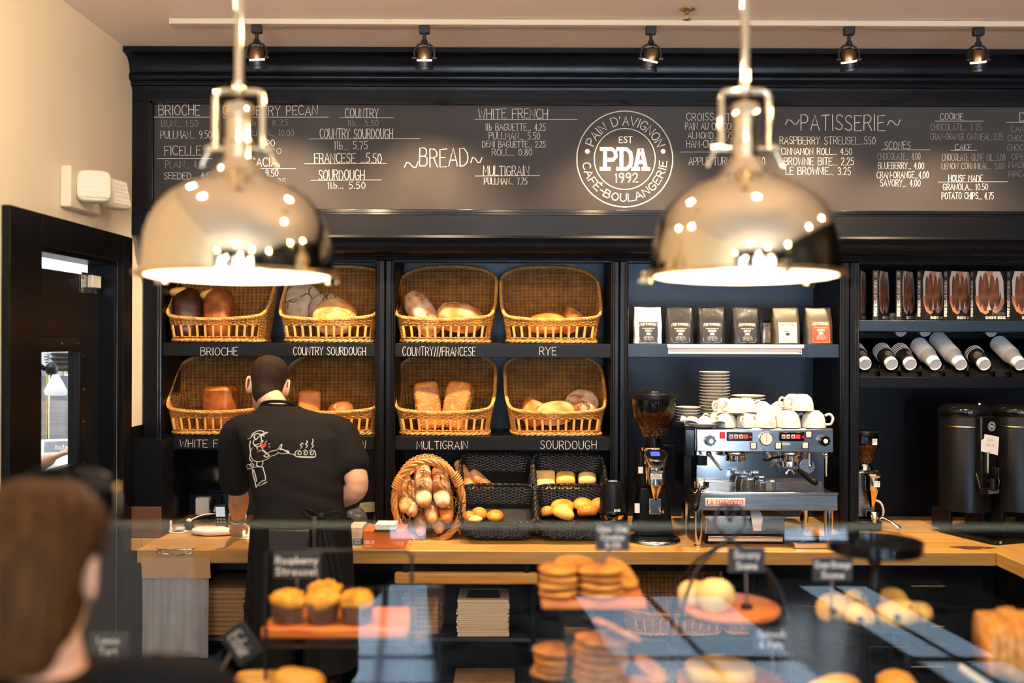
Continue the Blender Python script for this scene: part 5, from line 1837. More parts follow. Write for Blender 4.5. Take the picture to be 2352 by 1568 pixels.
for j in range(22):
    y = EY - .02 + j * .0095
    gr.bx(a.x + .01, b.x - .01, y, y + .005, a.z - .006, a.z - .002)
gr.w('drip_grate', M['steel'], em_)
MB().bx(a.x, b.x, EY - .028, EY + .30, a.z - .016, a.z - .008).w('tray_liner', M['black_plastic'], em_)
zf_ = at(1757, 1172, EY - .03).z
for x, y in ((at(1608, 0, EY).x, EY + .0), (at(1907, 0, EY).x, EY + .0), (at(1612, 0, EY).x, EY + .36), (at(1905, 0, EY).x, EY + .36)):
    MB().lathe([(.022, zf_ - CT - .002), (.019, .06), (.014, .03), (.014, .012), (.021, .008), (.021, .0005)], 20, c=(x, y, CT + .0005), caps=True).w('foot', M['steel'], em_)
# badge
bp0 = MB()
q = ebx(1620, 1712, 1144, 1162, EY - .037, EY - .030)
bdg = q.w('name_badge', M['ivory_plastic'], em_, bevel=.003)
L = MB()
a, b = at(1625, 1159, EY - .0375), at(1707, 1148, EY - .0375)
write(L, 'LA MARZOCCO', a.x, b.x, a.z, b.z, .0030, y=EY - .0380, wob=.0)
L.w('badge_lettering', M['label_red_text'], bdg, smooth=0)
ribbon_y = EY - .0382
L = MB()
ribbon(L, [(a.x, a.z + .001), (b.x, a.z + .001)], .0016, 0, lambda x, z: (x, ribbon_y, z))
L.w('badge_line', M['label_red_text'], bdg, smooth=0)
PF = EY + .02
# dials, buttons, gauge on the panel
for px_, cap in ((1630, 'brass'), (1891, 'ivory_plastic')):
    c = e(px_, 1011, PF)
    k = MB()
    rr = []
    for d, r in ((0, .022), (.022, .024), (.034, .021)):
        rr.append([(c.x + r * (1 + .09 * math.cos(8 * t)) * math.cos(t), PF - d, c.z + r * (1 + .09 * math.cos(8 * t)) * math.sin(t)) for t in [2 * PI * j / 48 for j in range(48)]])
    kb_ = k.loft(rr).w('steam_knob', M['black_gloss'], em_, smooth=50)
    MB().cyl((c.x, PF - .033, c.z), (c.x, PF - .037, c.z), .010, seg=20).w('knob_cap', M[cap], kb_)
for px0, px1 in ((1670, 1729), (1790, 1848)):
    d = ebx(px0, px1, 992, 1013, PF - .008, PF)
    d = d.w('brew_display', M['black_gloss'], em_, bevel=.003)
    for j in range(3):
        x0 = px0 + 6 + j * 11
        ebx(x0, x0 + 8, 998, 1007, PF - .011, PF - .007).w('brew_button', M['white_plastic'], d, bevel=.001)
        ebx(x0 + 1.5, x0 + 6.5, 1000, 1005, PF - .0118, PF - .0108).w('button_mark', M['red_button'], d)
    ebx(px0 + 38, px0 + 48, 998, 1007, PF - .011, PF - .007).w('red_readout', M['red_glow'], d)
    c = e(px0 + 53, 1003, PF)
    MB().cyl((c.x, PF - .011, c.z), (c.x, PF - .007, c.z), .005, seg=12).w('red_lamp', M['red_button'], d)
ebx(1654, 1666, 992, 1007, PF - .008, PF).w('red_switch', M['red_button'], em_, bevel=.002)
for px_, py_ in ((1858, 998), (1731, 1024), (1788, 1024), (1850, 1023)):
    r = ebx(px_ - 8, px_ + 8, py_ - 8, py_ + 8, PF - .005, PF).w('switch_frame', M['black_plastic'], em_, bevel=.001)
    ebx(px_ - 6, px_ + 6, py_ - 6.5, py_ + 6.5, PF - .012, PF - .004).w('switch', M['ivory_plastic'], r, bevel=.002)
c = e(1759, 1007, PF)
MB().cyl((c.x, PF - .012, c.z), (c.x, PF, c.z), .0325, seg=36).w('gauge_bezel', M['chrome'], em_, bevel=.002)
gg = MB().cyl((c.x, PF - .0135, c.z), (c.x, PF - .011, c.z), .027, seg=36).w('gauge_face', M['gauge_face'], em_)
m = MB()
for j in range(21):
    t = R(225) - R(270) * j / 20
    ribbon(m, [(.021 * math.cos(t), .021 * math.sin(t)), (.025 * math.cos(t), .025 * math.sin(t))], .0008, 0, lambda x, z: (c.x + x, PF - .0140, c.z + z))
ribbon(m, [(0, -.012), (0, .020)], .0016, 0, lambda x, z: (c.x + x, PF - .0142, c.z + z))
m.w('gauge_marks', M['label_black'], gg, smooth=0)
for py_ in (989, 1031):
    ebx(1750, 1769, py_ - 3, py_ + 3, PF - .002, PF + .001).w('small_plate', M['steel_dark'], em_)
ebx(1796, 1815, 1016, 1022, PF - .002, PF + .001).w('small_plate', M['ivory_plastic'], em_)
# group heads
gz = at(1700, 1037, EY + .08).z
def group_head(px):
    c = at(px, 1045, EY + .08)
    m = MB().lathe([(.040, .02), (.052, .0), (.054, -.006), (.052, -.012), (.044, -.016), (.043, -.028), (.047, -.030), (.046, -.040), (.038, -.042)], 32, c=(c.x, EY + .08, gz), caps=True)
    return c, m.w('group_head', M['chrome'], em_, smooth=40)
cL, _ = group_head(1690)
cR, _ = group_head(1815)


def portafilter(c, zc, ang, name, lean=-.35, parent=None):
    t = MB().lathe([(.034, .0), (.036, -.006), (.035, -.028), (.026, -.034), (.010, -.040)], 28, c=(c[0], c[1], zc), caps=True)
    d = Vector((math.sin(ang), -math.cos(ang), lean)).normalized()
    o = Vector((c[0], c[1], zc - .014))
    t.cyl(o + d * .03, o + d * .062, .0075, .0075)
    for s in (-1, 1):
        t.tube([(c[0], c[1], zc - .038), (c[0] + s * .014, c[1] - .004, zc - .048), (c[0] + s * .020, c[1] - .004, zc - .060)], .006, 8)
    h = MB().tube([o + d * .060, o + d * .075, o + d * .12, o + d * .165, o + d * .185, o + d * .19], [.010, .012, .0155, .0165, .013, .004], 14)
    return t, h


b_, h_ = portafilter((cR.x, EY + .08), gz - .040, R(25), 'portafilter', -.40)
pf = b_.w('portafilter', M['chrome'], em_, smooth=40)
h_.w('portafilter_handle', M['black_plastic'], pf, smooth=60)
# purge lever left of the right group
q0 = at(1762, 1054, EY + .02)
MB().tube([(cR.x - .04, EY + .06, gz - .02), (q0.x + .03, EY + .03, q0.z + .004), (q0.x, EY + .01, q0.z)], [.006, .006, .006], 8).ball(q0, (.020, .014, .011)).w('paddle', M['black_gloss'], em_)
# steam wands
w0, w1 = at(1628, 1042, EY + .06), at(1657, 1078, EY + .0)
MB().ball(w0, .014).tube([w0, w0.lerp(w1, .4), w1], [.0085, .0075, .006], 10).w('steam_wand', M['steel_dark'], em_)
w0, w1 = at(1897, 1044, EY + .04), at(1899, 1094, EY + .02)
MB().ball(w0, .013).tube([w0, w0 + Vector((0, -.01, -.02)), w1], [.008, .0055, .005], 10).w('steam_wand', M['chrome'], em_)
w0, w1 = at(1861, 1040, EY + .08), at(1861, 1070, EY + .08)
MB().tube([w0, w1], .008, 10).ball(w1, (.009, .009, .014)).w('water_tap', M['chrome'], em_)
ebx(1602, 1625, 1047, 1069, EY + .17, EY + .20).w('control_box', M['black_plastic'], em_, bevel=.003)
c = at(1855, 1071, EY + .19)
MB().cyl((c.x, EY + .192, c.z), (c.x, EY + .200, c.z), .034, seg=32).w('service_cap', M['steel_dark'], em_)
c = at(1855, 1094, EY + .19)
MB().cyl((c.x, EY + .190, c.z), (c.x, EY + .200, c.z), .008, seg=12).w('bolt', M['steel_dark'], em_)
# spare portafilter resting at the left of the tray
c = at(1610, 1118, EY + .0)
pt_ = thing('portafilter', 'spare portafilter hooked at the left end of the drip tray', 'portafilter', (c.x, EY, c.z))
b_, h_ = portafilter((c.x, EY), c.z + .028, R(-20), 'x', -.55)
b_.w('filter_basket', M['nickel'], pt_, smooth=40)
h_.w('handle', M['black_plastic'], pt_, smooth=60)
MB().tube([(c.x - .022, EY, c.z + .036), (c.x - .012, EY, c.z + .026), (c.x + .01, EY, c.z + .026), (c.x + .022, EY, c.z + .038)], .004, 8).w('hook', M['nickel'], pt_)
# shot glasses, upside down on the grate
tz = at(1757, 1131, EY - .03).z - .0015
def shot(label, px, Y, r=.031, h=.062):
    x = at(px, 1120, Y).x
    t = thing('shot_glass', label, 'glass', (x, Y, tz), 0, 'upturned shot glasses on the drip tray')
    MB().lathe([(r, .0005), (r * .98, h * .4), (r * .78, h), (.0005, h), (.0005, h - .010), (r * .70, h - .010), (r * .9, h * .4), (r - .003, .0005), (r, .0005)], 20).build('glass', M['drink_glass'], t, smooth=60)
shot('upturned shot glass at the front left of the glass cluster', 1717, EY + .04)
shot('shot glass lowest and furthest right of the glass cluster, toward the tray edge', 1768, EY + .05, .029, .052)
shot('shot glass at the back left of the cluster against the splashback', 1703, EY + .135)
shot('shot glass at the back right of the cluster against the splashback', 1743, EY + .12)
shot('small handled-looking glass in the middle front of the glass cluster', 1746, EY + .035, .026, .048)

# ---------------------------------------------------------------- cups and saucers on the machine
EZ = zt + .0025
sc0 = MB().lathe([(.0005, .003), (.034, .002), (.036, .0), (.040, .0), (.062, .010), (.073, .0145), (.0735, .016), (.071, .0165), (.058, .012), (.038, .005), (.0005, .005)], 36).mesh('saucer', M['ceramic'])


def saucers(px, Y, n, r, pitch, where, grp):
    x = at(px, 950, Y).x
    for k in range(n):
        o = obj('saucer', sc0, None, (x + rnd.uniform(-.0012, .0012), Y, EZ + k * pitch))
        o.scale = (r / .0735, r / .0735, pitch / .0146)
        i = n - k
        nth = 'topmost' if i == 1 else 'bottom one' if k == 0 else ordinal(i) + ' from the top'
        tag(o, 'white saucer, %s of %s' % (nth, where), 'saucer', grp)


saucers(1641, EY + .27, 17, .0735, .0146, 'the tall stack on the espresso machine', 'saucers in the tall stack')
saucers(1718, EY + .29, 9, .083, .0150, 'the wide middle stack behind the cups', 'saucers in the middle stack')
saucers(1581, EY + .26, 6, .061, .0135, 'the small stack behind the coffee grinder side', 'saucers in the small left stack')


def make_mug():
    t = empty('cup')
    # upturned: rim on z=0
    pr = [(.048, .0005), (.0475, .010), (.045, .030), (.039, .050), (.028, .061), (.024, .0625), (.024, .066), (.021, .066), (.020, .0635), (.0005, .063), (.0005, .059), (.026, .057), (.036, .047), (.042, .028), (.0445, .0005), (.048, .0005)]
    MB().lathe(pr, 32).build('bowl', M['ceramic'], t, smooth=50)
    MB().tube(spline([(.044, 0, .046), (.062, 0, .052), (.074, 0, .036), (.066, 0, .014), (.047, 0, .012)], 6), .0052, 8).build('handle', M['ceramic'], t, smooth=180)
    return t


mug = make_mug()
mf = [True]


def cup(label, px, py, Y, z, hz, s=1.0, tilt=(0, 0), sz=1.0):
    o = mug if mf[0] else dup(mug)
    mf[0] = False
    x = at(px, py, Y).x
    o.location = (x, Y, z)
    o.rotation_euler = (tilt[0], tilt[1], hz)
    o.scale = (s, s, s * sz)
    tag(o, label, 'cup', 'white cups on the espresso machine')
    return o


z1 = EZ
cup('upturned white cup at the left end of the front row on the machine', 1668, 960, EY + .09, z1, R(200), 1.0)
cup('upturned white cup second from the left in the front row, handle towards us', 1712, 960, EY + .09, z1, R(-120), .95)
cu = cup('upturned white cup in the middle of the front row with a round crest', 1757, 960, EY + .09, z1, R(190), 1.08)
cup('wide upturned white cup second from the right in the front row', 1811, 960, EY + .09, z1, R(20), 1.18)
cup('upturned white cup at the right end of the front row, its handle pointing right', 1868, 960, EY + .09, z1, R(-8), 1.18)
z2 = z1 + .0655
cup('upturned white cup on the upper row at the far left, handle at its left', 1662, 925, EY + .12, z2, R(215), .98)
cup('upturned white cup on the upper row, second from the left, with a faint crest', 1689, 925, EY + .09, z2 + .001, R(200), 1.0)
cup('upturned white cup on the upper row, third from the left, partly behind the crested one', 1714, 925, EY + .17, z2, R(10), .98)
cup('white cup tipped over behind the middle of the front row', 1753, 935, EY + .185, z1 + .040, R(180), 1.05, (R(-20), R(10)))
cup('white cup lying on its side with a dark opening, behind the middle cups', 1782, 935, EY + .27, z1 + .045, R(40), 1.0, (R(34), R(20)))
cup('upturned white cup on the upper row at the right, half behind the rightmost one', 1822, 920, EY + .19, z2 + .012, R(200), 1.06)
cup('rightmost upturned white cup on the upper row, handle at its left', 1842, 920, EY + .10, z2 + .012, R(190), 1.12)
cup('white cup in the back row behind the left end of the front row', 1650, 955, EY + .20, z1, R(170), .98)
cup('white cup in the back row behind the crested cup', 1738, 955, EY + .21, z1, R(30), .95)
cup('white cup in the back row behind the wide front cup', 1795, 955, EY + .22, z1, R(60), 1.1)
cup('small white espresso cup at the far left, behind the folded napkin', 1588, 955, EY + .14, z1, R(120), .66)
cup('small white espresso cup second from the far left, behind the folded napkin', 1618, 955, EY + .14, z1, R(160), .70)
e_ = MB()
f3 = lambda x, z: (x, -math.sqrt(max(1e-6, (.0478 - (max(z, .006) - .006) * .09) ** 2 - x * x)) - .0012, z)
ring(e_, .0135, .0011, 32, f=lambda x, z: f3(x + .012, z + .026))
ring(e_, .0095, .0008, 28, f=lambda x, z: f3(x + .012, z + .026))
slab_letters(e_, .007, .0014, lambda x, z: f3(x + .012, z + .026))
o_ = e_.build('crest', M['cup_ring'], cu, smooth=0)
o_.rotation_euler = (0, 0, -cu.rotation_euler.z)
# plate with a folded napkin
pl = at(1616, 980, EY + .06)
o_ = obj('plate', sc0, None, (pl.x, EY + .065, EZ))
o_.scale = (1.12, 1.0, 1.3)
tag(o_, 'white saucer under the folded napkin at the left front of the machine', 'saucer')
nb = MB()
g_ = []
for i in range(13):
    r_ = []
    for j in range(9):
        u, v = i / 12 * 2 - 1, j / 8 * 2 - 1
        r_.append((u * .098 + v * .010, v * .050 - u * .012, .030 + .012 * u * u * (1 if u < 0 else .4) + .008 * math.sin(u * 5 + v * 2) - .006 * v * v + (.010 * (1 if u < -.6 else 0) * (-u - .6))))
    g_.append(r_)
nb.loft(g_, closed=False)
nb.loft([[(p[0], p[1], p[2] - .004) for p in r_] for r_ in g_], closed=False)
piece('napkin', nb, M['white_paper'], 'folded white paper napkin on the saucer at the machine\'s left front', 'napkin', (pl.x, EY + .065, EZ), (0, 0, R(-4)))

# ---------------------------------------------------------------- grinders
def hopper(t, r0, r1, r2, z0, z1, fill):
    MB().lathe([(r2, z0), (r2 * 1.02, z0 + .012), (r1 * .80, z0 + (z1 - z0) * .30), (r1, z0 + (z1 - z0) * .62), (r0, z1), (r0 - .003, z1), (r1 - .003, z0 + (z1 - z0) * .62), (r1 * .80 - .003, z0 + (z1 - z0) * .30), (r2 - .003, z0 + .012), (r2 - .003, z0)], 40).build('hopper', M['smoked_glass'], t, smooth=50)
    m = MB()
    zf2 = z0 + (z1 - z0) * fill
    rf = lambda z: (lambda f: (r2 + (r1 * .80 - r2) * f / .30) if f < .30 else (r1 * .80 + (r1 - r1 * .80) * (f - .30) / .32) if f < .62 else r1 + (r0 - r1) * (f - .62) / .38)((z - z0) / (z1 - z0))
    m.lathe([(max(rf(z0 + (zf2 - z0) * k / 8) - .010, .002), z0 + (zf2 - z0) * k / 8) for k in range(9)] + [(.001, zf2 - .002)], 32)
    rr = random.Random(9)
    for k in range(900):
        if k < 640:
            z = z0 + (zf2 - z0) * rr.random() ** .7
            r = rf(z) - .008
        else:
            z = zf2
            r = (rf(z) - .008) * math.sqrt(rr.random())
        a = rr.uniform(0, 2 * PI)
        m.ball((0, 0, 0), (.0062, .0045, .0040), M=T(r * math.cos(a), r * math.sin(a), z + rr.uniform(-.002, .002)) @ RZ(rr.uniform(0, 6)) @ RY(rr.uniform(0, 3)), nu=6, nv=4)
    stuff(m.build('coffee_beans', M['coffee_bean'], t, smooth=180))


GY = 4.66
gx = at(1501, 1000, GY).x
gt = thing('coffee_grinder', 'tall black espresso grinder with a big bean hopper, left of the espresso machine', 'coffee grinder', (gx, GY, CT + .001))
Zg = lambda py: at(1501, py, GY).z - CT - .001
hopper(gt, .104, .100, .045, Zg(1004), Zg(914), .62)
MB().lathe([(.001, Zg(897)), (.04, Zg(897)), (.045, Zg(900)), (.100, Zg(901)), (.108, Zg(905)), (.108, Zg(914)), (.104, Zg(916)), (.001, Zg(915))], 40).build('hopper_lid', M['black_plastic'], gt, smooth=40)
MB().lathe([(.032, Zg(1003)), (.032, Zg(1026)), (.050, Zg(1027)), (.052, Zg(1032)), (.060, Zg(1034)), (.060, Zg(1040))], 32).build('hopper_neck', M['black_gloss'], gt, smooth=40)
MB().lathe([(.045, Zg(1024)), (.058, Zg(1026)), (.062, Zg(1031)), (.058, Zg(1036)), (.04, Zg(1037))], 32).build('adjusting_ring', M['chrome'], gt, smooth=40)
MB().bx(.045, .10, -.012, .012, Zg(1024), Zg(1020)).build('hopper_gate', M['black_plastic'], gt, bevel=.003)
bo = MB()
bo.bx(-.075, .055, -.02, .14, Zg(1120), Zg(1034))
bo.build('body', M['black_plastic'], gt, bevel=.018, seg=3)
tw = MB()
tw.add([(-.085, -.02, .02), (.095, -.02, .02), (.062, -.02, Zg(1118)), (-.062, -.02, Zg(1118)), (-.085, .16, .02), (.095, .16, .02), (.062, .13, Zg(1118)), (-.062, .13, Zg(1118))],
       [(0, 1, 2, 3), (4, 7, 6, 5), (0, 4, 5, 1), (3, 2, 6, 7), (0, 3, 7, 4), (1, 5, 6, 2)])
tw.build('column', M['black_plastic'], gt, bevel=.01)
hx = at(1508, 1050, GY - .1).x - gx
Mh = T(hx, -.075, Zg(1050)) @ RX(R(28))
MB().lathe([(.001, .028), (.052, .028), (.056, .022), (.056, -.01), (.050, -.016), (.001, -.016)], 36, M=Mh).build('display_head', M['steel'], gt, smooth=40)
dsp = MB().lathe([(.001, .0305), (.046, .0305), (.048, .028)], 36, M=Mh).build('display', M['black_gloss'], gt)
MB().bx(-.026, .016, -.018, .016, .0306, .0315, M=Mh).build('screen', M['blue_glow'], dsp)
MB().lathe([(.044, Zg(1058)), (.046, Zg(1085)), (.045, Zg(1106)), (.028, Zg(1110))], 32, c=(hx, -.072, 0), caps=True).build('grind_chamber', M['chrome'], gt, smooth=40)
MB().lathe([(.040, Zg(1106)), (.030, Zg(1120)), (.011, Zg(1138)), (.011, Zg(1142))], 32, c=(hx, -.072, 0), caps=True).build('funnel', M['copper_gold'], gt, smooth=40)
nm = MB().bx(hx - .032, hx + .032, -.1205, -.1185, Zg(1078), Zg(1072)).build('name_strip', M['black_gloss'], gt)
L = MB()
write(L, 'MAZZER', hx - .026, hx + .026, Zg(1077), Zg(1073.4), .0014, y=-.1212, wob=.0)
L.build('strip_lettering', M['ivory_plastic'], nm, smooth=0)
nm = MB().bx(hx - .030, hx + .022, -.1205, -.1185, Zg(1092), Zg(1080)).build('sticker', M['white_plastic'], gt)
L = MB()
for j in range(4):
    write(L, ['DANGER FLAME', 'keep hands clear of', 'the grinder while', 'it is running'][j], hx - .027 + .006 * (j == 0), hx + .019 - .006 * (j == 0), Zg(1083.5 + 2.6 * j), Zg(1081.6 + 2.6 * j), .0007, y=-.1212, wob=0)
L.build('sticker_print', M['label_black'], nm, smooth=0)
MB().bx(hx - .028, hx + .028, -.06, -.035, Zg(1176), Zg(1140)).build('fork_bracket', M['steel'], gt, bevel=.003)
for s in (-1, 1):
    MB().tube([(hx + s * .022, -.04, Zg(1160)), (hx + s * .024, -.075, Zg(1170)), (hx + s * .030, -.105, Zg(1168)), (hx + s * .031, -.11, Zg(1163))], .005, 8).build('fork', M['copper_gold'], gt, smooth=180)
for px_, py_, w, h in ((1470, 1078, .013, .015), (1462, 1165, .014, .022)):
    x = at(px_, py_, GY).x - gx
    MB().bx(x - w / 1.2, x + w / 1.2, -.024, -.0205, Zg(py_) - h, Zg(py_) + h).build('sticker', M['white_plastic'], gt)
MB().lathe([(.001, .020), (.105, .020), (.118, .014), (.124, .006), (.124, .001), (.001, .0005)], 44, c=(.0, -.02, 0)).build('base_plate', M['steel'], gt, smooth=40)

# second grinder in the right bay
g2x = at(1985, 1000, 4.98).x
gt2 = thing('coffee_grinder', 'smaller steel grinder with a brass cone, just right of the cabinet post', 'coffee grinder', (g2x, 4.98, CT + .001))
Zh = lambda py: at(1992, py, 4.93).z - CT - .001
hopper(gt2, .066, .065, .030, Zh(1068), Zh(998), .60)
MB().lathe([(.001, Zh(990)), (.064, Zh(990)), (.070, Zh(993)), (.070, Zh(999)), (.001, Zh(1000))], 32).build('hopper_lid', M['black_plastic'], gt2, smooth=40)
MB().bx(.018, .042, -.0620, -.0600, Zh(1021), Zh(1007)).build('caution_sticker', M['white_plastic'], gt2)
L = MB()
write(L, 'CAUTION', .020, .040, Zh(1012), Zh(1008.5), .0010, y=-.0630, wob=0)
write(L, 'HOT WHEN ON', .020, .040, Zh(1016), Zh(1014), .0006, y=-.0630, wob=0)
L.build('caution_print', M['label_black'], gt2, smooth=0)
MB().lathe([(.028, Zh(1066)), (.040, Zh(1072)), (.042, Zh(1080)), (.03, Zh(1084))], 28).build('adjusting_ring', M['chrome'], gt2, smooth=40)
fx = at(2008, 1100, 4.88).x - g2x
MB().lathe([(.001, Zh(1085)), (.040, Zh(1085)), (.044, Zh(1089)), (.036, Zh(1094)), (.001, Zh(1094))], 32, c=(fx, -.075, 0)).build('doser_lid', M['steel'], gt2, smooth=40)
sp_ = [(fx + .03 + .028 * k / 40 - .03, -.075 + .006 * math.cos(k), Zh(1081) + .006 * math.sin(k)) for k in range(42)]
MB().tube(sp_, .0018, 5).build('spring', M['black_metal'], gt2)
MB().lathe([(.033, Zh(1094)), (.034, Zh(1120)), (.030, Zh(1124))], 32, c=(fx, -.075, 0), caps=True).build('grind_chamber', M['steel'], gt2, smooth=40)
MB().bx(fx - .006, fx + .024, -.1115, -.1095, Zh(1114), Zh(1101)).build('danger_sticker', M['white_plastic'], gt2)
L = MB()
write(L, 'DANGER', fx - .003, fx + .021, Zh(1106), Zh(1102.5), .0010, y=-.1120, wob=0)
write(L, 'KEEP CLEAR', fx - .003, fx + .021, Zh(1111), Zh(1109), .0006, y=-.1120, wob=0)
L.build('danger_print', M['label_black'], gt2, smooth=0)
MB().lathe([(.034, Zh(1124)), (.012, Zh(1158)), (.009, Zh(1162))], 6, c=(fx, -.075, 0), caps=True).build('cone', M['copper_gold'], gt2, smooth=10)
MB().bx(-.060, .050, -.03, .10, .05, Zh(1082)).build('body', M['steel_dark'], gt2, bevel=.012, seg=3)
MB().bx(-.060, .055, -.10, .11, .001, .05).build('base', M['black_plastic'], gt2, bevel=.01)
MB().lathe([(.032, Zh(1170)), (.036, Zh(1174)), (.036, Zh(1186)), (.020, Zh(1192)), (.012, Zh(1200))], 28, c=(fx + .004, -.085, 0), caps=True).build('filter_cup', M['nickel'], gt2, smooth=40)
MB().tube([(fx + .03, -.085, Zh(1182)), (fx + .07, -.13, Zh(1192)), (fx + .10, -.16, Zh(1204)), (fx + .105, -.165, Zh(1205))], [.007, .010, .014, .004], 12).build('filter_handle', M['chrome'], gt2, smooth=60)
MB().tube(spline([(fx + .02, .0, Zh(1150)), (fx + .06, -.02, Zh(1156)), (fx + .075, -.02, Zh(1180)), (fx + .06, .0, Zh(1198))], 6), .006, 8).build('cable', M['ivory_plastic'], gt2, smooth=180)

# tamper
kx2 = at(1407, 1150, 4.62).x
tp = thing('coffee_tamper', 'black automatic coffee tamper in front of the post, left of the tall grinder', 'tamper', (kx2, 4.62, CT + .001))
Zt = lambda py: at(1407, py, 4.62).z - CT - .001
MB().lathe([(.001, Zt(1105)), (.040, Zt(1105)), (.050, Zt(1108)), (.055, Zt(1118)), (.0615, Zt(1165)), (.063, Zt(1178)), (.001, Zt(1179))], 40).build('motor_housing', M['black_plastic'], tp, smooth=40)
MB().lathe([(.0635, Zt(1170)), (.0655, Zt(1172)), (.0645, Zt(1178)), (.001, Zt(1178.5))], 40).build('ring', M['black_gloss'], tp, smooth=40)
MB().lathe([(.063, Zt(1179)), (.060, Zt(1188)), (.001, Zt(1188))], 40).build('bronze_collar', M['copper_gold'], tp, smooth=40)
MB().bx(-.022, .022, -.02, .03, Zt(1105) - .001, Zt(1105) + .006).build('top_plate', M['steel'], tp, bevel=.003)
MB().bx(-.045, .045, -.005, .075, .03, Zt(1187)).build('column', M['black_gloss'], tp, bevel=.01)
MB().lathe([(.001, .034), (.064, .034), (.068, .028), (.068, .001), (.001, .0005)], 40).build('base', M['black_plastic'], tp, smooth=40)
MB().lathe([(.030, .0345), (.033, .038), (.036, .0345)], 30, c=(0, -.02, 0)).build('filter_rest', M['chrome'], tp)
L = MB()
rt = .0617
write(L, 'puq', .002, .030, Zt(1169), Zt(1161), .0028, to3=lambda x, z: (rt * math.sin(x / rt), -rt * math.cos(x / rt) - .0012, z), wob=0)
L.build('lettering', M['white_plastic'], tp, smooth=0)

# ---------------------------------------------------------------- under the machine
kd = thing('knock_drawer', 'stainless drawer under the espresso machine with a rag hung over it', 'drawer', (at(1712, 1200, 4.56).x, 4.56, CT + .001))
a, b = at(1620, 1232, 4.56), at(1803, 1184, 4.56)
MB().bx(a.x, b.x, 4.56, 4.85, a.z + .012, b.z).w('box', M['steel'], kd, bevel=.004)
MB().bx(a.x + .01, b.x - .01, 4.55, 4.562, CT + .014, CT + .040).w('lower_front', M['steel'], kd, bevel=.003)
MB().bx(a.x - .004, b.x + .004, 4.545, 4.56, b.z - .012, b.z + .002).w('front_lip', M['steel'], kd, bevel=.002)
MB().bx(a.x + .003, b.x - .003, 4.57, 4.84, CT + .001, a.z + .02).w('plinth', M['black_plastic'], kd)
MB().tube([(a.x + .010, 4.55, b.z - .02), (a.x + .018, 4.535, b.z - .024), (a.x + .018, 4.535, b.z - .055), (a.x + .012, 4.55, b.z - .06)], .003, 6).w('hook', M['chrome'], kd)
rg_ = MB()
c = at(1737, 1190, 4.545)
G = []
for i in range(9):
    f = i / 8
    zz = b.z + .022 - .085 * f
    yy = 4.575 - .045 * math.sin(min(1, f * 2.2) * PI / 2)
    G.append([(c.x + (-.022 + .044 * j / 6) * (1 + .15 * math.sin(f * 5)), yy + .003 * math.sin(j * 1.9 + f * 4) - .005, zz) for j in range(7)])
rg_.loft(G, closed=False)
rg_.loft([[(q[0], q[1] + .004, q[2]) for q in r_] for r_ in G], closed=False)
piece('cleaning_rag', rg_, M['white_paper'], 'stained white rag hung over the drawer under the espresso machine', 'rag', (0, 0, 0))
pn = thing('steel_pan', 'shallow stainless pan on the worktop below the right foot of the espresso machine', 'pan', (at(1862, 1245, 4.50).x, 4.53, CT + .001))
m = MB()
A_, B_ = .092, .075
def rrect(a, b, r, z, n=6):
    out = []
    for sx, sy, s in ((1, 1, 0), (-1, 1, 1), (-1, -1, 2), (1, -1, 3)):
        for k in range(n + 1):
            t = (s + k / n) * PI / 2
            out.append((sx * (a - r) + r * math.cos(t), sy * (b - r) + r * math.sin(t), z))
    return out
m.loft([rrect(A_ - .012, B_ - .012, .012, .001), rrect(A_ - .010, B_ - .010, .014, .028), rrect(A_, B_, .018, .030), rrect(A_, B_, .018, .027), rrect(A_ - .008, B_ - .008, .014, .026), rrect(A_ - .010, B_ - .010, .012, .004)])
m.build('pan_body', M['steel'], pn, smooth=40)
MB().bx(-.075, .075, -.058, .058, .018, .020).build('spill_cover', M['steel_dark'], pn)
MB().tube([(-.025, -.02, .024), (0, -.03, .026), (.026, -.02, .024)], .0035, 6).build('lifting_tab', M['black_plastic'], pn)

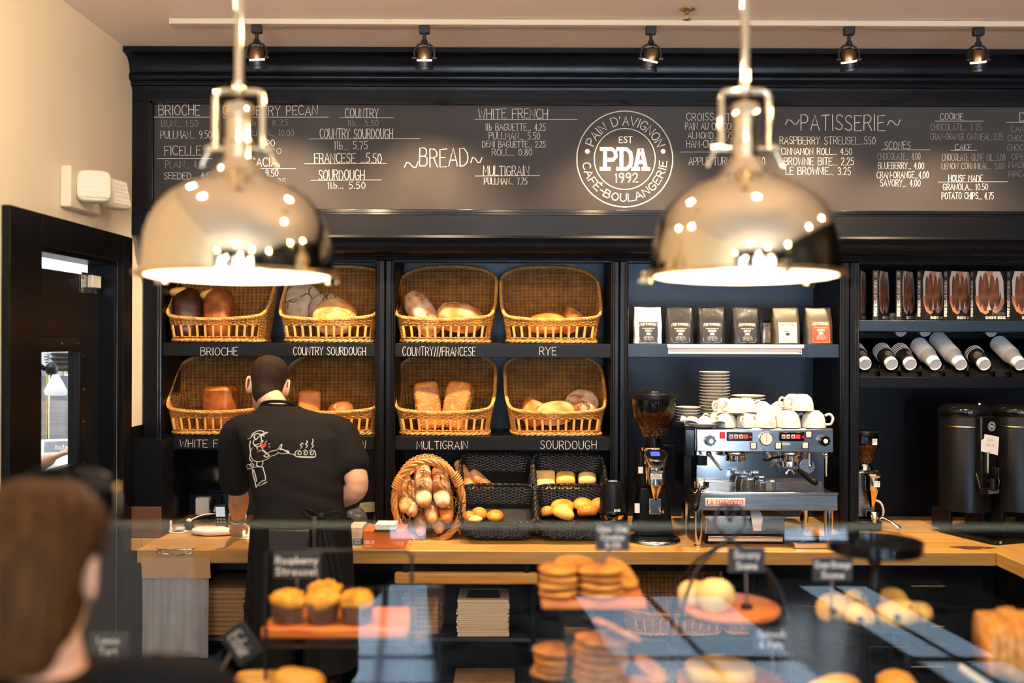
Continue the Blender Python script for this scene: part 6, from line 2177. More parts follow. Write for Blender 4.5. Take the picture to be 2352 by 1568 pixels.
# ---------------------------------------------------------------- coffee urns
def urn(label, px, note):
    Y = 4.86
    x = at(px, 1000, Y).x
    t = thing('coffee_urn', label, 'coffee urn', (x, Y, CT + .001), R(20), 'black coffee urns')
    Zu = lambda py: at(px, py, Y - .12).z - CT - .001
    r = .120
    MB().lathe([(r, Zu(1178)), (r, Zu(960)), (r - .002, Zu(958))], 48).build('tank', M['black_plastic'], t, smooth=40)
    MB().lathe([(r, Zu(958)), (r + .004, Zu(956)), (r + .006, Zu(945)), (r + .003, Zu(941)), (r - .01, Zu(936)), (.09, Zu(931)), (.001, Zu(930))], 48).build('lid', M['black_gloss'], t, smooth=40)
    MB().lathe([(r + .0015, Zu(982)), (r + .003, Zu(981)), (r + .0015, Zu(980))], 48).build('trim_band', M['brass'], t)
    MB().lathe([(.001, Zu(926)), (.010, Zu(927)), (.012, Zu(932))], 16, c=(.02, -.07, 0)).build('lid_knob', M['chrome'], t)
    MB().bx(-.048, .048, -r - .028, -r + .02, Zu(1120), Zu(955)).build('gauge_column', M['black_gloss'], t, bevel=.01)
    MB().cyl((-.012, -r - .031, Zu(1084)), (-.012, -r - .031, Zu(1036)), .0085, seg=14).build('sight_glass', M['copper_gold'], t)
    MB().bx(.010, .040, -r - .075, -r - .02, Zu(1092), Zu(1070)).build('tap_lever', M['black_gloss'], t, bevel=.004)
    MB().cyl((.0, -r - .05, Zu(1122)), (.0, -r - .05, Zu(1096)), .016, seg=16).cyl((0, -r - .05, Zu(1104)), (0, -r + .02, Zu(1104)), .012, seg=12).build('tap', M['black_plastic'], t)
    d = MB().bx(-.06, .07, -r - .045, -r - .02, Zu(1133), Zu(1118)).build('name_strip', M['black_plastic'], t, bevel=.003)
    L = MB()
    if note:
        write(L, 'Decaf', -.02, .04, Zu(1130), Zu(1122), .0016, y=-r - .0462, wob=.1)
    if note:
        L.build('strip_lettering', M['white_plastic'], d, smooth=0)
    for s in (-1, 1):
        MB().bx(s * .104 - .010, s * .104 + .010, -.02, .10, .02, Zu(1176)).build('stand_leg', M['black_plastic'], t, bevel=.004)
        MB().tube([(s * .06, -r - .01, Zu(1085)), (s * .062, -r - .03, Zu(1105)), (s * .055, -r - .03, Zu(1118))], .003, 6).build('guard_wire', M['steel_dark'], t)
    fb = MB()
    fb.loft([rrect(.112, .18, .03, .001), rrect(.112, .18, .03, .020), rrect(.104, .165, .03, .024), rrect(.096, .155, .03, .018)], M=T(0, -.11, 0))
    fb.build('drip_base', M['black_gloss'], t, smooth=40)
    for s in (-1, 1):
        MB().cyl((s * .08, -.29, .012), (s * .08, -.294, .012), .007, seg=12).build('screw', M['chrome'], t)
    return t, Zu, x


u1, Zu, ux = urn('black coffee urn with a paper note stuck on its front', 2217, True)
u2, _, _ = urn('black coffee urn at the right edge, without a note', 2336, False)
e_ = MB()
cy = -.120 - .0295
to2 = lambda x, z: (x + .012, cy - .0022, Zu(978) + z)
sk = MB().cyl((.012, cy + .001, Zu(978)), (.012, cy - .0012, Zu(978)), .024, seg=32).build('round_sticker', M['label_black'], u1)
ring(e_, .0215, .0010, 40, f=to2)
ring(e_, .0135, .0008, 32, f=to2)
arc_text(e_, "PAIN D'AVIGNON", .0175, .0045, R(165), R(15), .0007, f=to2)
arc_text(e_, 'BOULANGERIE', .0175, .0045, R(195), R(345), .0007, top=False, f=to2)
slab_letters(e_, .0095, .0018, to2)
e_.build('emblem', M['white_plastic'], sk, smooth=0)
nt_ = thing('paper_note', 'torn cream paper note taped to the front of the coffee urn', 'note', (ux + .1515 * math.sin(R(20)), 4.86 - .1515 * math.cos(R(20)), CT), R(20))
m = MB()
P = [(-.058, -.052), (.044, -.075), (.052, .012), (.03, .016), (-.036, .028), (-.040, .006), (-.056, .000)]
m.prism([(x, z) for x, z in P], .0008, M=T(.005, 0, Zu(1008)))
m.build('paper', M['white_paper'], nt_)
L = MB()
for tx, z, w in (('Dark', .002, .018), ('House', -.022, .024)):
    write(L, tx, .002 - w, .002 + w, Zu(1008) + z - .008, Zu(1008) + z + .006, .0012, y=-.0012, wob=.2)
L.build('handwriting', M['book_grey'], nt_, smooth=0)
# ---------------------------------------------------------------- people
def ell(c, rx, ry, n=28, z=None, tilt=None, e=2.3):
    out = []
    for j in range(n):
        t = 2 * PI * j / n
        p = Vector((rx * math.copysign(abs(math.cos(t)) ** (2 / e), math.cos(t)), ry * math.copysign(abs(math.sin(t)) ** (2 / e), math.sin(t)), 0))
        if tilt is not None:
            p = tilt @ p
        out.append(Vector(c) + p)
    return out


def limb(mb, pts, rr, seg=16, n=5):
    q = spline(pts, n)
    r2 = []
    for i in range(len(rr) - 1):
        for k in range(n):
            f = k / n
            f = f * f * (3 - 2 * f)
            r2.append(rr[i] + (rr[i + 1] - rr[i]) * f)
    r2.append(rr[-1])
    mb.tube(q, r2, seg)
    mb.ball(q[0], rr[0], nu=12, nv=8)
    mb.ball(q[-1], rr[-1], nu=12, nv=8)


def hand(mb, wrist, fwd, up, side, L=.185, curl=.5, spread=.12, thumb=.6):
    """palm and five bent fingers; fwd towards the finger tips, up = back of the hand, side = thumb side"""
    fwd, up, side = Vector(fwd).normalized(), Vector(up).normalized(), Vector(side).normalized()
    w = Vector(wrist)
    k = L / .185
    def P(f, u, s): return w + fwd * (f * k) + up * (u * k) + side * (s * k)
    rings = []
    for f, hw, hh in ((-.01, .026, .021), (.02, .033, .020), (.05, .040, .018), (.08, .042, .016), (.095, .038, .013)):
        rings.append([P(f, hh * math.sin(t) + (.004 if f > .05 else 0), hw * math.cos(t)) for t in [2 * PI * j / 16 for j in range(16)]])
    mb.loft(rings)
    for i, (s, ln, r) in enumerate(((.030, .072, .0092), (.010, .080, .0096), (-.011, .074, .0092), (-.030, .058, .0080))):
        a = curl * (1 + .08 * i)
        d0 = (.088, .003, s)
        pts = [P(.070, .002, s * .9), P(*d0)]
        ang, pos = 0.0, Vector((d0[0], d0[1], d0[2]))
        for seg_, fr in ((.46, .9), (.30, 1.0), (.24, .8)):
            ang += a * fr
            pos = pos + Vector((math.cos(ang), -math.sin(ang), (s / .03) * spread * .25)) * ln * seg_
            pts.append(P(*pos))
        mb.tube(spline(pts, 4), [r * k * (1.08 - .30 * q / (4 * (len(pts) - 1))) for q in range(4 * (len(pts) - 1) + 1)], 10)
        mb.ball(pts[-1], r * k * .80, nu=10, nv=6)
        mb.ball(pts[2], r * k * 1.04, nu=10, nv=6)
    pts = [P(.012, -.004, .024), P(.040, -.008, .048), P(.066, -.012 - .01 * thumb, .056), P(.090, -.016 - .02 * thumb, .052)]
    mb.tube(spline(pts, 4), [k * (.0145 - .0006 * q) for q in range(13)], 10)
    mb.ball(pts[-1], .0082 * k, nu=10, nv=6)


def ear(mb, c, out, up, back, s=1.0):
    out, up, back = Vector(out).normalized(), Vector(up).normalized(), Vector(back).normalized()
    q = []
    for j in range(15):
        t = R(-80) + R(330) * j / 14
        q.append(Vector(c) + up * (.030 * s * math.sin(t)) + back * (.017 * s * math.cos(t) + .004) + out * (.012 * s + .006 * math.cos(t)))
    mb.tube(q, .0052 * s, 8)
    mb.loft([[Vector(c) + up * (.026 * s * k * math.sin(t)) + back * (.015 * s * k * math.cos(t) + .003) + out * d for t in [2 * PI * j / 14 for j in range(14)]] for k, d in ((1.0, -.006), (1.0, .008 * s), (.5, .005 * s))])
    mb.ball(Vector(c) - up * .027 * s + out * .008 * s - back * .002, .0085 * s, nu=10, nv=6)


def head_shape(mb, c, fw, up, s=1.0):
    """skull, jaw, nose, lips and brow about a centre; fw = where the face points"""
    fw, up = Vector(fw).normalized(), Vector(up).normalized()
    rt = fw.cross(up).normalized()
    up = rt.cross(fw).normalized()
    B = Matrix((rt, fw, up)).transposed()
    c = Vector(c)
    prof = [(-.118, .012, .016, .060), (-.112, .034, .034, .052), (-.095, .050, .056, .036), (-.070, .058, .074, .022), (-.040, .064, .086, .010), (-.005, .070, .094, .002), (.030, .075, .098, -.004), (.060, .074, .096, -.008), (.085, .066, .084, -.010), (.105, .048, .060, -.010), (.117, .024, .030, -.010), (.121, .004, .005, -.010)]
    mb.loft([[c + B @ Vector((rx * s * math.cos(t), (oy + ry * math.sin(t)) * s, z * s)) for t in [2 * PI * j / 28 for j in range(28)]] for z, rx, ry, oy in prof])
    L = lambda x, y, z: c + B @ Vector((x * s, y * s, z * s))
    mb.tube([L(0, .090, .012), L(0, .104, -.010), L(0, .118, -.030), L(0, .104, -.040)], [.009 * s, .011 * s, .014 * s, .010 * s], 10)
    for q in (-1, 1):
        mb.ball(L(q * .011, .104, -.036), .009 * s, nu=8, nv=6)
        mb.tube([L(q * .012, .094, .022), L(q * .034, .090, .026), L(q * .054, .074, .018)], .009 * s, 8)
        mb.ball(L(q * .031, .078, .004), .0135 * s, nu=10, nv=8)
        ear(mb, L(q * .070, -.004, -.008), B @ Vector((q, -.25, 0)), up, -fw, s * 1.08)
    mb.tube([L(-.024, .088, -.064), L(0, .098, -.062), L(.024, .088, -.064)], [.004 * s, .007 * s, .004 * s], 8)
    mb.tube([L(-.020, .086, -.073), L(0, .096, -.073), L(.020, .086, -.073)], [.004 * s, .007 * s, .004 * s], 8)
    mb.ball(L(0, .082, -.104), (.022 * s, .018 * s, .016 * s), nu=12, nv=8)
    return B, L


# ---- the worker, seen from behind
A_ = lambda px, py, Y: at(px, py, Y)
man = thing('person', 'man in a black printed t-shirt and apron, seen from behind, leaning over the worktop', 'person', (-.885, 4.12, 0))
bd_ = MB()
hc = A_(616, 884, 4.40)
hfw, hup = Vector((-.20, .90, -.38)), Vector((.02, .38, .92))
HB, HL = head_shape(bd_, hc, hfw, hup, 1.04)
nb_ = A_(641, 948, 4.27)
limb(bd_, [HL(0, -.010, -.05), (hc.lerp(nb_, .62) + Vector((-.004, .0, -.01))), nb_ + Vector((.0, .01, -.03))], [.055, .055, .056], 20)
# trunk
tr = [(A_(690, 1330, 4.13), .165, .115), (A_(690, 1250, 4.12), .172, .120), (A_(690, 1185, 4.12), .160, .108), (A_(684, 1100, 4.15), .165, .108), (A_(672, 1030, 4.20), .150, .085), (A_(660, 985, 4.25), .10, .06), (A_(652, 948, 4.28), .055, .045)]
bd_.loft([ell(c, rx, ry) for c, rx, ry in tr])
# left arm: straight down on to the worktop
ls, le, lw_ = A_(545, 1000, 4.28), A_(547, 1130, 4.40), A_(545, 1196, 4.625)
limb(bd_, [ls, ls.lerp(le, .5) + Vector((-.012, -.01, 0)), le, le.lerp(lw_, .45) + Vector((0, .012, .012)), lw_], [.045, .052, .043, .046, .030])
hfwd = (A_(538, 1236, 4.66) - lw_)
hand(bd_, lw_, (hfwd.x, .055, -.075), (-.1, -.75, .45), (.96, .0, -.05), L=.150, curl=.62)
# right arm: elbow out, forearm in front of the body
rs, re_, rw_ = A_(780, 1000, 4.24), A_(820, 1118, 4.13), A_(728, 1158, 4.34)
limb(bd_, [rs, rs.lerp(re_, .5) + Vector((.006, 0, 0)), re_, re_.lerp(rw_, .45) + Vector((.005, -.004, -.012)), rw_], [.045, .055, .047, .046, .030])
hand(bd_, rw_, (-.75, .62, -.10), (0, -.3, .95), (.1, .8, .3), L=.165, curl=.5)
# legs
for s in (-1, 1):
    h = Vector((A_(690, 1300, 4.12).x + s * .085, 4.12, .86))
    limb(bd_, [h, (h.x + s * .006, 4.10, .48), (h.x + s * .010, 4.07, .09)], [.085, .060, .042])
    limb(bd_, [(h.x + s * .010, 4.05, .05), (h.x + s * .022, 4.22, .035)], [.042, .034])
bm_ = evaluated(bd_, [('REMESH', dict(mode='VOXEL', voxel_size=.0048)), ('SMOOTH', dict(iterations=3, factor=.5))], M['skin'], 'body', 0)
bm_.transform(T(*(-man.location)))
obj('body', bm_, man)
# hair: short cap over skull, clear of the ears and the nape
hr = MB()
rings = []
for z, k in [(-.098, .2), (-.075, .5), (-.052, .6), (-.030, .8), (-.005, .95), (.030, 1.05), (.060, 1.1), (.085, 1.15), (.105, 1.3), (.117, 1.6), (.122, 3)]:
    base = {-.098: (.048, .064, -.006), -.075: (.057, .084, -.002), -.052: (.063, .090, .006), -.030: (.066, .089, .008), -.005: (.070, .094, .002), .030: (.075, .098, -.004), .060: (.074, .096, -.008), .085: (.066, .084, -.010), .105: (.048, .060, -.010), .117: (.024, .030, -.010), .122: (.004, .005, -.010)}[z]
    rx, ry, oy = base
    off = -.012 if z < -.09 else .0 if z < -.06 else .0055 * k
    rg = []
    for j in range(40):
        t = 2 * PI * j / 40
        o2 = off
        if z < .05 and math.sin(t) > (.25 if z > -.04 else -.30):
            o2 = -.012                     # the face side stays bare
        if z < .0 and abs(math.sin(t)) < .35:
            o2 = min(o2, .001)                  # over the ears
        n_ = noise.noise(Vector((math.cos(t) * 5, math.sin(t) * 5, z * 50))) * .004
        rg.append(HL((rx + o2 + n_) * math.cos(t), oy + (ry + o2 + n_) * math.sin(t), z + .002))
    rings.append(rg)
hr.loft(rings)
hm = evaluated(hr, [('SUBSURF', dict(levels=2, render_levels=2))], M['hair_dark'], 'hair', 0)
hm.transform(T(*(-man.location)))
hair_o = obj('hair', hm, man)
# t-shirt
ts = MB()
sh_ = [(A_(691, 1212, 4.12), .196, .138), (A_(690, 1180, 4.12), .190, .132), (A_(686, 1140, 4.13), .188, .130), (A_(682, 1090, 4.15), .194, .130), (A_(674, 1040, 4.18), .205, .132), (A_(668, 1000, 4.21), .218, .130), (A_(663, 978, 4.24), .215, .112), (A_(659, 960, 4.26), .188, .098), (A_(655, 948, 4.275), .145, .085), (A_(645, 937, 4.285), .098, .074), (A_(640, 926, 4.295), .074, .064)]
ts.loft([ell(c, rx, ry, 40) for c, rx, ry in sh_])
la = A_(540, 985, 4.28)
limb(ts, [A_(600, 985, 4.26), la.lerp(le, .06) + Vector((.012, 0, 0)), la.lerp(le, .42) + Vector((-.006, -.006, 0)), la.lerp(le, .80) + Vector((-.004, -.004, 0))], [.070, .072, .070, .072], 20)
ra = A_(784, 985, 4.24)
limb(ts, [A_(725, 985, 4.25), ra.lerp(re_, .08) + Vector((-.012, 0, 0)), ra.lerp(re_, .35) + Vector((.004, 0, 0)), ra.lerp(re_, .62) + Vector((.008, 0, 0))], [.070, .070, .068, .072], 20)
tm_ = evaluated(ts, [('REMESH', dict(mode='VOXEL', voxel_size=.0065)), ('SMOOTH', dict(iterations=10, factor=.5))], M['tshirt'], 'tshirt', 0)
# creases pulled towards the waist on one side
bmx = bmesh.new()
bmx.from_mesh(tm_)
for v in bmx.verts:
    p = v.co
    f = math.sin((p.x * .55 + p.z * 1.15 + .05 * noise.noise(p * 5)) * 60)
    g_ = max(0, 1 - abs(p.z - 1.17) / .16) * (.4 + .6 * smooth01((p.x + 1.0) / .25))
    v.co = p + v.normal * (.0035 * f * g_ + .005 * noise.noise(p * 9))
bmx.to_mesh(tm_)
bmx.free()
tm_.transform(T(*(-man.location)))
shirt = obj('tshirt', tm_, man)
# neck band
c = A_(641, 935, 4.288)
MB().tube([p for p in ell(c, .074, .062, 32, tilt=Matrix.Rotation(R(-28), 3, 'X'))], .0075, 8, closed=True).w('collar', M['tshirt'], man, smooth=180)
# line drawing printed on the back: a baker with a tray of steaming buns
bvh = BVHTree.FromPolygons([v.co + man.location for v in tm_.vertices], [list(p.vertices) for p in tm_.polygons])
pr = MB()
prr = MB()


def shirt3(px, py):
    o = Vector((0, 0, CAMZ))
    d = (A_(px, py, 4.0) - o).normalized()
    h = bvh.ray_cast(o, d)
    return (h[0] + h[1] * .0016) if h[0] is not None else None


def sline(pts, w=.0034, mb=None):
    q = []
    for p in spline([(x, y, 0) for x, y in pts], 5):
        h = shirt3(p.x, p.y)
        if h is not None:
            q.append(h)
    if len(q) > 1:
        (mb or pr).tube(q, w * .5, 5, flat=.6)


for s_ in ('577,1004 582,996 592,990 602,990 607,994 600,998 590,996 584,1002 588,1010 594,1004 600,1000 608,1002', '570,1008 576,1006 580,1000 586,994', '607,994 615,993 608,997 601,998',
           '584,1010 582,1018 588,1022 596,1018', '600,1000 601,1010 604,1014 600,1018 598,1024 590,1026 584,1022', '598,1014 606,1012', '590,1026 592,1032', '576,1012 574,1024 576,1040 574,1054 580,1060',
           '581,1028 576,1036 578,1050 584,1058 592,1060', '600,1026 606,1034 614,1040 624,1036 636,1034', '592,1038 600,1034 610,1040 620,1046', '584,1058 596,1060 610,1056 618,1052 622,1048 634,1044 640,1038',
           '636,1034 640,1030 645,1022 648,1020 646,1028 643,1032 650,1032 656,1036 662,1038', '640,1040 650,1042 660,1040 666,1042 680,1045', '658,1034 664,1038 660,1042', '606,1048 612,1042 618,1046 612,1050 606,1046',
           '680,1036 680,1048 722,1050 722,1034', '680,1036 688,1034 692,1040 690,1044 684,1042 688,1036', '696,1036 702,1033 706,1038 704,1044 698,1042 702,1036', '710,1036 716,1033 720,1038 718,1044 712,1042 716,1036', '684,1048 722,1049',
           '690,1030 694,1026 690,1022 694,1018 697,1020', '702,1029 706,1024 702,1020 706,1016 704,1012', '714,1030 720,1024 716,1020 719,1014 718,1008', '592,1060 590,1068 600,1072 604,1064 603,1058', '580,1070 572,1066 566,1070 570,1076 578,1074 584,1068 578,1064 574,1070',
           '580,1074 590,1072 600,1072 606,1074', '580,1076 582,1090 586,1104 589,1118', '583,1078 588,1094 590,1106', '604,1074 609,1090 610,1102 604,1104 596,1110 589,1119', '596,1116 606,1110 614,1106', '604,1112 612,1108'):
    sline([tuple(float(v) for v in p.split(',')) for p in s_.split()])
sline([(609, 1017), (613, 1012)])
sline([(616, 1020), (621, 1019)])
sline([(617, 1026), (621, 1026)])
pr.w('printed_drawing', M['print_white'], shirt, smooth=180)
q = [(604, 1028), (600, 1023), (602, 1019), (605, 1022), (609, 1018), (611, 1022), (604, 1029)]
for dx in (0, 1.6, 3):
    sline([(604 + (x - 605) * (1 - dx * .25) + 1, 1024 + (y - 1024) * (1 - dx * .25)) for x, y in q], .0042, prr)
prr.w('printed_heart', M['print_red'], shirt, smooth=180)
# watch
MB().tube([p for p in ell(lw_.lerp(le, .16), .036, .036, 24, tilt=(lw_ - le).to_track_quat('Z', 'Y').to_matrix())], .0085, 8, closed=True, flat=.5).w('wrist_band', M['steel_dark'], man, smooth=180)
# trousers, apron, belt pouch
tr2 = MB()
tr2.loft([ell(A_(691, 1218, 4.12), .190, .132, 32), ell(A_(692, 1280, 4.12), .198, .140, 32), ell(A_(692, 1340, 4.12), .196, .135, 32), ell((A_(692, 1340, 4.12).x, 4.12, .74), .192, .125, 32)])
for s in (-1, 1):
    hx_ = A_(690, 1300, 4.12).x + s * .092
    limb(tr2, [(hx_, 4.12, .80), (hx_ + s * .006, 4.10, .48), (hx_ + s * .01, 4.07, .09)], [.100, .082, .066], 20)
tm2 = evaluated(tr2, [('REMESH', dict(mode='VOXEL', voxel_size=.012)), ('SMOOTH', dict(iterations=6, factor=.5))], M['apron'], 'trousers', 0)
tm2.transform(T(*(-man.location)))
obj('trousers', tm2, man)
for s in (-1, 1):
    hx_ = A_(690, 1300, 4.12).x + s * .11
    MB().loft([ell((hx_, 4.14, z), rx, ry, 20) for z, rx, ry in ((.002, .052, .14), (.03, .054, .142), (.06, .046, .12), (.10, .044, .065), (.11, .04, .055))]).w('shoe', M['leather'], man, smooth=60)
ap = MB()
ac = A_(691, 1210, 4.12)
def apr(t, z, k): return Vector((ac.x + (.206 + k) * math.cos(t), 4.12 + (.150 + k) * math.sin(t), z))
g_ = []
for z, k, o in ((1.045, .0, 0), (.96, .004, .05), (.80, .012, .12), (.62, .022, .2), (.46, .030, .26)):
    g_.append([apr(R(-62) + R(304) * j / 40 + (o * 0), z, k + .004 * math.sin(j * 1.3 + z * 5)) for j in range(41)])
ap.loft(g_, closed=False)
am = evaluated(ap, [('SOLIDIFY', dict(thickness=.004, offset=0))], M['apron'], 'apron', 60)
am.transform(T(*(-man.location)))
apo = obj('apron', am, man)
MB().tube([apr(2 * PI * j / 48, 1.052, .001) for j in range(48)], .014, 8, closed=True, flat=.35).w('waist_tie', M['apron'], apo, smooth=180)
bwc = A_(738, 1186, 4.0)
bw = MB()
for d in ((-.06, -.005, .022), (.075, .0, .012)):
    D = Vector(d)
    bw.tube(spline([bwc, bwc + D * .7 + Vector((0, -.012, .014)), bwc + D * 1.1, bwc + D * .7 + Vector((0, -.012, -.014)), bwc], 5), .007, 6, closed=True, flat=.5)
bw.tube(spline([bwc, bwc + Vector((.02, -.01, -.10)), bwc + Vector((.05, .0, -.24)), bwc + Vector((.045, -.004, -.34))], 5), .011, 6, flat=.4)
bw.tube(spline([bwc, bwc + Vector((.045, .01, -.12)), bwc + Vector((.085, .02, -.30))], 5), .011, 6, flat=.4)
bw.ball(bwc, (.018, .014, .016))
bw.w('apron_bow', M['apron'], apo, smooth=180)
po = A_(664, 1238, 3.965)
MB().bx(po.x - .085, po.x + .085, 3.955, 3.985, po.z - .045, po.z + .042).w('belt_pouch', M['leather'], man, bevel=.01, seg=3)
MB().bx(po.x + .088, po.x + .112, 3.965, 3.990, po.z - .07, po.z + .09).w('belt_loop', M['leather'], man, bevel=.006)

# ---- the hand beyond the kitchen door window
kp = thing('person', 'person beyond the door window, only a bare hand resting on the printed sheet in view', 'person', (-2.45, 4.5, 1.1))
m = MB()
w_ = at(112, 1055, 4.70)
el_ = w_ + Vector((-.16, -.03, -.10))
limb(m, [el_ + Vector((-.10, -.02, -.05)), el_, w_], [.05, .044, .031])
hand(m, w_, (.72, .22, .34), (-.38, -.66, .62), (.40, -.3, .2), L=.175, curl=.16, spread=.1)
mm_ = evaluated(m, [('REMESH', dict(mode='VOXEL', voxel_size=.004)), ('SMOOTH', dict(iterations=2, factor=.5))], M['skin'], 'forearm', 0)
mm_.transform(T(*(-kp.location)))
obj('forearm', mm_, kp)
m = MB()
limb(m, [el_ + Vector((-.02, -.004, -.01)), el_ + Vector((-.12, -.03, -.06)), (-2.75, 4.45, 1.15), (-2.85, 4.4, 1.35)], [.052, .056, .065, .08])
limb(m, [(-2.95, 4.4, 1.42), (-2.95, 4.4, 1.0), (-2.95, 4.4, .55)], [.17, .16, .17])
mm_ = evaluated(m, [('REMESH', dict(mode='VOXEL', voxel_size=.012)), ('SMOOTH', dict(iterations=3, factor=.5))], M['white_paper'], 'white_sleeve', 0)
mm_.transform(T(*(-kp.location)))
obj('white_jacket', mm_, kp)

# ---- the customer in the left foreground
WY = 1.45
wo = thing('person', 'brown-haired person in a dark jacket seen from behind in the left foreground', 'person', (-.69, WY, 0))
m = MB()
wc = at(92, 1300, WY)
WB, WLc = head_shape(m, wc, (-.02, .98, -.10), (.03, .06, 1), 1.0)
limb(m, [WLc(0, -.02, -.06), wc + Vector((.012, -.01, -.14)), wc + Vector((.02, -.02, -.20))], [.056, .054, .075], 20)
tc_ = [(wc.x + .03, WY - .02, .95, .16, .11), (wc.x + .03, WY - .02, 1.10, .165, .11), (wc.x + .03, WY - .02, 1.24, .18, .11), (wc.x + .03, WY - .02, 1.30, .15, .08)]
m.loft([ell((x, y, z), rx, ry) for x, y, z, rx, ry in tc_])
for s in (-1, 1):
    limb(m, [(wc.x + .03 + s * .08, WY - .02, .95), (wc.x + .03 + s * .085, WY, .5), (wc.x + .03 + s * .085, WY - .02, .09)], [.09, .062, .042])
    limb(m, [(wc.x + .03 + s * .085, WY - .03, .05), (wc.x + .03 + s * .1, WY + .13, .035)], [.042, .034])
hs = wc + Vector((.24, .05, -.24))
limb(m, [wc + Vector((.19, -.02, -.17)), hs + Vector((.04, .06, -.10)), hs + Vector((-.02, .30, -.10))], [.05, .042, .028])
hand(m, hs + Vector((-.02, .30, -.10)), (-.3, .9, .1), (0, -.1, 1), (-.9, -.3, 0), L=.16, curl=.4)
bm2 = evaluated(m, [('REMESH', dict(mode='VOXEL', voxel_size=.0055)), ('SMOOTH', dict(iterations=3, factor=.5))], M['skin'], 'body', 0)
bm2.transform(T(*(-wo.location)))
obj('body', bm2, wo)
h = MB()
rings = []
prof = [(-.150, .048, .048, -.030), (-.120, .070, .066, -.028), (-.080, .082, .084, -.022), (-.040, .088, .098, -.014), (.0, .092, .106, -.008), (.035, .094, .110, -.006), (.065, .092, .106, -.008), (.092, .082, .092, -.010), (.115, .060, .066, -.010), (.129, .030, .034, -.010), (.133, .004, .005, -.010)]
for z, rx, ry, oy in prof:
    rg = []
    for j in range(56):
        t = 2 * PI * j / 56
        x, y = rx * math.cos(t), oy + ry * math.sin(t)
        if math.sin(t) > .42 and z < .07:                        # face left bare
            y = oy + ry * .42 - (math.sin(t) - .42) * .09
        if z < .03 and math.cos(t) > .55 and math.sin(t) > -.35:      # swept behind the right ear
            x -= .016
        w_ = .0035 * math.sin(j * 2.4) + .003 * noise.noise(Vector((j * .7, z * 8, 1)))
        r_ = math.hypot(x, y) or 1
        part = math.exp(-((x + .0) / .008) ** 2) * (.010 if z > .09 else 0)
        rg.append(WLc(x * (1 + w_ / r_), y * (1 + w_ / r_), z - part))
    rings.append(rg)
h.loft(rings)
hm = evaluated(h, [('SUBSURF', dict(levels=2, render_levels=2))], M['hair_brown'], 'hair', 0)
hm.transform(T(*(-wo.location)))
obj('hair', hm, wo)
j_ = MB()
jc = wc.x + .03
j_.loft([ell((x, WY - .02, z), rx, ry, 36) for x, z, rx, ry in ((jc, .80, .20, .15), (jc, 1.05, .20, .15), (jc, 1.20, .215, .15), (jc, 1.262, .22, .135), (jc - .005, 1.300, .17, .11), (jc - .01, 1.325, .10, .085))])
limb(j_, [(jc + .10, WY - .02, 1.255), (jc + .19, WY - .02, 1.262), hs + Vector((.045, .05, -.09)), hs + Vector((-.01, .27, -.10))], [.09, .082, .062, .045], 18)
limb(j_, [(jc - .10, WY - .02, 1.25), (jc - .19, WY - .02, 1.235), (jc - .22, WY + .02, 1.0), (jc - .17, WY + .22, .98)], [.09, .082, .062, .045], 18)
jm = evaluated(j_, [('REMESH', dict(mode='VOXEL', voxel_size=.009)), ('SMOOTH', dict(iterations=8, factor=.5))], M['jacket'], 'jacket', 0)
jm.transform(T(*(-wo.location)))
obj('jacket', jm, wo)
tr3 = MB()
tr3.loft([ell((jc, WY - .02, z), rx, ry, 28) for z, rx, ry in ((.98, .18, .13), (.86, .185, .14), (.74, .18, .13))])
for s in (-1, 1):
    limb(tr3, [(jc + s * .085, WY - .02, .82), (jc + s * .09, WY, .5), (jc + s * .09, WY - .02, .08)], [.098, .078, .06])
tm3 = evaluated(tr3, [('REMESH', dict(mode='VOXEL', voxel_size=.012)), ('SMOOTH', dict(iterations=4, factor=.5))], M['jacket'], 'trousers', 0)
tm3.transform(T(*(-wo.location)))
obj('trousers', tm3, wo)
for s in (-1, 1):
    MB().loft([ell((jc + s * .09, WY + .02, z), rx, ry, 20) for z, rx, ry in ((.002, .045, .125), (.03, .047, .127), (.06, .04, .10), (.10, .04, .06))]).w('shoe', M['leather'], wo, smooth=60)
# sunglasses pushed up on the hair
sg = thing('sunglasses', 'dark sunglasses pushed up on the foreground person\'s brown hair', 'sunglasses', tuple(WLc(.0, .06, .12)))
fr_ = MB()
for s in (-1, 1):
    c = WLc(s * .034, .085, .115)
    nrm = (c - wc).normalized()
    q = nrm.to_track_quat('Z', 'Y').to_matrix()
    MB().loft([[c + nrm * .006 + q @ Vector((.029 * k * math.cos(t), .024 * k * math.sin(t), d)) for t in [2 * PI * j / 20 for j in range(20)]] for k, d in ((1, .002), (.9, .007), (.1, .010))]).w('lens', M['black_gloss'], sg, smooth=60)
    fr_.tube([c + nrm * .008 + q @ Vector((.030 * math.cos(t), .025 * math.sin(t), .002)) for t in [2 * PI * j / 20 for j in range(20)]], .0026, 6, closed=True)
    a = WLc(s * .070, .082, .112)
    MB().tube(spline([a, WLc(s * .096, .03, .085), WLc(s * .099, -.02, .05), WLc(s * .094, -.05, .02)], 5), .0028, 6).w('temple', M['black_plastic'], sg, smooth=180)
    MB().ball(WLc(s * .074, .078, .113), .0045).w('hinge', M['brass'], sg, smooth=180)
fr_.tube([WLc(-.008, .102, .115), WLc(.008, .102, .115)], .003, 6)
fr_.w('frame', M['black_plastic'], sg, smooth=180)
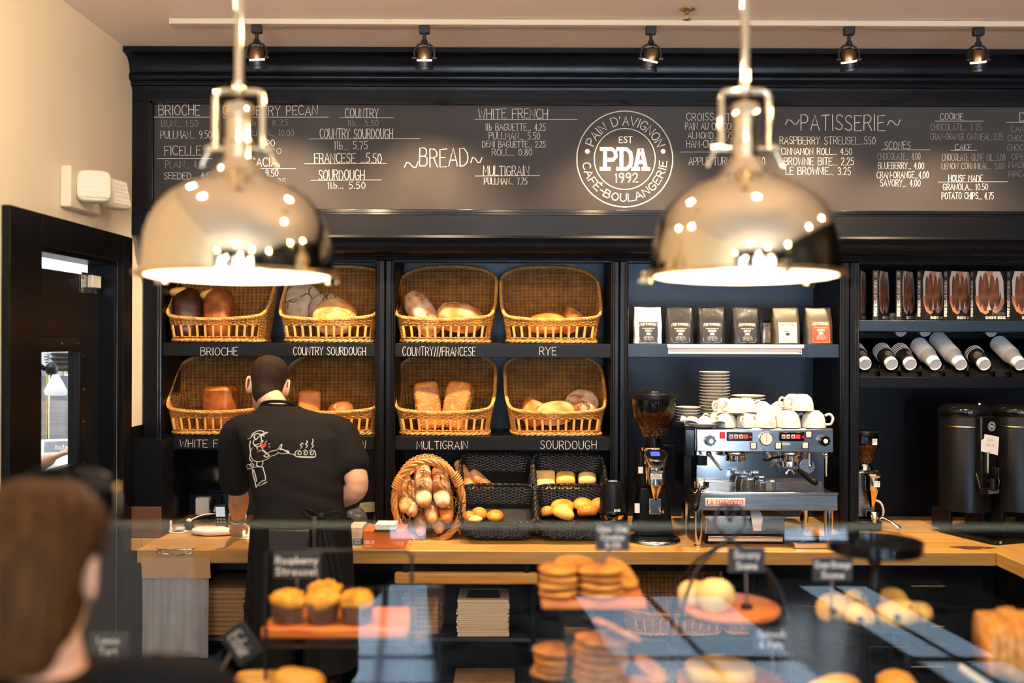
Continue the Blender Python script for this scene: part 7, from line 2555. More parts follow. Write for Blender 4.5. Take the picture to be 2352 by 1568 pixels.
# ---------------------------------------------------------------- pastry case in front of the camera
pc = thing('pastry_case', 'long glass-fronted pastry case across the foreground', 'display case', (.15, 2.5, 0))
CX0, CX1, DK = -1.15, 1.75, .70
GZ = at(1176, 1200, 2.2).z
MB().bx(CX0, CX1, 2.19, 2.95, .10, DK - .02).w('base_cabinet', M['black_paint'], pc, bevel=.004)
MB().bx(CX0 + .03, CX1 - .03, 2.24, 2.92, .001, .10).w('plinth', M['black_plastic'], pc)
MB().bx(CX0, CX1, 2.215, 2.95, DK - .02, DK).w('deck', M['black_gloss'], pc)
MB().bx(CX0, CX1, 2.196, 2.204, DK - .02, GZ - .012).w('front_glass', M['pane_glass'], pc)
MB().bx(CX0, CX1, 2.195, 2.205, GZ - .012, GZ).w('polished_edge', mat('glass_edge', (.27, .29, .20), .2, alpha=.22), pc)


def slate_sign(label, lines, px0, px1, py0, py1, Y, stick, base=None, rot=0.0, name='price_sign'):
    """small slate label on a stick: plate rectangle and the stick's foot in pixels"""
    c = at((px0 + px1) / 2, (py0 + py1) / 2, Y)
    w, h = (px1 - px0) / F * Y, (py1 - py0) / F * Y
    t = thing(name, label, 'sign', tuple(c))
    Q = RY(rot)
    MB().bx(-w / 2, w / 2, -.003, .003, -h / 2, h / 2, M=Q).build('slate_plate', M['sign_slate'], t, bevel=.0015)
    L = MB()
    n = len(lines)
    for i, tx in enumerate(lines):
        zc_ = h * (.5 - (i + .5) / n) * .86
        hw = w * .44 * min(1, len(tx) / 8)
        write(L, tx, -hw, hw, zc_ - h * .26 / n, zc_ + h * .26 / n, .0026, to3=lambda x, z: tuple(Q @ Vector((x, -.0042, z))), wob=.1)
    L.build('chalk_lettering', M['chalk_bright'], t, smooth=0)
    s = at(stick[0], stick[1], Y) - c
    a = Q @ Vector((0, .002, -h * .35))
    MB().cyl(tuple(a), tuple(s), .0032, seg=8).build('stick', M['steel_dark'], t)
    if base:
        MB().lathe([(.018, 0), (.013, .026), (.001, .026)], 16, c=tuple(s), caps=True).build('weighted_foot', M['black_metal'], t)
    return t




def riser(label, x0, x1, y0, y1, z, top_m, th=.008, edge=None, hoop=None, name='display_riser'):
    t = thing(name, label, 'display stand', ((x0 + x1) / 2, (y0 + y1) / 2, DK))
    MB().bx(x0, x1, y0, y1, z - th, z).w('shelf', M[top_m], t, bevel=.0015)
    if edge:
        MB().bx(x0 - .002, x1 + .002, y0 - .006, y0 - .0005, z - th - .012, z + .002).w('front_edge', M[edge], t)
    for x in (x0 + .006, x1 - .006):
        for y in (y0 + .006, y1 - .006):
            if hoop and y < (y0 + y1) / 2:
                continue
            MB().cyl((x, y, DK + .0005), (x, y, z - th), .004, seg=8).w('leg', M['black_metal'], t)
    if hoop:
        hx0, hx1, hy, hz = hoop
        MB().tube([(hx0, hy, DK + .001), (hx0, hy, hz - .012), (hx0 + .012, hy, hz), (hx1 - .012, hy, hz), (hx1, hy, hz - .012), (hx1, hy, DK + .001)], .0042, 8).w('wire_hoop', M['black_metal'], t, smooth=60)
        for y in (y0 + .006,):
            MB().tube([(hx0, hy, z - th - .005), (hx1, hy, z - th - .005)], .004, 8).w('cross_bar', M['black_metal'], t)
    return t


def px_x(px, Y): return at(px, 1400, Y).x


# --- raspberry streusel muffins
SZ = 1.090
riser('glass riser with a black wire hoop carrying the streusel muffins', px_x(598, 2.37), px_x(978, 2.36), 2.365, 2.90, SZ, 'clear_glass', hoop=(px_x(612, 2.36), px_x(946, 2.36), 2.355, at(780, 1264, 2.355).z))
bx_ = (px_x(601, 2.38), px_x(937, 2.38))
o = MB().bx(bx_[0], bx_[1], 2.375, 2.575, SZ + .0008, SZ + .024).build('serving_board', M['board_wood'], None, bevel=.004)
tag(o, 'orange-brown wooden board under the streusel muffins', 'board')


def muffin(label, px, Y, seed, z=SZ + .0245):
    x = px_x(px, Y)
    t = thing('muffin', label, 'muffin', (x, Y, z), seed, 'streusel muffins')
    MB().lathe([(.001, .0005), (.034, .0005), (.037, .006), (.040, .050), (.001, .050)], 28).build('paper_case', M['muffin_cup'], t, smooth=50)
    rr = random.Random(seed)
    cr = superball(.042, .042, .024, 2, 2, 24, 14, amp=.16, sc=34, seed=seed)
    cr.v = [(p[0], p[1], p[2] + .052) for p in cr.v]
    for k in range(70):
        a, q = rr.uniform(0, 6.28), math.sqrt(rr.random()) * .042
        zz = .052 + .024 * math.sqrt(max(0, 1 - (q / .0425) ** 2))
        s = rr.uniform(.004, .0085)
        cr.box((0, 0, 0), (s, s * .9, s * .8), M=T(q * math.cos(a), q * math.sin(a), zz) @ RZ(rr.uniform(0, 6)) @ RX(rr.uniform(-.8, .8)))
    cr.build('streusel_crumble', M['streusel'], t, smooth=60)


muffin('streusel muffin at the left end of the front row', 661, 2.43, 1)
muffin('streusel muffin in the middle of the front row', 741, 2.43, 2)
muffin('streusel muffin at the right end of the front row', 820, 2.43, 3)
muffin('streusel muffin standing behind the middle one', 746, 2.525, 4)
slate_sign('slate sign lettered raspberry streusel behind the muffins', ['Raspberry', 'Streusel'], 628, 736, 1268, 1328, 2.545, (686, 1393))

# --- cookies on the raised board
RZ_ = 1.100
riser('dark riser under the raised cookies and the sign for savory scones', px_x(1300, 2.37), px_x(1450, 2.37), 2.37, 2.72, RZ_, 'clear_glass', edge='black_metal')
kz = 1.172
t = thing('cookie_stand', 'orange wooden stand on a black post holding two tall stacks of cookies', 'display stand', (px_x(1365, 2.5), 2.5, RZ_))
MB().bx(px_x(1244, 2.42), px_x(1482, 2.44), 2.41, 2.60, kz - .020, kz).w('board', M['board_wood'], t, bevel=.004)
MB().cyl((px_x(1358, 2.5), 2.5, RZ_ + .0005), (px_x(1358, 2.5), 2.5, kz - .020), .006, seg=10).lathe([(.035, .001), (.030, .006), (.006, .010)], 20, c=(px_x(1358, 2.5), 2.5, RZ_ + .0005), caps=True).w('post', M['black_metal'], t)


def cookie_mesh(r, h, seed):
    return superball(r, r, h, 2.6, 2, 32, 12, amp=.13, sc=26, seed=seed, flat=.8)


CK = [cookie_mesh(.050, .0095, s).mesh('cookie', M['cookie']) for s in (1, 2, 3)]
CKd = [cookie_mesh(.064, .0098, s).mesh('cookie', M['cookie_dark']) for s in (4, 5, 6)]


def cookies(px, Y, n, z, pitch, where, grp, me, s=1.0, jit=.004, top='topmost'):
    x = px_x(px, Y)
    for k in range(n):
        o = obj('cookie', me[k % 3], None, (x + rnd.uniform(-jit, jit), Y + rnd.uniform(-jit, jit), z + pitch * (k + .5)), (R(rnd.uniform(-3, 3)), R(rnd.uniform(-3, 3)), rnd.uniform(0, 6)))
        o.scale = (s, s, 1)
        i = n - k
        tag(o, 'cookie, %s in the %s' % (top if i == 1 else 'bottom one' if k == 0 else ordinal(i) + ' from the top', where), 'cookie', grp)


cookies(1281, 2.46, 4, kz + .001, .0185, 'left stack on the orange stand', 'cookies in the left raised stack', CK)
cookies(1318, 2.55, 4, kz + .001, .0185, 'back stack on the orange stand', 'cookies in the back raised stack', CK, .95)
cookies(1382, 2.465, 4, kz + .001, .0185, 'right stack on the orange stand', 'cookies in the right raised stack', CK, 1.12)
o = obj('cookie', CK[1], None, (px_x(1428, 2.53), 2.535, kz + .040), (R(20), R(38), 0))
tag(o, 'single cookie leaning against the right stack on the orange stand', 'cookie')
s_ = slate_sign('slate sign lettered chocolate chip cookie on a black spindle', ['Choc Chip', 'Cookie', '3.25'], 1368, 1446, 1200, 1264, 2.47, (1357, 1340))
# --- lower cookies
LZ = .985
riser('low dark stand under the large lower cookie stacks', px_x(1225, 2.36), px_x(1535, 2.36), 2.262, 2.52, LZ, 'black_metal', th=.012)
cookies(1382, 2.345, 7, LZ + .001, .0178, 'lower big stack, on the low dark stand', 'cookies in the lower big stack', CKd, 1.0, .006)
cookies(1275, 2.43, 4, LZ + .001, .0180, 'lower left stack, on the low dark stand', 'cookies in the lower left stack', CKd, .86)
o = obj('cookie', CKd[1], None, (px_x(1418, 2.34), 2.335, LZ + .138), (R(14), R(24), 1))
tag(o, 'domed cookie tilted on top of the lower big stack', 'cookie')
for j, (px_, Y, z, tilt, lab) in enumerate(((1478, 2.325, .012, 6, 'cookie lying flat to the right of the lower big stack'), (1496, 2.42, .022, 28, 'cookie leaning behind the one lying flat at the right'))):
    o = obj('cookie', CKd[j], None, (px_x(px_, Y), Y, LZ + z), (R(tilt), R(tilt * .4), j))
    o.scale = (.8, .8, 1)
    tag(o, lab, 'cookie', 'loose cookies on the low dark stand')

# --- wire stand with savory scones
wx, wy = px_x(1676, 2.5), 2.5
ws = thing('wire_stand', 'two-tier black wire stand with a scrolled handle and round wooden plates', 'display stand', (wx, wy, DK))
P = [(1536, 1640), (1543, 1540), (1549, 1460), (1562, 1375), (1592, 1308), (1640, 1262), (1684, 1233), (1712, 1203), (1702, 1168), (1683, 1160), (1668, 1176), (1676, 1198)]
for s in (-1, 1):
    for dy in (-.035, .035):
        m = MB()
        q = []
        for i, (px_, py_) in enumerate(P):
            p = at(px_, py_, wy)
            k = min(1, max(0, (py_ - 1233) / 140.0))
            q.append(Vector((wx + s * (wx - p.x) * 1.0, wy + dy * k * 1.6, p.z)))
        q[0] = Vector((q[0].x, q[0].y, DK + .001))
        m.tube(spline(q, 6), .0042, 8)
        m.w('scrolled_wire', M['black_metal'], ws, smooth=180)
for z, r in ((1.121, .112), (.935, .130)):
    MB().tube([(wx + r * math.cos(a), wy + r * math.sin(a), z) for a in [2 * PI * j / 40 for j in range(40)]], .0040, 8, closed=True).w('tier_ring', M['black_metal'], ws, smooth=180)
    for s in (-1, 1):
        for dy in (-.05, .05):
            MB().cyl((wx + s * r * .86, wy + dy, z), (wx + s * (.137 if z > 1 else .146), wy + dy * 1.1, z), .0035, seg=6).w('tier_strut', M['black_metal'], ws)
for z, r, lb in ((1.126, .124, 'round orange wooden plate on the upper tier of the wire stand'), (.940, .136, 'round orange wooden plate on the lower tier of the wire stand')):
    o = MB().lathe([(.001, 0), (r - .004, 0), (r, .004), (r, .013), (r - .004, .016), (.001, .016)], 56).build('wooden_plate', M['board_wood'], None, loc=(wx, wy, z), smooth=40)
    tag(o, lb, 'plate')
g = 'savory scones on the wire stand'
for j, (px_, py_, Y, r, lab) in enumerate(((1594, 1374, 2.50, (.040, .042, .034), 'smaller pale savory scone at the left of the wire stand'), (1643, 1366, 2.445, (.046, .046, .044), 'large round pale savory scone on the wire stand'))):
    mb = superball(*r, 2.2, 2, 30, 20, amp=.10, sc=22, seed=j + 3, flat=.75)
    piece('scone', mb, M['scone'], lab, 'scone', (px_x(px_, Y), Y, 1.1425 + r[2] * .78), (0, 0, 0), g)
slate_sign('slate sign lettered savory scone on a weighted foot', ['Savory', 'Scone'], 1672, 1757, 1256, 1314, 2.46, (1715, 1392 + 19), True)
mb = superball(.088, .085, .024, 5, 2, 36, 12, amp=.05, sc=30, seed=6)
piece('quiche', mb, M['scone_gold'], 'flat golden quiche on the lower tier of the wire stand', 'quiche', (px_x(1655, 2.47), 2.475, .9565 + .024))
slate_sign('slate sign lettered spinach and feta below the savory scones', ['Spinach', '& Feta'], 1730, 1812, 1438, 1494, 2.43, (1780, 1600 - 42))

# --- black pedestal with cran-orange scones
kx_, ky_ = px_x(2009, 2.5), 2.5
pd = thing('tiered_stand', 'black two-tier pedestal stand with an empty top tray', 'display stand', (kx_, ky_, DK))
def trayprof(r, h): return [(.001, 0), (r - .006, 0), (r, .004), (r + .002, h), (r - .003, h), (r - .006, .008), (.001, .006)]
for z, r, h in ((1.275, .114, .030), (1.105, .139, .022)):
    MB().lathe(trayprof(r, h), 56, c=(kx_, ky_, z)).w('round_tray', M['black_gloss'] if z > 1.2 else M['black_metal'], pd, smooth=40)
MB().lathe([(.030, .0065), (.022, .014), (.014, .03), (.013, .06), (.017, .08), (.012, .10), (.014, .14), (.024, .160), (.030, .170)], 24, c=(kx_, ky_, 1.105)).w('turned_stem', M['black_gloss'], pd, smooth=60)
for a in (40, 140, 220, 320):
    c_, s_ = math.cos(R(a)), math.sin(R(a))
    MB().tube(spline([(kx_ + .085 * c_, ky_ + .085 * s_, 1.104), (kx_ + .080 * c_, ky_ + .080 * s_, 1.02), (kx_ + .10 * c_, ky_ + .10 * s_, .88), (kx_ + .13 * c_, ky_ + .13 * s_, DK + .006)], 5), .006, 8).w('leg', M['black_metal'], pd, smooth=60)
g = 'cran-orange scones on the black pedestal'
for j, (px_, Y, r, lab, dz) in enumerate(((1916, 2.475, (.042, .040, .036), 'round cran-orange scone with a dark berry at the left of the pedestal', .008), (1966, 2.575, (.034, .03, .026), 'small cran-orange scone at the back, behind the stem', .012),
                                         (1972, 2.425, (.044, .036, .030), 'cran-orange scone with a purple berry at the front of the pedestal', 0), (2062, 2.43, (.052, .040, .034), 'large cran-orange scone at the front right of the pedestal', 0),
                                         (2048, 2.55, (.046, .036, .032), 'cran-orange scone at the back right of the pedestal', .006), (2108, 2.46, (.034, .034, .026), 'cran-orange scone at the far right edge of the pedestal', 0))):
    mb = superball(*r, 2.2, 2, 30, 20, amp=.14, sc=20, seed=j + 13, flat=.75)
    o = piece('scone', mb, M['scone_gold'], lab, 'scone', (px_x(px_, Y), Y, 1.1125 + r[2] * .78), (0, 0, j), g)
    for a in ((-1.9, .05), (-1.0, .75))[:1 + j % 2]:
        az = a[0] - j
        MB().ball(on_ball(*r, az, a[1], .98), .0095 if a[1] < .2 else .005, nu=10, nv=6).build('berry', M['berry'], o, smooth=180)
slate_sign('slate sign lettered cran-orange scone beside the black pedestal', ['Cran-Orange', 'Scone'], 1866, 1958, 1280, 1334, 2.44, (1907, 1425))
# --- layered pastry loaf at the right edge
blk_ = thing('pastry_riser', 'dark block under the layered pastry at the right edge', 'display stand', (px_x(2330, 2.3), 2.32, DK))
MB().bx(px_x(2225, 2.3), px_x(2480, 2.3), 2.24, 2.42, DK + .001, 1.018).w('block', M['black_metal'], blk_, bevel=.004)
m = MB()
for k in range(9):
    m.loft([[(x_ * (1 - .05 * abs(k - 4)), -.07 + .14 * k / 8 + dy, z_ * (1 - .04 * abs(k - 4)) + .004 * math.sin(k * 2 + x_ * 80)) for x_, z_ in [(.095 * math.copysign(abs(math.cos(t)) ** .5, math.cos(t)), .075 * math.copysign(abs(math.sin(t)) ** .6, math.sin(t))) for t in [2 * PI * j / 28 for j in range(28)]]] for dy in (-.009, -.004, .004, .009)])
piece('layered_pastry', m, M['pastry'], 'tall layered orange-brown pastry loaf cut by the right edge', 'pastry', (px_x(2352, 2.3), 2.33, 1.019 + .076), (0, 0, R(80)))
# --- croissants and the tongs at the bottom
def croissant(label, px, Y, z, rz, s=1.0, seed=1, m_='croissant'):
    mb = MB()
    rings = []
    n = 46
    for i in range(n + 1):
        f = i / n * 2 - 1
        a = f * R(62)
        c = Vector((.075 * math.sin(a), .075 * (1 - math.cos(a)), 0))
        r = .036 * (1 - abs(f) ** 1.8) ** .8 * (1 + .12 * ((f * 4.2 + 9) % 1)) + .0015
        d = Vector((math.cos(a), math.sin(a), 0))
        u = Vector((-math.sin(a), math.cos(a), 0))
        rings.append([(c + u * r * math.cos(t) + Vector((0, 0, 1)) * r * .85 * math.sin(t)) * s for t in [2 * PI * j / 20 for j in range(20)]])
    mb.loft(rings)
    return piece('croissant', mb, M[m_], label, 'croissant', (px_x(px, Y), Y, z + .030 * s), (0, 0, rz), 'croissants at the bottom of the case')


o = MB().bx(px_x(1850, 2.3), px_x(2130, 2.3), 2.235, 2.415, DK + .001, .962).build('bread_crate', M['board_wood'], None, bevel=.006)
tag(o, 'orange wooden block under the two croissants at the bottom right', 'display stand')
croissant('croissant at the bottom of the case, left one of two beneath the pedestal', 1925, 2.32, .9625, R(20), 1.0)
croissant('upright-pointed croissant at the bottom of the case, right one of two beneath the pedestal', 2062, 2.31, .9625, R(70), 1.15, 2)
tg = thing('pastry_tongs', 'pale wooden tongs lying at the bottom right of the case', 'tongs', (px_x(2235, 2.235), 2.228, 1.0))
for s in (-1, 1):
    MB().tube([at(2205, 1530 + s * 3, 2.226), at(2235, 1552 + s * 3, 2.226), at(2275, 1580 + s * 4, 2.226), at(2285, 1640, 2.226), at(2285, 1825, 2.226)], [.004, .006, .006, .004, .003], 8).w('arm', M['crumb'], tg, smooth=180)
# --- eclairs and a large croissant at the bottom left
o = MB().bx(px_x(440, 2.32), px_x(745, 2.32), 2.25, 2.46, DK + .001, .962).build('display_block', M['black_metal'], None, bevel=.004)
tag(o, 'dark block under the eclairs at the bottom left of the case', 'display stand')
for j, (px_, Y) in enumerate(((500, 2.30), (530, 2.355), (558, 2.41))):
    mb = superball(.062, .019, .017, 3, 2.4, 26, 14, amp=.08, sc=20, seed=j)
    o = piece('eclair', mb, M['pastry'], 'golden eclair at the bottom left of the case, %s' % ('nearest the glass', 'second from the glass', 'furthest from the glass')[j], 'eclair', (px_x(px_ + 40, Y), Y, .9635 + .017), (0, 0, R(5)), 'eclairs')
    superball(.054, .014, .006, 3, 2.4, 22, 10, amp=.1, sc=30, seed=j + 5).build('icing', M['brioche_gold'], o, smooth=180, loc=(0, 0, .014))
mb = superball(.060, .055, .042, 2.2, 2, 30, 20, amp=.20, sc=15, seed=8, flat=.8)
piece('brioche_bun', mb, M['croissant'], 'large peaked golden brioche at the bottom left beside the eclairs', 'pastry', (px_x(684, 2.31), 2.32, .963 + .034))
slate_sign('slate sign lettered eclair tilted on its stick', ['Eclair'], 512, 596, 1444, 1510, 2.33, (492, 1568), rot=R(55))
slate_sign('slate sign lettered lemon tart beside the foreground person\'s neck', ['Lemon', 'Tart'], 204, 296, 1452, 1510, 2.32, (250, 1830))
# ---------------------------------------------------------------- small things on and under the worktop
def P3(px, py, Y): return at(px, py, Y)


# led strip and its plug
t = thing('led_strip', 'glowing strip light inside the left end of the bread shelving, with a white lead', 'strip light', (XC(372), 4.86, 1.1))
xl = XC(370) + .016
MB().tube(spline([(xl + .026, 4.858, 1.262), (xl + .006, 4.858, 1.245), (xl - .002, 4.858, 1.19)], 5), .005, 6).w('upper_strip', M['led_glow'], t, smooth=180)
MB().tube(spline([(xl - .001, 4.858, 1.065), (xl + .008, 4.858, 1.035), (xl + .010, 4.858, 1.005)], 5), .005, 6).w('lower_strip', M['led_glow'], t, smooth=180)
MB().tube(spline([(xl + .010, 4.858, 1.005), (xl + .002, 4.852, .96), (xl + .003, 4.845, .93), (xl + .012, 4.83, .905)], 5), .003, 6).w('lead', M['white_plastic'], t, smooth=180)
t = thing('power_adapter', 'white power adapter standing on the left end of the worktop', 'adapter', (P3(388, 1210, 4.80).x, 4.80, CT + .001))
MB().bx(-.014, .018, -.012, .012, .0, .055, M=RY(R(-8))).build('body', M['white_plastic'], t, bevel=.004)
MB().tube(spline([(.0, -.01, .01), (.03, -.04, .004), (.075, -.03, .004), (.085, .01, .004), (.05, .02, .004), (.02, .03, .004)], 6), .0035, 6).build('cable', M['white_plastic'], t, smooth=180)
MB().bx(.03, .07, .0, .03, .008, .022).build('plug_block', M['white_plastic'], t, bevel=.004)
t = thing('cable_puck', 'black round puck with a white plug on top, on the left of the worktop', 'charger', (P3(434, 1205, 4.88).x, 4.88, CT + .001))
MB().lathe([(.028, 0), (.029, .010), (.018, .030), (.012, .036), (.001, .036)], 24, caps=True).build('puck', M['black_plastic'], t, smooth=40)
MB().ball((0, 0, .042), (.014, .012, .010)).build('plug', M['white_plastic'], t, smooth=180)
MB().tube(spline([(.008, 0, .044), (.05, .05, .06), (.09, .12, .055), (.11, .20, .05)], 6), .003, 6).build('cord', M['white_plastic'], t, smooth=180)
t = thing('black_cables', 'tangle of thin black cables at the back left of the worktop', 'cables', (P3(478, 1188, 5.15).x, 5.10, CT + .001))
for k in range(3):
    MB().tube(spline([(-.10 + .02 * k, -.06 + .03 * k, .004), (-.03, .03 - .02 * k, .006 + .006 * k), (.05, -.02 + .03 * k, .008), (.02, -.07, .012 + .006 * k), (-.04, -.02, .014), (.06, .05, .02)], 6), .0032, 6).build('cable', M['black_plastic'], t, smooth=180)
t = thing('wall_charger', 'white charger plugged into the wall socket left of the worker', 'charger', (P3(470, 1160, 5.26).x, 5.262, P3(470, 1160, 5.26).z))
MB().bx(-.036, .036, -.050, -.001, -.046, .048).build('body', M['white_plastic'], t, bevel=.008)
MB().bx(.045, .09, -.012, .027, -.05, .05).build('socket_plate', M['black_plastic'], t, bevel=.004)
MB().bx(.055, .078, -.036, -.012, -.030, .004).build('second_plug', M['white_plastic'], t, bevel=.003)
MB().bx(.040, .062, -.05, -.012, -.014, .030).build('black_plug', M['black_plastic'], t, bevel=.004)
t = thing('wall_panel', 'dark hatch panel on the back wall above the charger', 'panel', (P3(470, 1090, 5.28).x, 5.285, 1.1))
a, b = P3(422, 1125, 5.28), P3(520, 1034, 5.28)
MB().bx(a.x, b.x, 5.276, 5.288, a.z, b.z).w('panel_board', M['black_gloss'], t, bevel=.003)
MB().bx(a.x + .02, b.x, 5.262, 5.288, a.z - .018, a.z - .004).w('ledge', M['black_gloss'], t, bevel=.003)
ph = P3(511, 1180, 4.86)
t = thing('card_terminal', 'black handheld terminal with a lit screen, standing behind the worker\'s wrist', 'card terminal', (ph.x, 4.86, CT + .001))
Mq = RX(R(14))
MB().bx(-.028, .028, -.010, .010, .002, .135, M=Mq).build('body', M['black_plastic'], t, bevel=.006)
MB().bx(-.022, .022, -.0125, -.0105, .075, .125, M=Mq).build('screen', mat('screen_grey', (.35, .40, .45), .2, emit=(.55, .65, .8), estr=.5), t)
for r_ in range(4):
    for c_ in range(3):
        MB().bx(-.020 + c_ * .015, -.009 + c_ * .015, -.0125, -.0105, .012 + r_ * .015, .022 + r_ * .015, M=Mq).build('key', M['book_grey'], t)
bgm = superball(.095, .05, .020, 3.0, 2.6, 30, 14, amp=.25, sc=18, seed=3, flat=.8)
pb = P3(487, 1218, 4.74)
piece('paper_bag', bgm, M['white_paper'], 'crumpled white paper bag lying on the worktop beside the worker\'s hand', 'bag', (pb.x, 4.74, CT + .0185), (0, 0, R(4)))
sh_o = MB()
c = P3(560, 1205, 4.72)
sh_o.add([(c.x - .05, 4.66, CT + .002), (c.x + .06, 4.62, CT + .002), (c.x + .05, 4.92, CT + .006), (c.x - .02, 4.94, CT + .004), (c.x - .05, 4.66, CT + .001), (c.x + .06, 4.62, CT + .001), (c.x + .05, 4.92, CT + .005), (c.x - .02, 4.94, CT + .003)],
         [(0, 1, 2, 3), (7, 6, 5, 4), (0, 4, 5, 1), (1, 5, 6, 2), (2, 6, 7, 3), (3, 7, 4, 0)])
piece('paper_sheet', sh_o, M['white_paper'], 'flat white paper sheet on the worktop under the worker\'s wrist', 'paper', (0, 0, 0), smooth=30)

# cartons right of the worker
c = P3(886, 1262, 4.46)
t = thing('carton', 'red-orange carton lettered pick up with white napkins on top', 'carton', (c.x, 4.44, CT + .001))
w_, h_ = .098, .078
MB().bx(-w_, w_ - .012, 0, .16, 0, h_).build('box', M['carton_orange'], t, bevel=.002)
L = MB()
write(L, 'PICK UP', -w_ + .008, -w_ + .050, .020, .034, .0032, y=-.0012, wob=.02)
L.build('heading', M['label_cream'], t, smooth=0)
L = MB()
write(L, '9 10.75', .045, .080, .018, .027, .0018, y=-.0012, wob=.02)
L.build('size_print', M['label_cream'], t, smooth=0)
L = MB()
write(L, 'COOK PAPER', -w_ + .008, -w_ + .034, .007, .012, .0011, y=-.0012, wob=.02)
L.build('small_print', M['label_cream'], t, smooth=0)
MB().bx(-.048, .048, -.014, .09, h_ - .0, h_ + .004).build('slot', M['black_plastic'], t)
for j in range(7):
    o = MB().bx(-.045, .045, -.060 + j * .001, .05, 0, .0026).build('napkin', M['white_paper'], None, loc=(c.x + rnd.uniform(-.002, .002), 4.50, CT + h_ + .0062 + j * .0030), rot=(0, 0, R(rnd.uniform(-2, 2))))
    tag(o, 'white paper napkin on the red-orange carton, %s' % ('lowest of the pile' if j == 0 else 'topmost of the pile' if j == 6 else ordinal(7 - j) + ' from the top'), 'napkin', 'napkins on the red-orange carton')
c = P3(812, 1256, 4.52)
t = thing('carton', 'pale carton with a blue band between the worker and the red-orange carton', 'carton', (c.x - .01, 4.50, CT + .001))
MB().bx(-.062, .052, 0, .14, 0, .082).build('box', M['carton_white'], t, bevel=.002)
MB().bx(-.0622, .0522, -.0008, .06, .002, .032).build('blue_band', M['carton_blue'], t)
L = MB()
for k, (a_, b_) in enumerate(((-.045, -.014), (-.004, .012), (.020, .045))):
    for r_ in range(4):
        write(L, ('GLUTEN', 'WHEAT FLOUR', 'SUGAR', 'BAKE')[(k + r_) % 4], a_, b_, .008 + .006 * r_, .011 + .006 * r_, .0009, y=-.0018, wob=.02)
L.build('band_print', M['label_cream'], t, smooth=0)
L = MB()
for r_ in range(3):
    write(L, ('KEEP COOL AND DRY', 'BEST BEFORE DATE', 'SEE BASE')[r_], -.045, .035, .040 + .009 * r_, .044 + .009 * r_, .0011, y=-.0012, wob=.02)
L.build('side_print', M['book_grey'], t, smooth=0)
fb_ = superball(.052, .06, .055, 2.4, 2.4, 30, 18, amp=.30, sc=20, seed=7, flat=.85)
c = P3(818, 1196, 4.86)
piece('bin_liner', fb_, M['film_bag'], 'crumpled dark plastic bag behind the cartons', 'bag', (c.x, 4.86, CT + .049))
t = thing('yellow_paper', 'folded yellow-green slip of paper standing behind the dark plastic bag', 'paper', (P3(838, 1180, 5.0).x, 5.0, CT))
m = MB().prism([(-.045, .062), (.052, .068), (.055, .115), (.03, .118), (-.022, .112)], .001)
m.build('slip', M['paper_yellow'], t)
MB().bx(-.03, .04, .002, .02, .001, .10).build('holder', M['black_plastic'], t, bevel=.004)
L = MB()
write(L, 'ulu', -.006, .024, .094, .106, .0016, y=-.0012)
L.build('handwriting', M['label_black'], t, smooth=0)
o = superball(.020, .012, .03, 3, 3, 20, 12, amp=.1, sc=30, seed=4, flat=.9).build('sugar_packet', M['carton_blue'], None, smooth=180, loc=(P3(848, 1200, 4.75).x, 4.75, CT + .0285))
tag(o, 'small blue packet standing between the cartons and the post', 'packet')

# hanging bag dispenser
c = P3(403, 1300, 4.385)
t = thing('bag_dispenser', 'brown card header and grey plastic bags hooked on the front edge of the worktop', 'bag dispenser', (c.x, 4.385, .86))
zt_ = P3(403, 1281, 4.385).z - .86
zb_ = P3(403, 1328, 4.385).z - .86
MB().prism([(-.150, zt_), (.152, zt_ + .002), (.156, zb_ + .002), (-.146, zb_)], .004, M=T(0, -.004, 0)).build('card_header', M['kraft'], t)
zz = P3(403, 1515, 4.385).z - .86
f_ = MB()
G = []
for i in range(14):
    z = zb_ + .01 + (zz - zb_) * i / 13
    G.append([(-.146 + .292 * j / 24, .004 + .007 * math.sin(j * .9 + i * .25) * (i / 13) + .003 * math.sin(j * 2.3), z) for j in range(25)])
f_.loft(G, closed=False)
evm = evaluated(f_, [('SOLIDIFY', dict(thickness=.003, offset=0))], M['plastic_film'], 'plastic_bags', 60)
obj('plastic_bags', evm, t)
MB().tube([(-.08, .002, .022), (-.07, -.010, .020), (.075, -.010, .022), (.085, .002, .024)], .0032, 8).build('wire_hook', M['chrome'], t, smooth=180)
for s in (-1, 1):
    MB().tube([(s * .085, -.006, .010 - .004 * (s < 0)), (s * .07, -.014, .006), (s * .004, -.014, -.004 - .002 * s)], .0030, 8).build('wire_prong', M['chrome'], t, smooth=180)
    MB().tube(spline([(s * .052, .0, .018), (s * .05, -.016, .012), (s * .052, -.006, .0)], 5), .0028, 6).build('rubber_band', M['wicker_pale'], t, smooth=180)

# kraft bags and cake cartons on the lower shelf
def pile(name, label, grp, cat, px, Y, n, w, d, th, mt, z=SB, jit=.008, me=None, rz=0.0):
    x = P3(px, 1400, Y).x
    me = me or [MB().bx(-w / 2, w / 2, -d / 2, d / 2, 0, th * .92).mesh(name, M[m_]) for m_ in mt]
    for k in range(n):
        o = obj(name, me[k % len(me)], None, (x + rnd.uniform(-jit, jit), Y + d / 2 + rnd.uniform(-jit, jit) * .6, z + .001 + k * th), (0, 0, rz + R(rnd.uniform(-2, 2))))
        i = n - k
        tag(o, label % ('topmost' if i == 1 else 'bottom one' if k == 0 else ordinal(i) + ' from the top'), cat, grp)


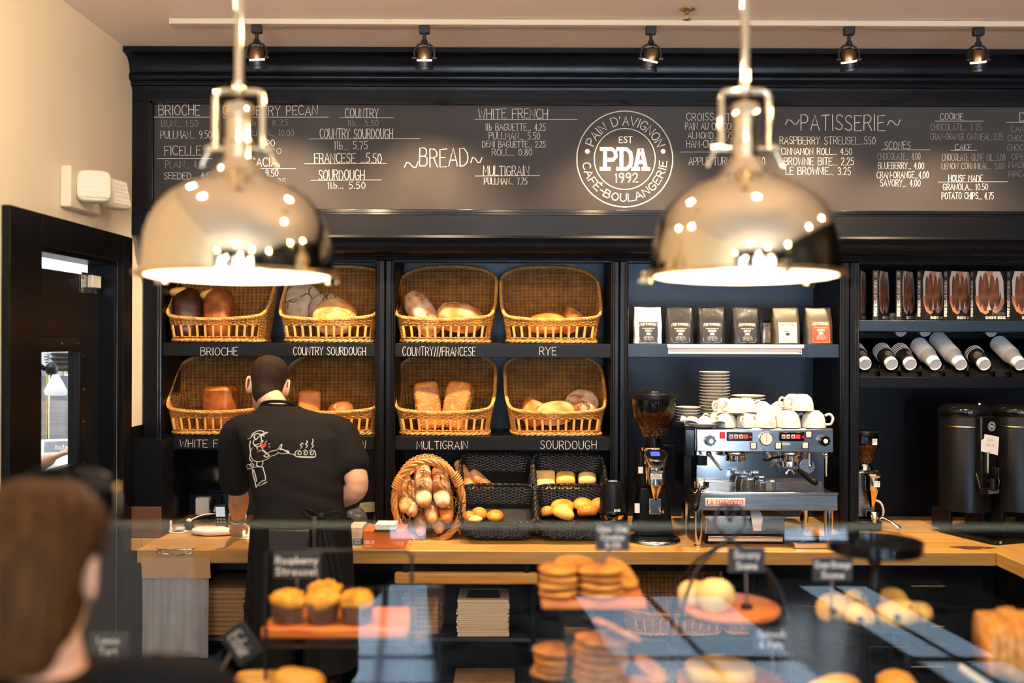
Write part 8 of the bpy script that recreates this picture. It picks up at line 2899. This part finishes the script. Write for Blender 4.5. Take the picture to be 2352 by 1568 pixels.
pile('kraft_bag', 'flat brown paper bag, %s of the pile behind the plastic bags', 'kraft bags in the left pile', 'paper bag', 512, 4.50, 20, .20, .30, .0105, ['kraft', 'kraft_dark'])
pile('kraft_bag', 'flat brown paper bag, %s of the pile beside the worker\'s legs', 'kraft bags in the pile beside the worker', 'paper bag', 598 - 10, 4.53, 18, .125, .28, .0100, ['kraft_dark', 'kraft'])
pile('kraft_bag', 'flat brown paper bag, %s of the pile seen under the glass riser', 'kraft bags in the pile behind the glass riser', 'paper bag', 968, 4.52, 16, .17, .28, .0105, ['kraft_dark', 'kraft'])
lid = MB().bx(-.115, .115, -.10, .10, 0, .0085)
pile('cake_carton', 'flat cream cake carton, %s of the stack on the lower shelf', 'cake cartons on the lower shelf', 'carton', 1109, 4.49, 17, .232, .22, .0088, ['carton_white'], jit=.004)
cx_ = P3(1109, 1400, 4.49).x
t = thing('cake_carton', 'windowed cream cake carton crowning the stack on the lower shelf', 'carton', (cx_, 4.60, SB + 17 * .0088 + .002))
MB().bx(-.115, .115, -.11, .11, 0, .012).build('box', M['carton_white'], t, bevel=.001)
MB().add([(-.078, -.07, .0128), (.078, -.07, .0128), (.070, .07, .0128), (-.070, .07, .0128)], [(0, 1, 2, 3)]).build('window_film', M['steel_dark'], t)
o = MB().bx(-.14, .14, 0, .2, 0, .17).build('storage_carton', M['kraft_dark'], None, loc=(P3(1112, 1540, 4.52).x, 4.52, .084), bevel=.003)
tag(o, 'brown carton lettered d\'avignon on the bottom shelf', 'carton')
L = MB()
write(L, "PAIN D'AVIGNON", -.12, .10, .10, .122, .0026, y=-.0015, wob=.05)
L.build('carton_lettering', M['label_black'], o, smooth=0)

# wooden rail board slid under the worktop
a, b = P3(905, 1342, 4.43), P3(1236, 1314, 4.43)
o = MB().bx(a.x, b.x, 4.425, 4.468, a.z, b.z - .002).build('cutting_board', M['rail_wood'], None, bevel=.012, seg=3)
tag(o, 'brown wooden board slotted under the worktop above the cake cartons', 'board')
t = thing('board_rail', 'thin dark rails that carry the wooden board under the worktop', 'rail', ((a.x + b.x) / 2, 4.45, .8))
for x in (a.x + .05, b.x - .05):
    MB().bx(x - .01, x + .01, 4.43, 4.47, b.z - .002, CT - .0615).w('hanger', M['black_metal'], t)

# spare baskets on the lower shelf
def spare(label, px, Y, sx, z):
    t = thing('bread_basket', label, 'basket', (P3(px, 1400, Y).x, Y + .15, z + .001), 0, 'wicker baskets on the lower shelf')
    t.scale = (sx, .86, .86)
    for me, nm in SC:
        obj(nm, me, t)


spare('empty wicker basket on the lower shelf behind the savory scones', 1555, 4.50, .95, SB)
t = thing('bread_basket', 'small wicker basket on the lower shelf holding the upturned white bowl', 'basket', (P3(1745, 1400, 4.52).x - .02, 4.62, SB + .001))
s2 = basket(.125, .095, .16, lambda z: 1 + .10 * z / .12, lambda x, y: .115, gallery=(.03, .07))
for mb_, nm, mt_ in zip(s2, ('woven_wall', 'front_slats', 'braided_rim', 'basket_floor'), ('wicker', 'wicker_pale', 'wicker_pale', 'wicker_pale')):
    mb_.build(nm, M[mt_], t)
o = MB().lathe([(.062, .0), (.060, .03), (.045, .075), (.024, .098), (.010, .104), (.001, .104)], 28, caps=False).build('white_bowl', M['ceramic'], None, loc=(t.location.x, 4.62, SB + .0135), smooth=50)
tag(o, 'white upturned bowl inside the small wicker basket on the lower shelf', 'bowl')
# moulded drink trays at the bottom
def egg(label, px, py, Y, z):
    x = P3(px, py, Y).x
    m = MB()
    G = []
    for i in range(25):
        r_ = []
        for j in range(25):
            u, v = i / 24 * 2 - 1, j / 24 * 2 - 1
            hh = .030 - .034 * max(0, math.sin(u * PI) ** 2 * math.sin(v * PI) ** 2) ** .6
            r_.append((u * .115, v * .115, hh))
        G.append(r_)
    m.loft(G, closed=False)
    me = evaluated(m, [('SOLIDIFY', dict(thickness=.003, offset=0))], M['egg_carton'], 'drink_tray', 60)
    o = obj('drink_tray', me, None, (x, Y + .12, z))
    tag(o, label, 'tray', 'moulded pulp drink trays')


for j, lb in enumerate(('bottom moulded pulp drink tray on the lowest shelf', 'second moulded pulp drink tray from the bottom of its stack', 'third moulded pulp drink tray, just under the topmost', 'topmost moulded pulp drink tray of the stack')):
    egg(lb, 1536, 1520, 4.52, .086 + .006 + j * .040)
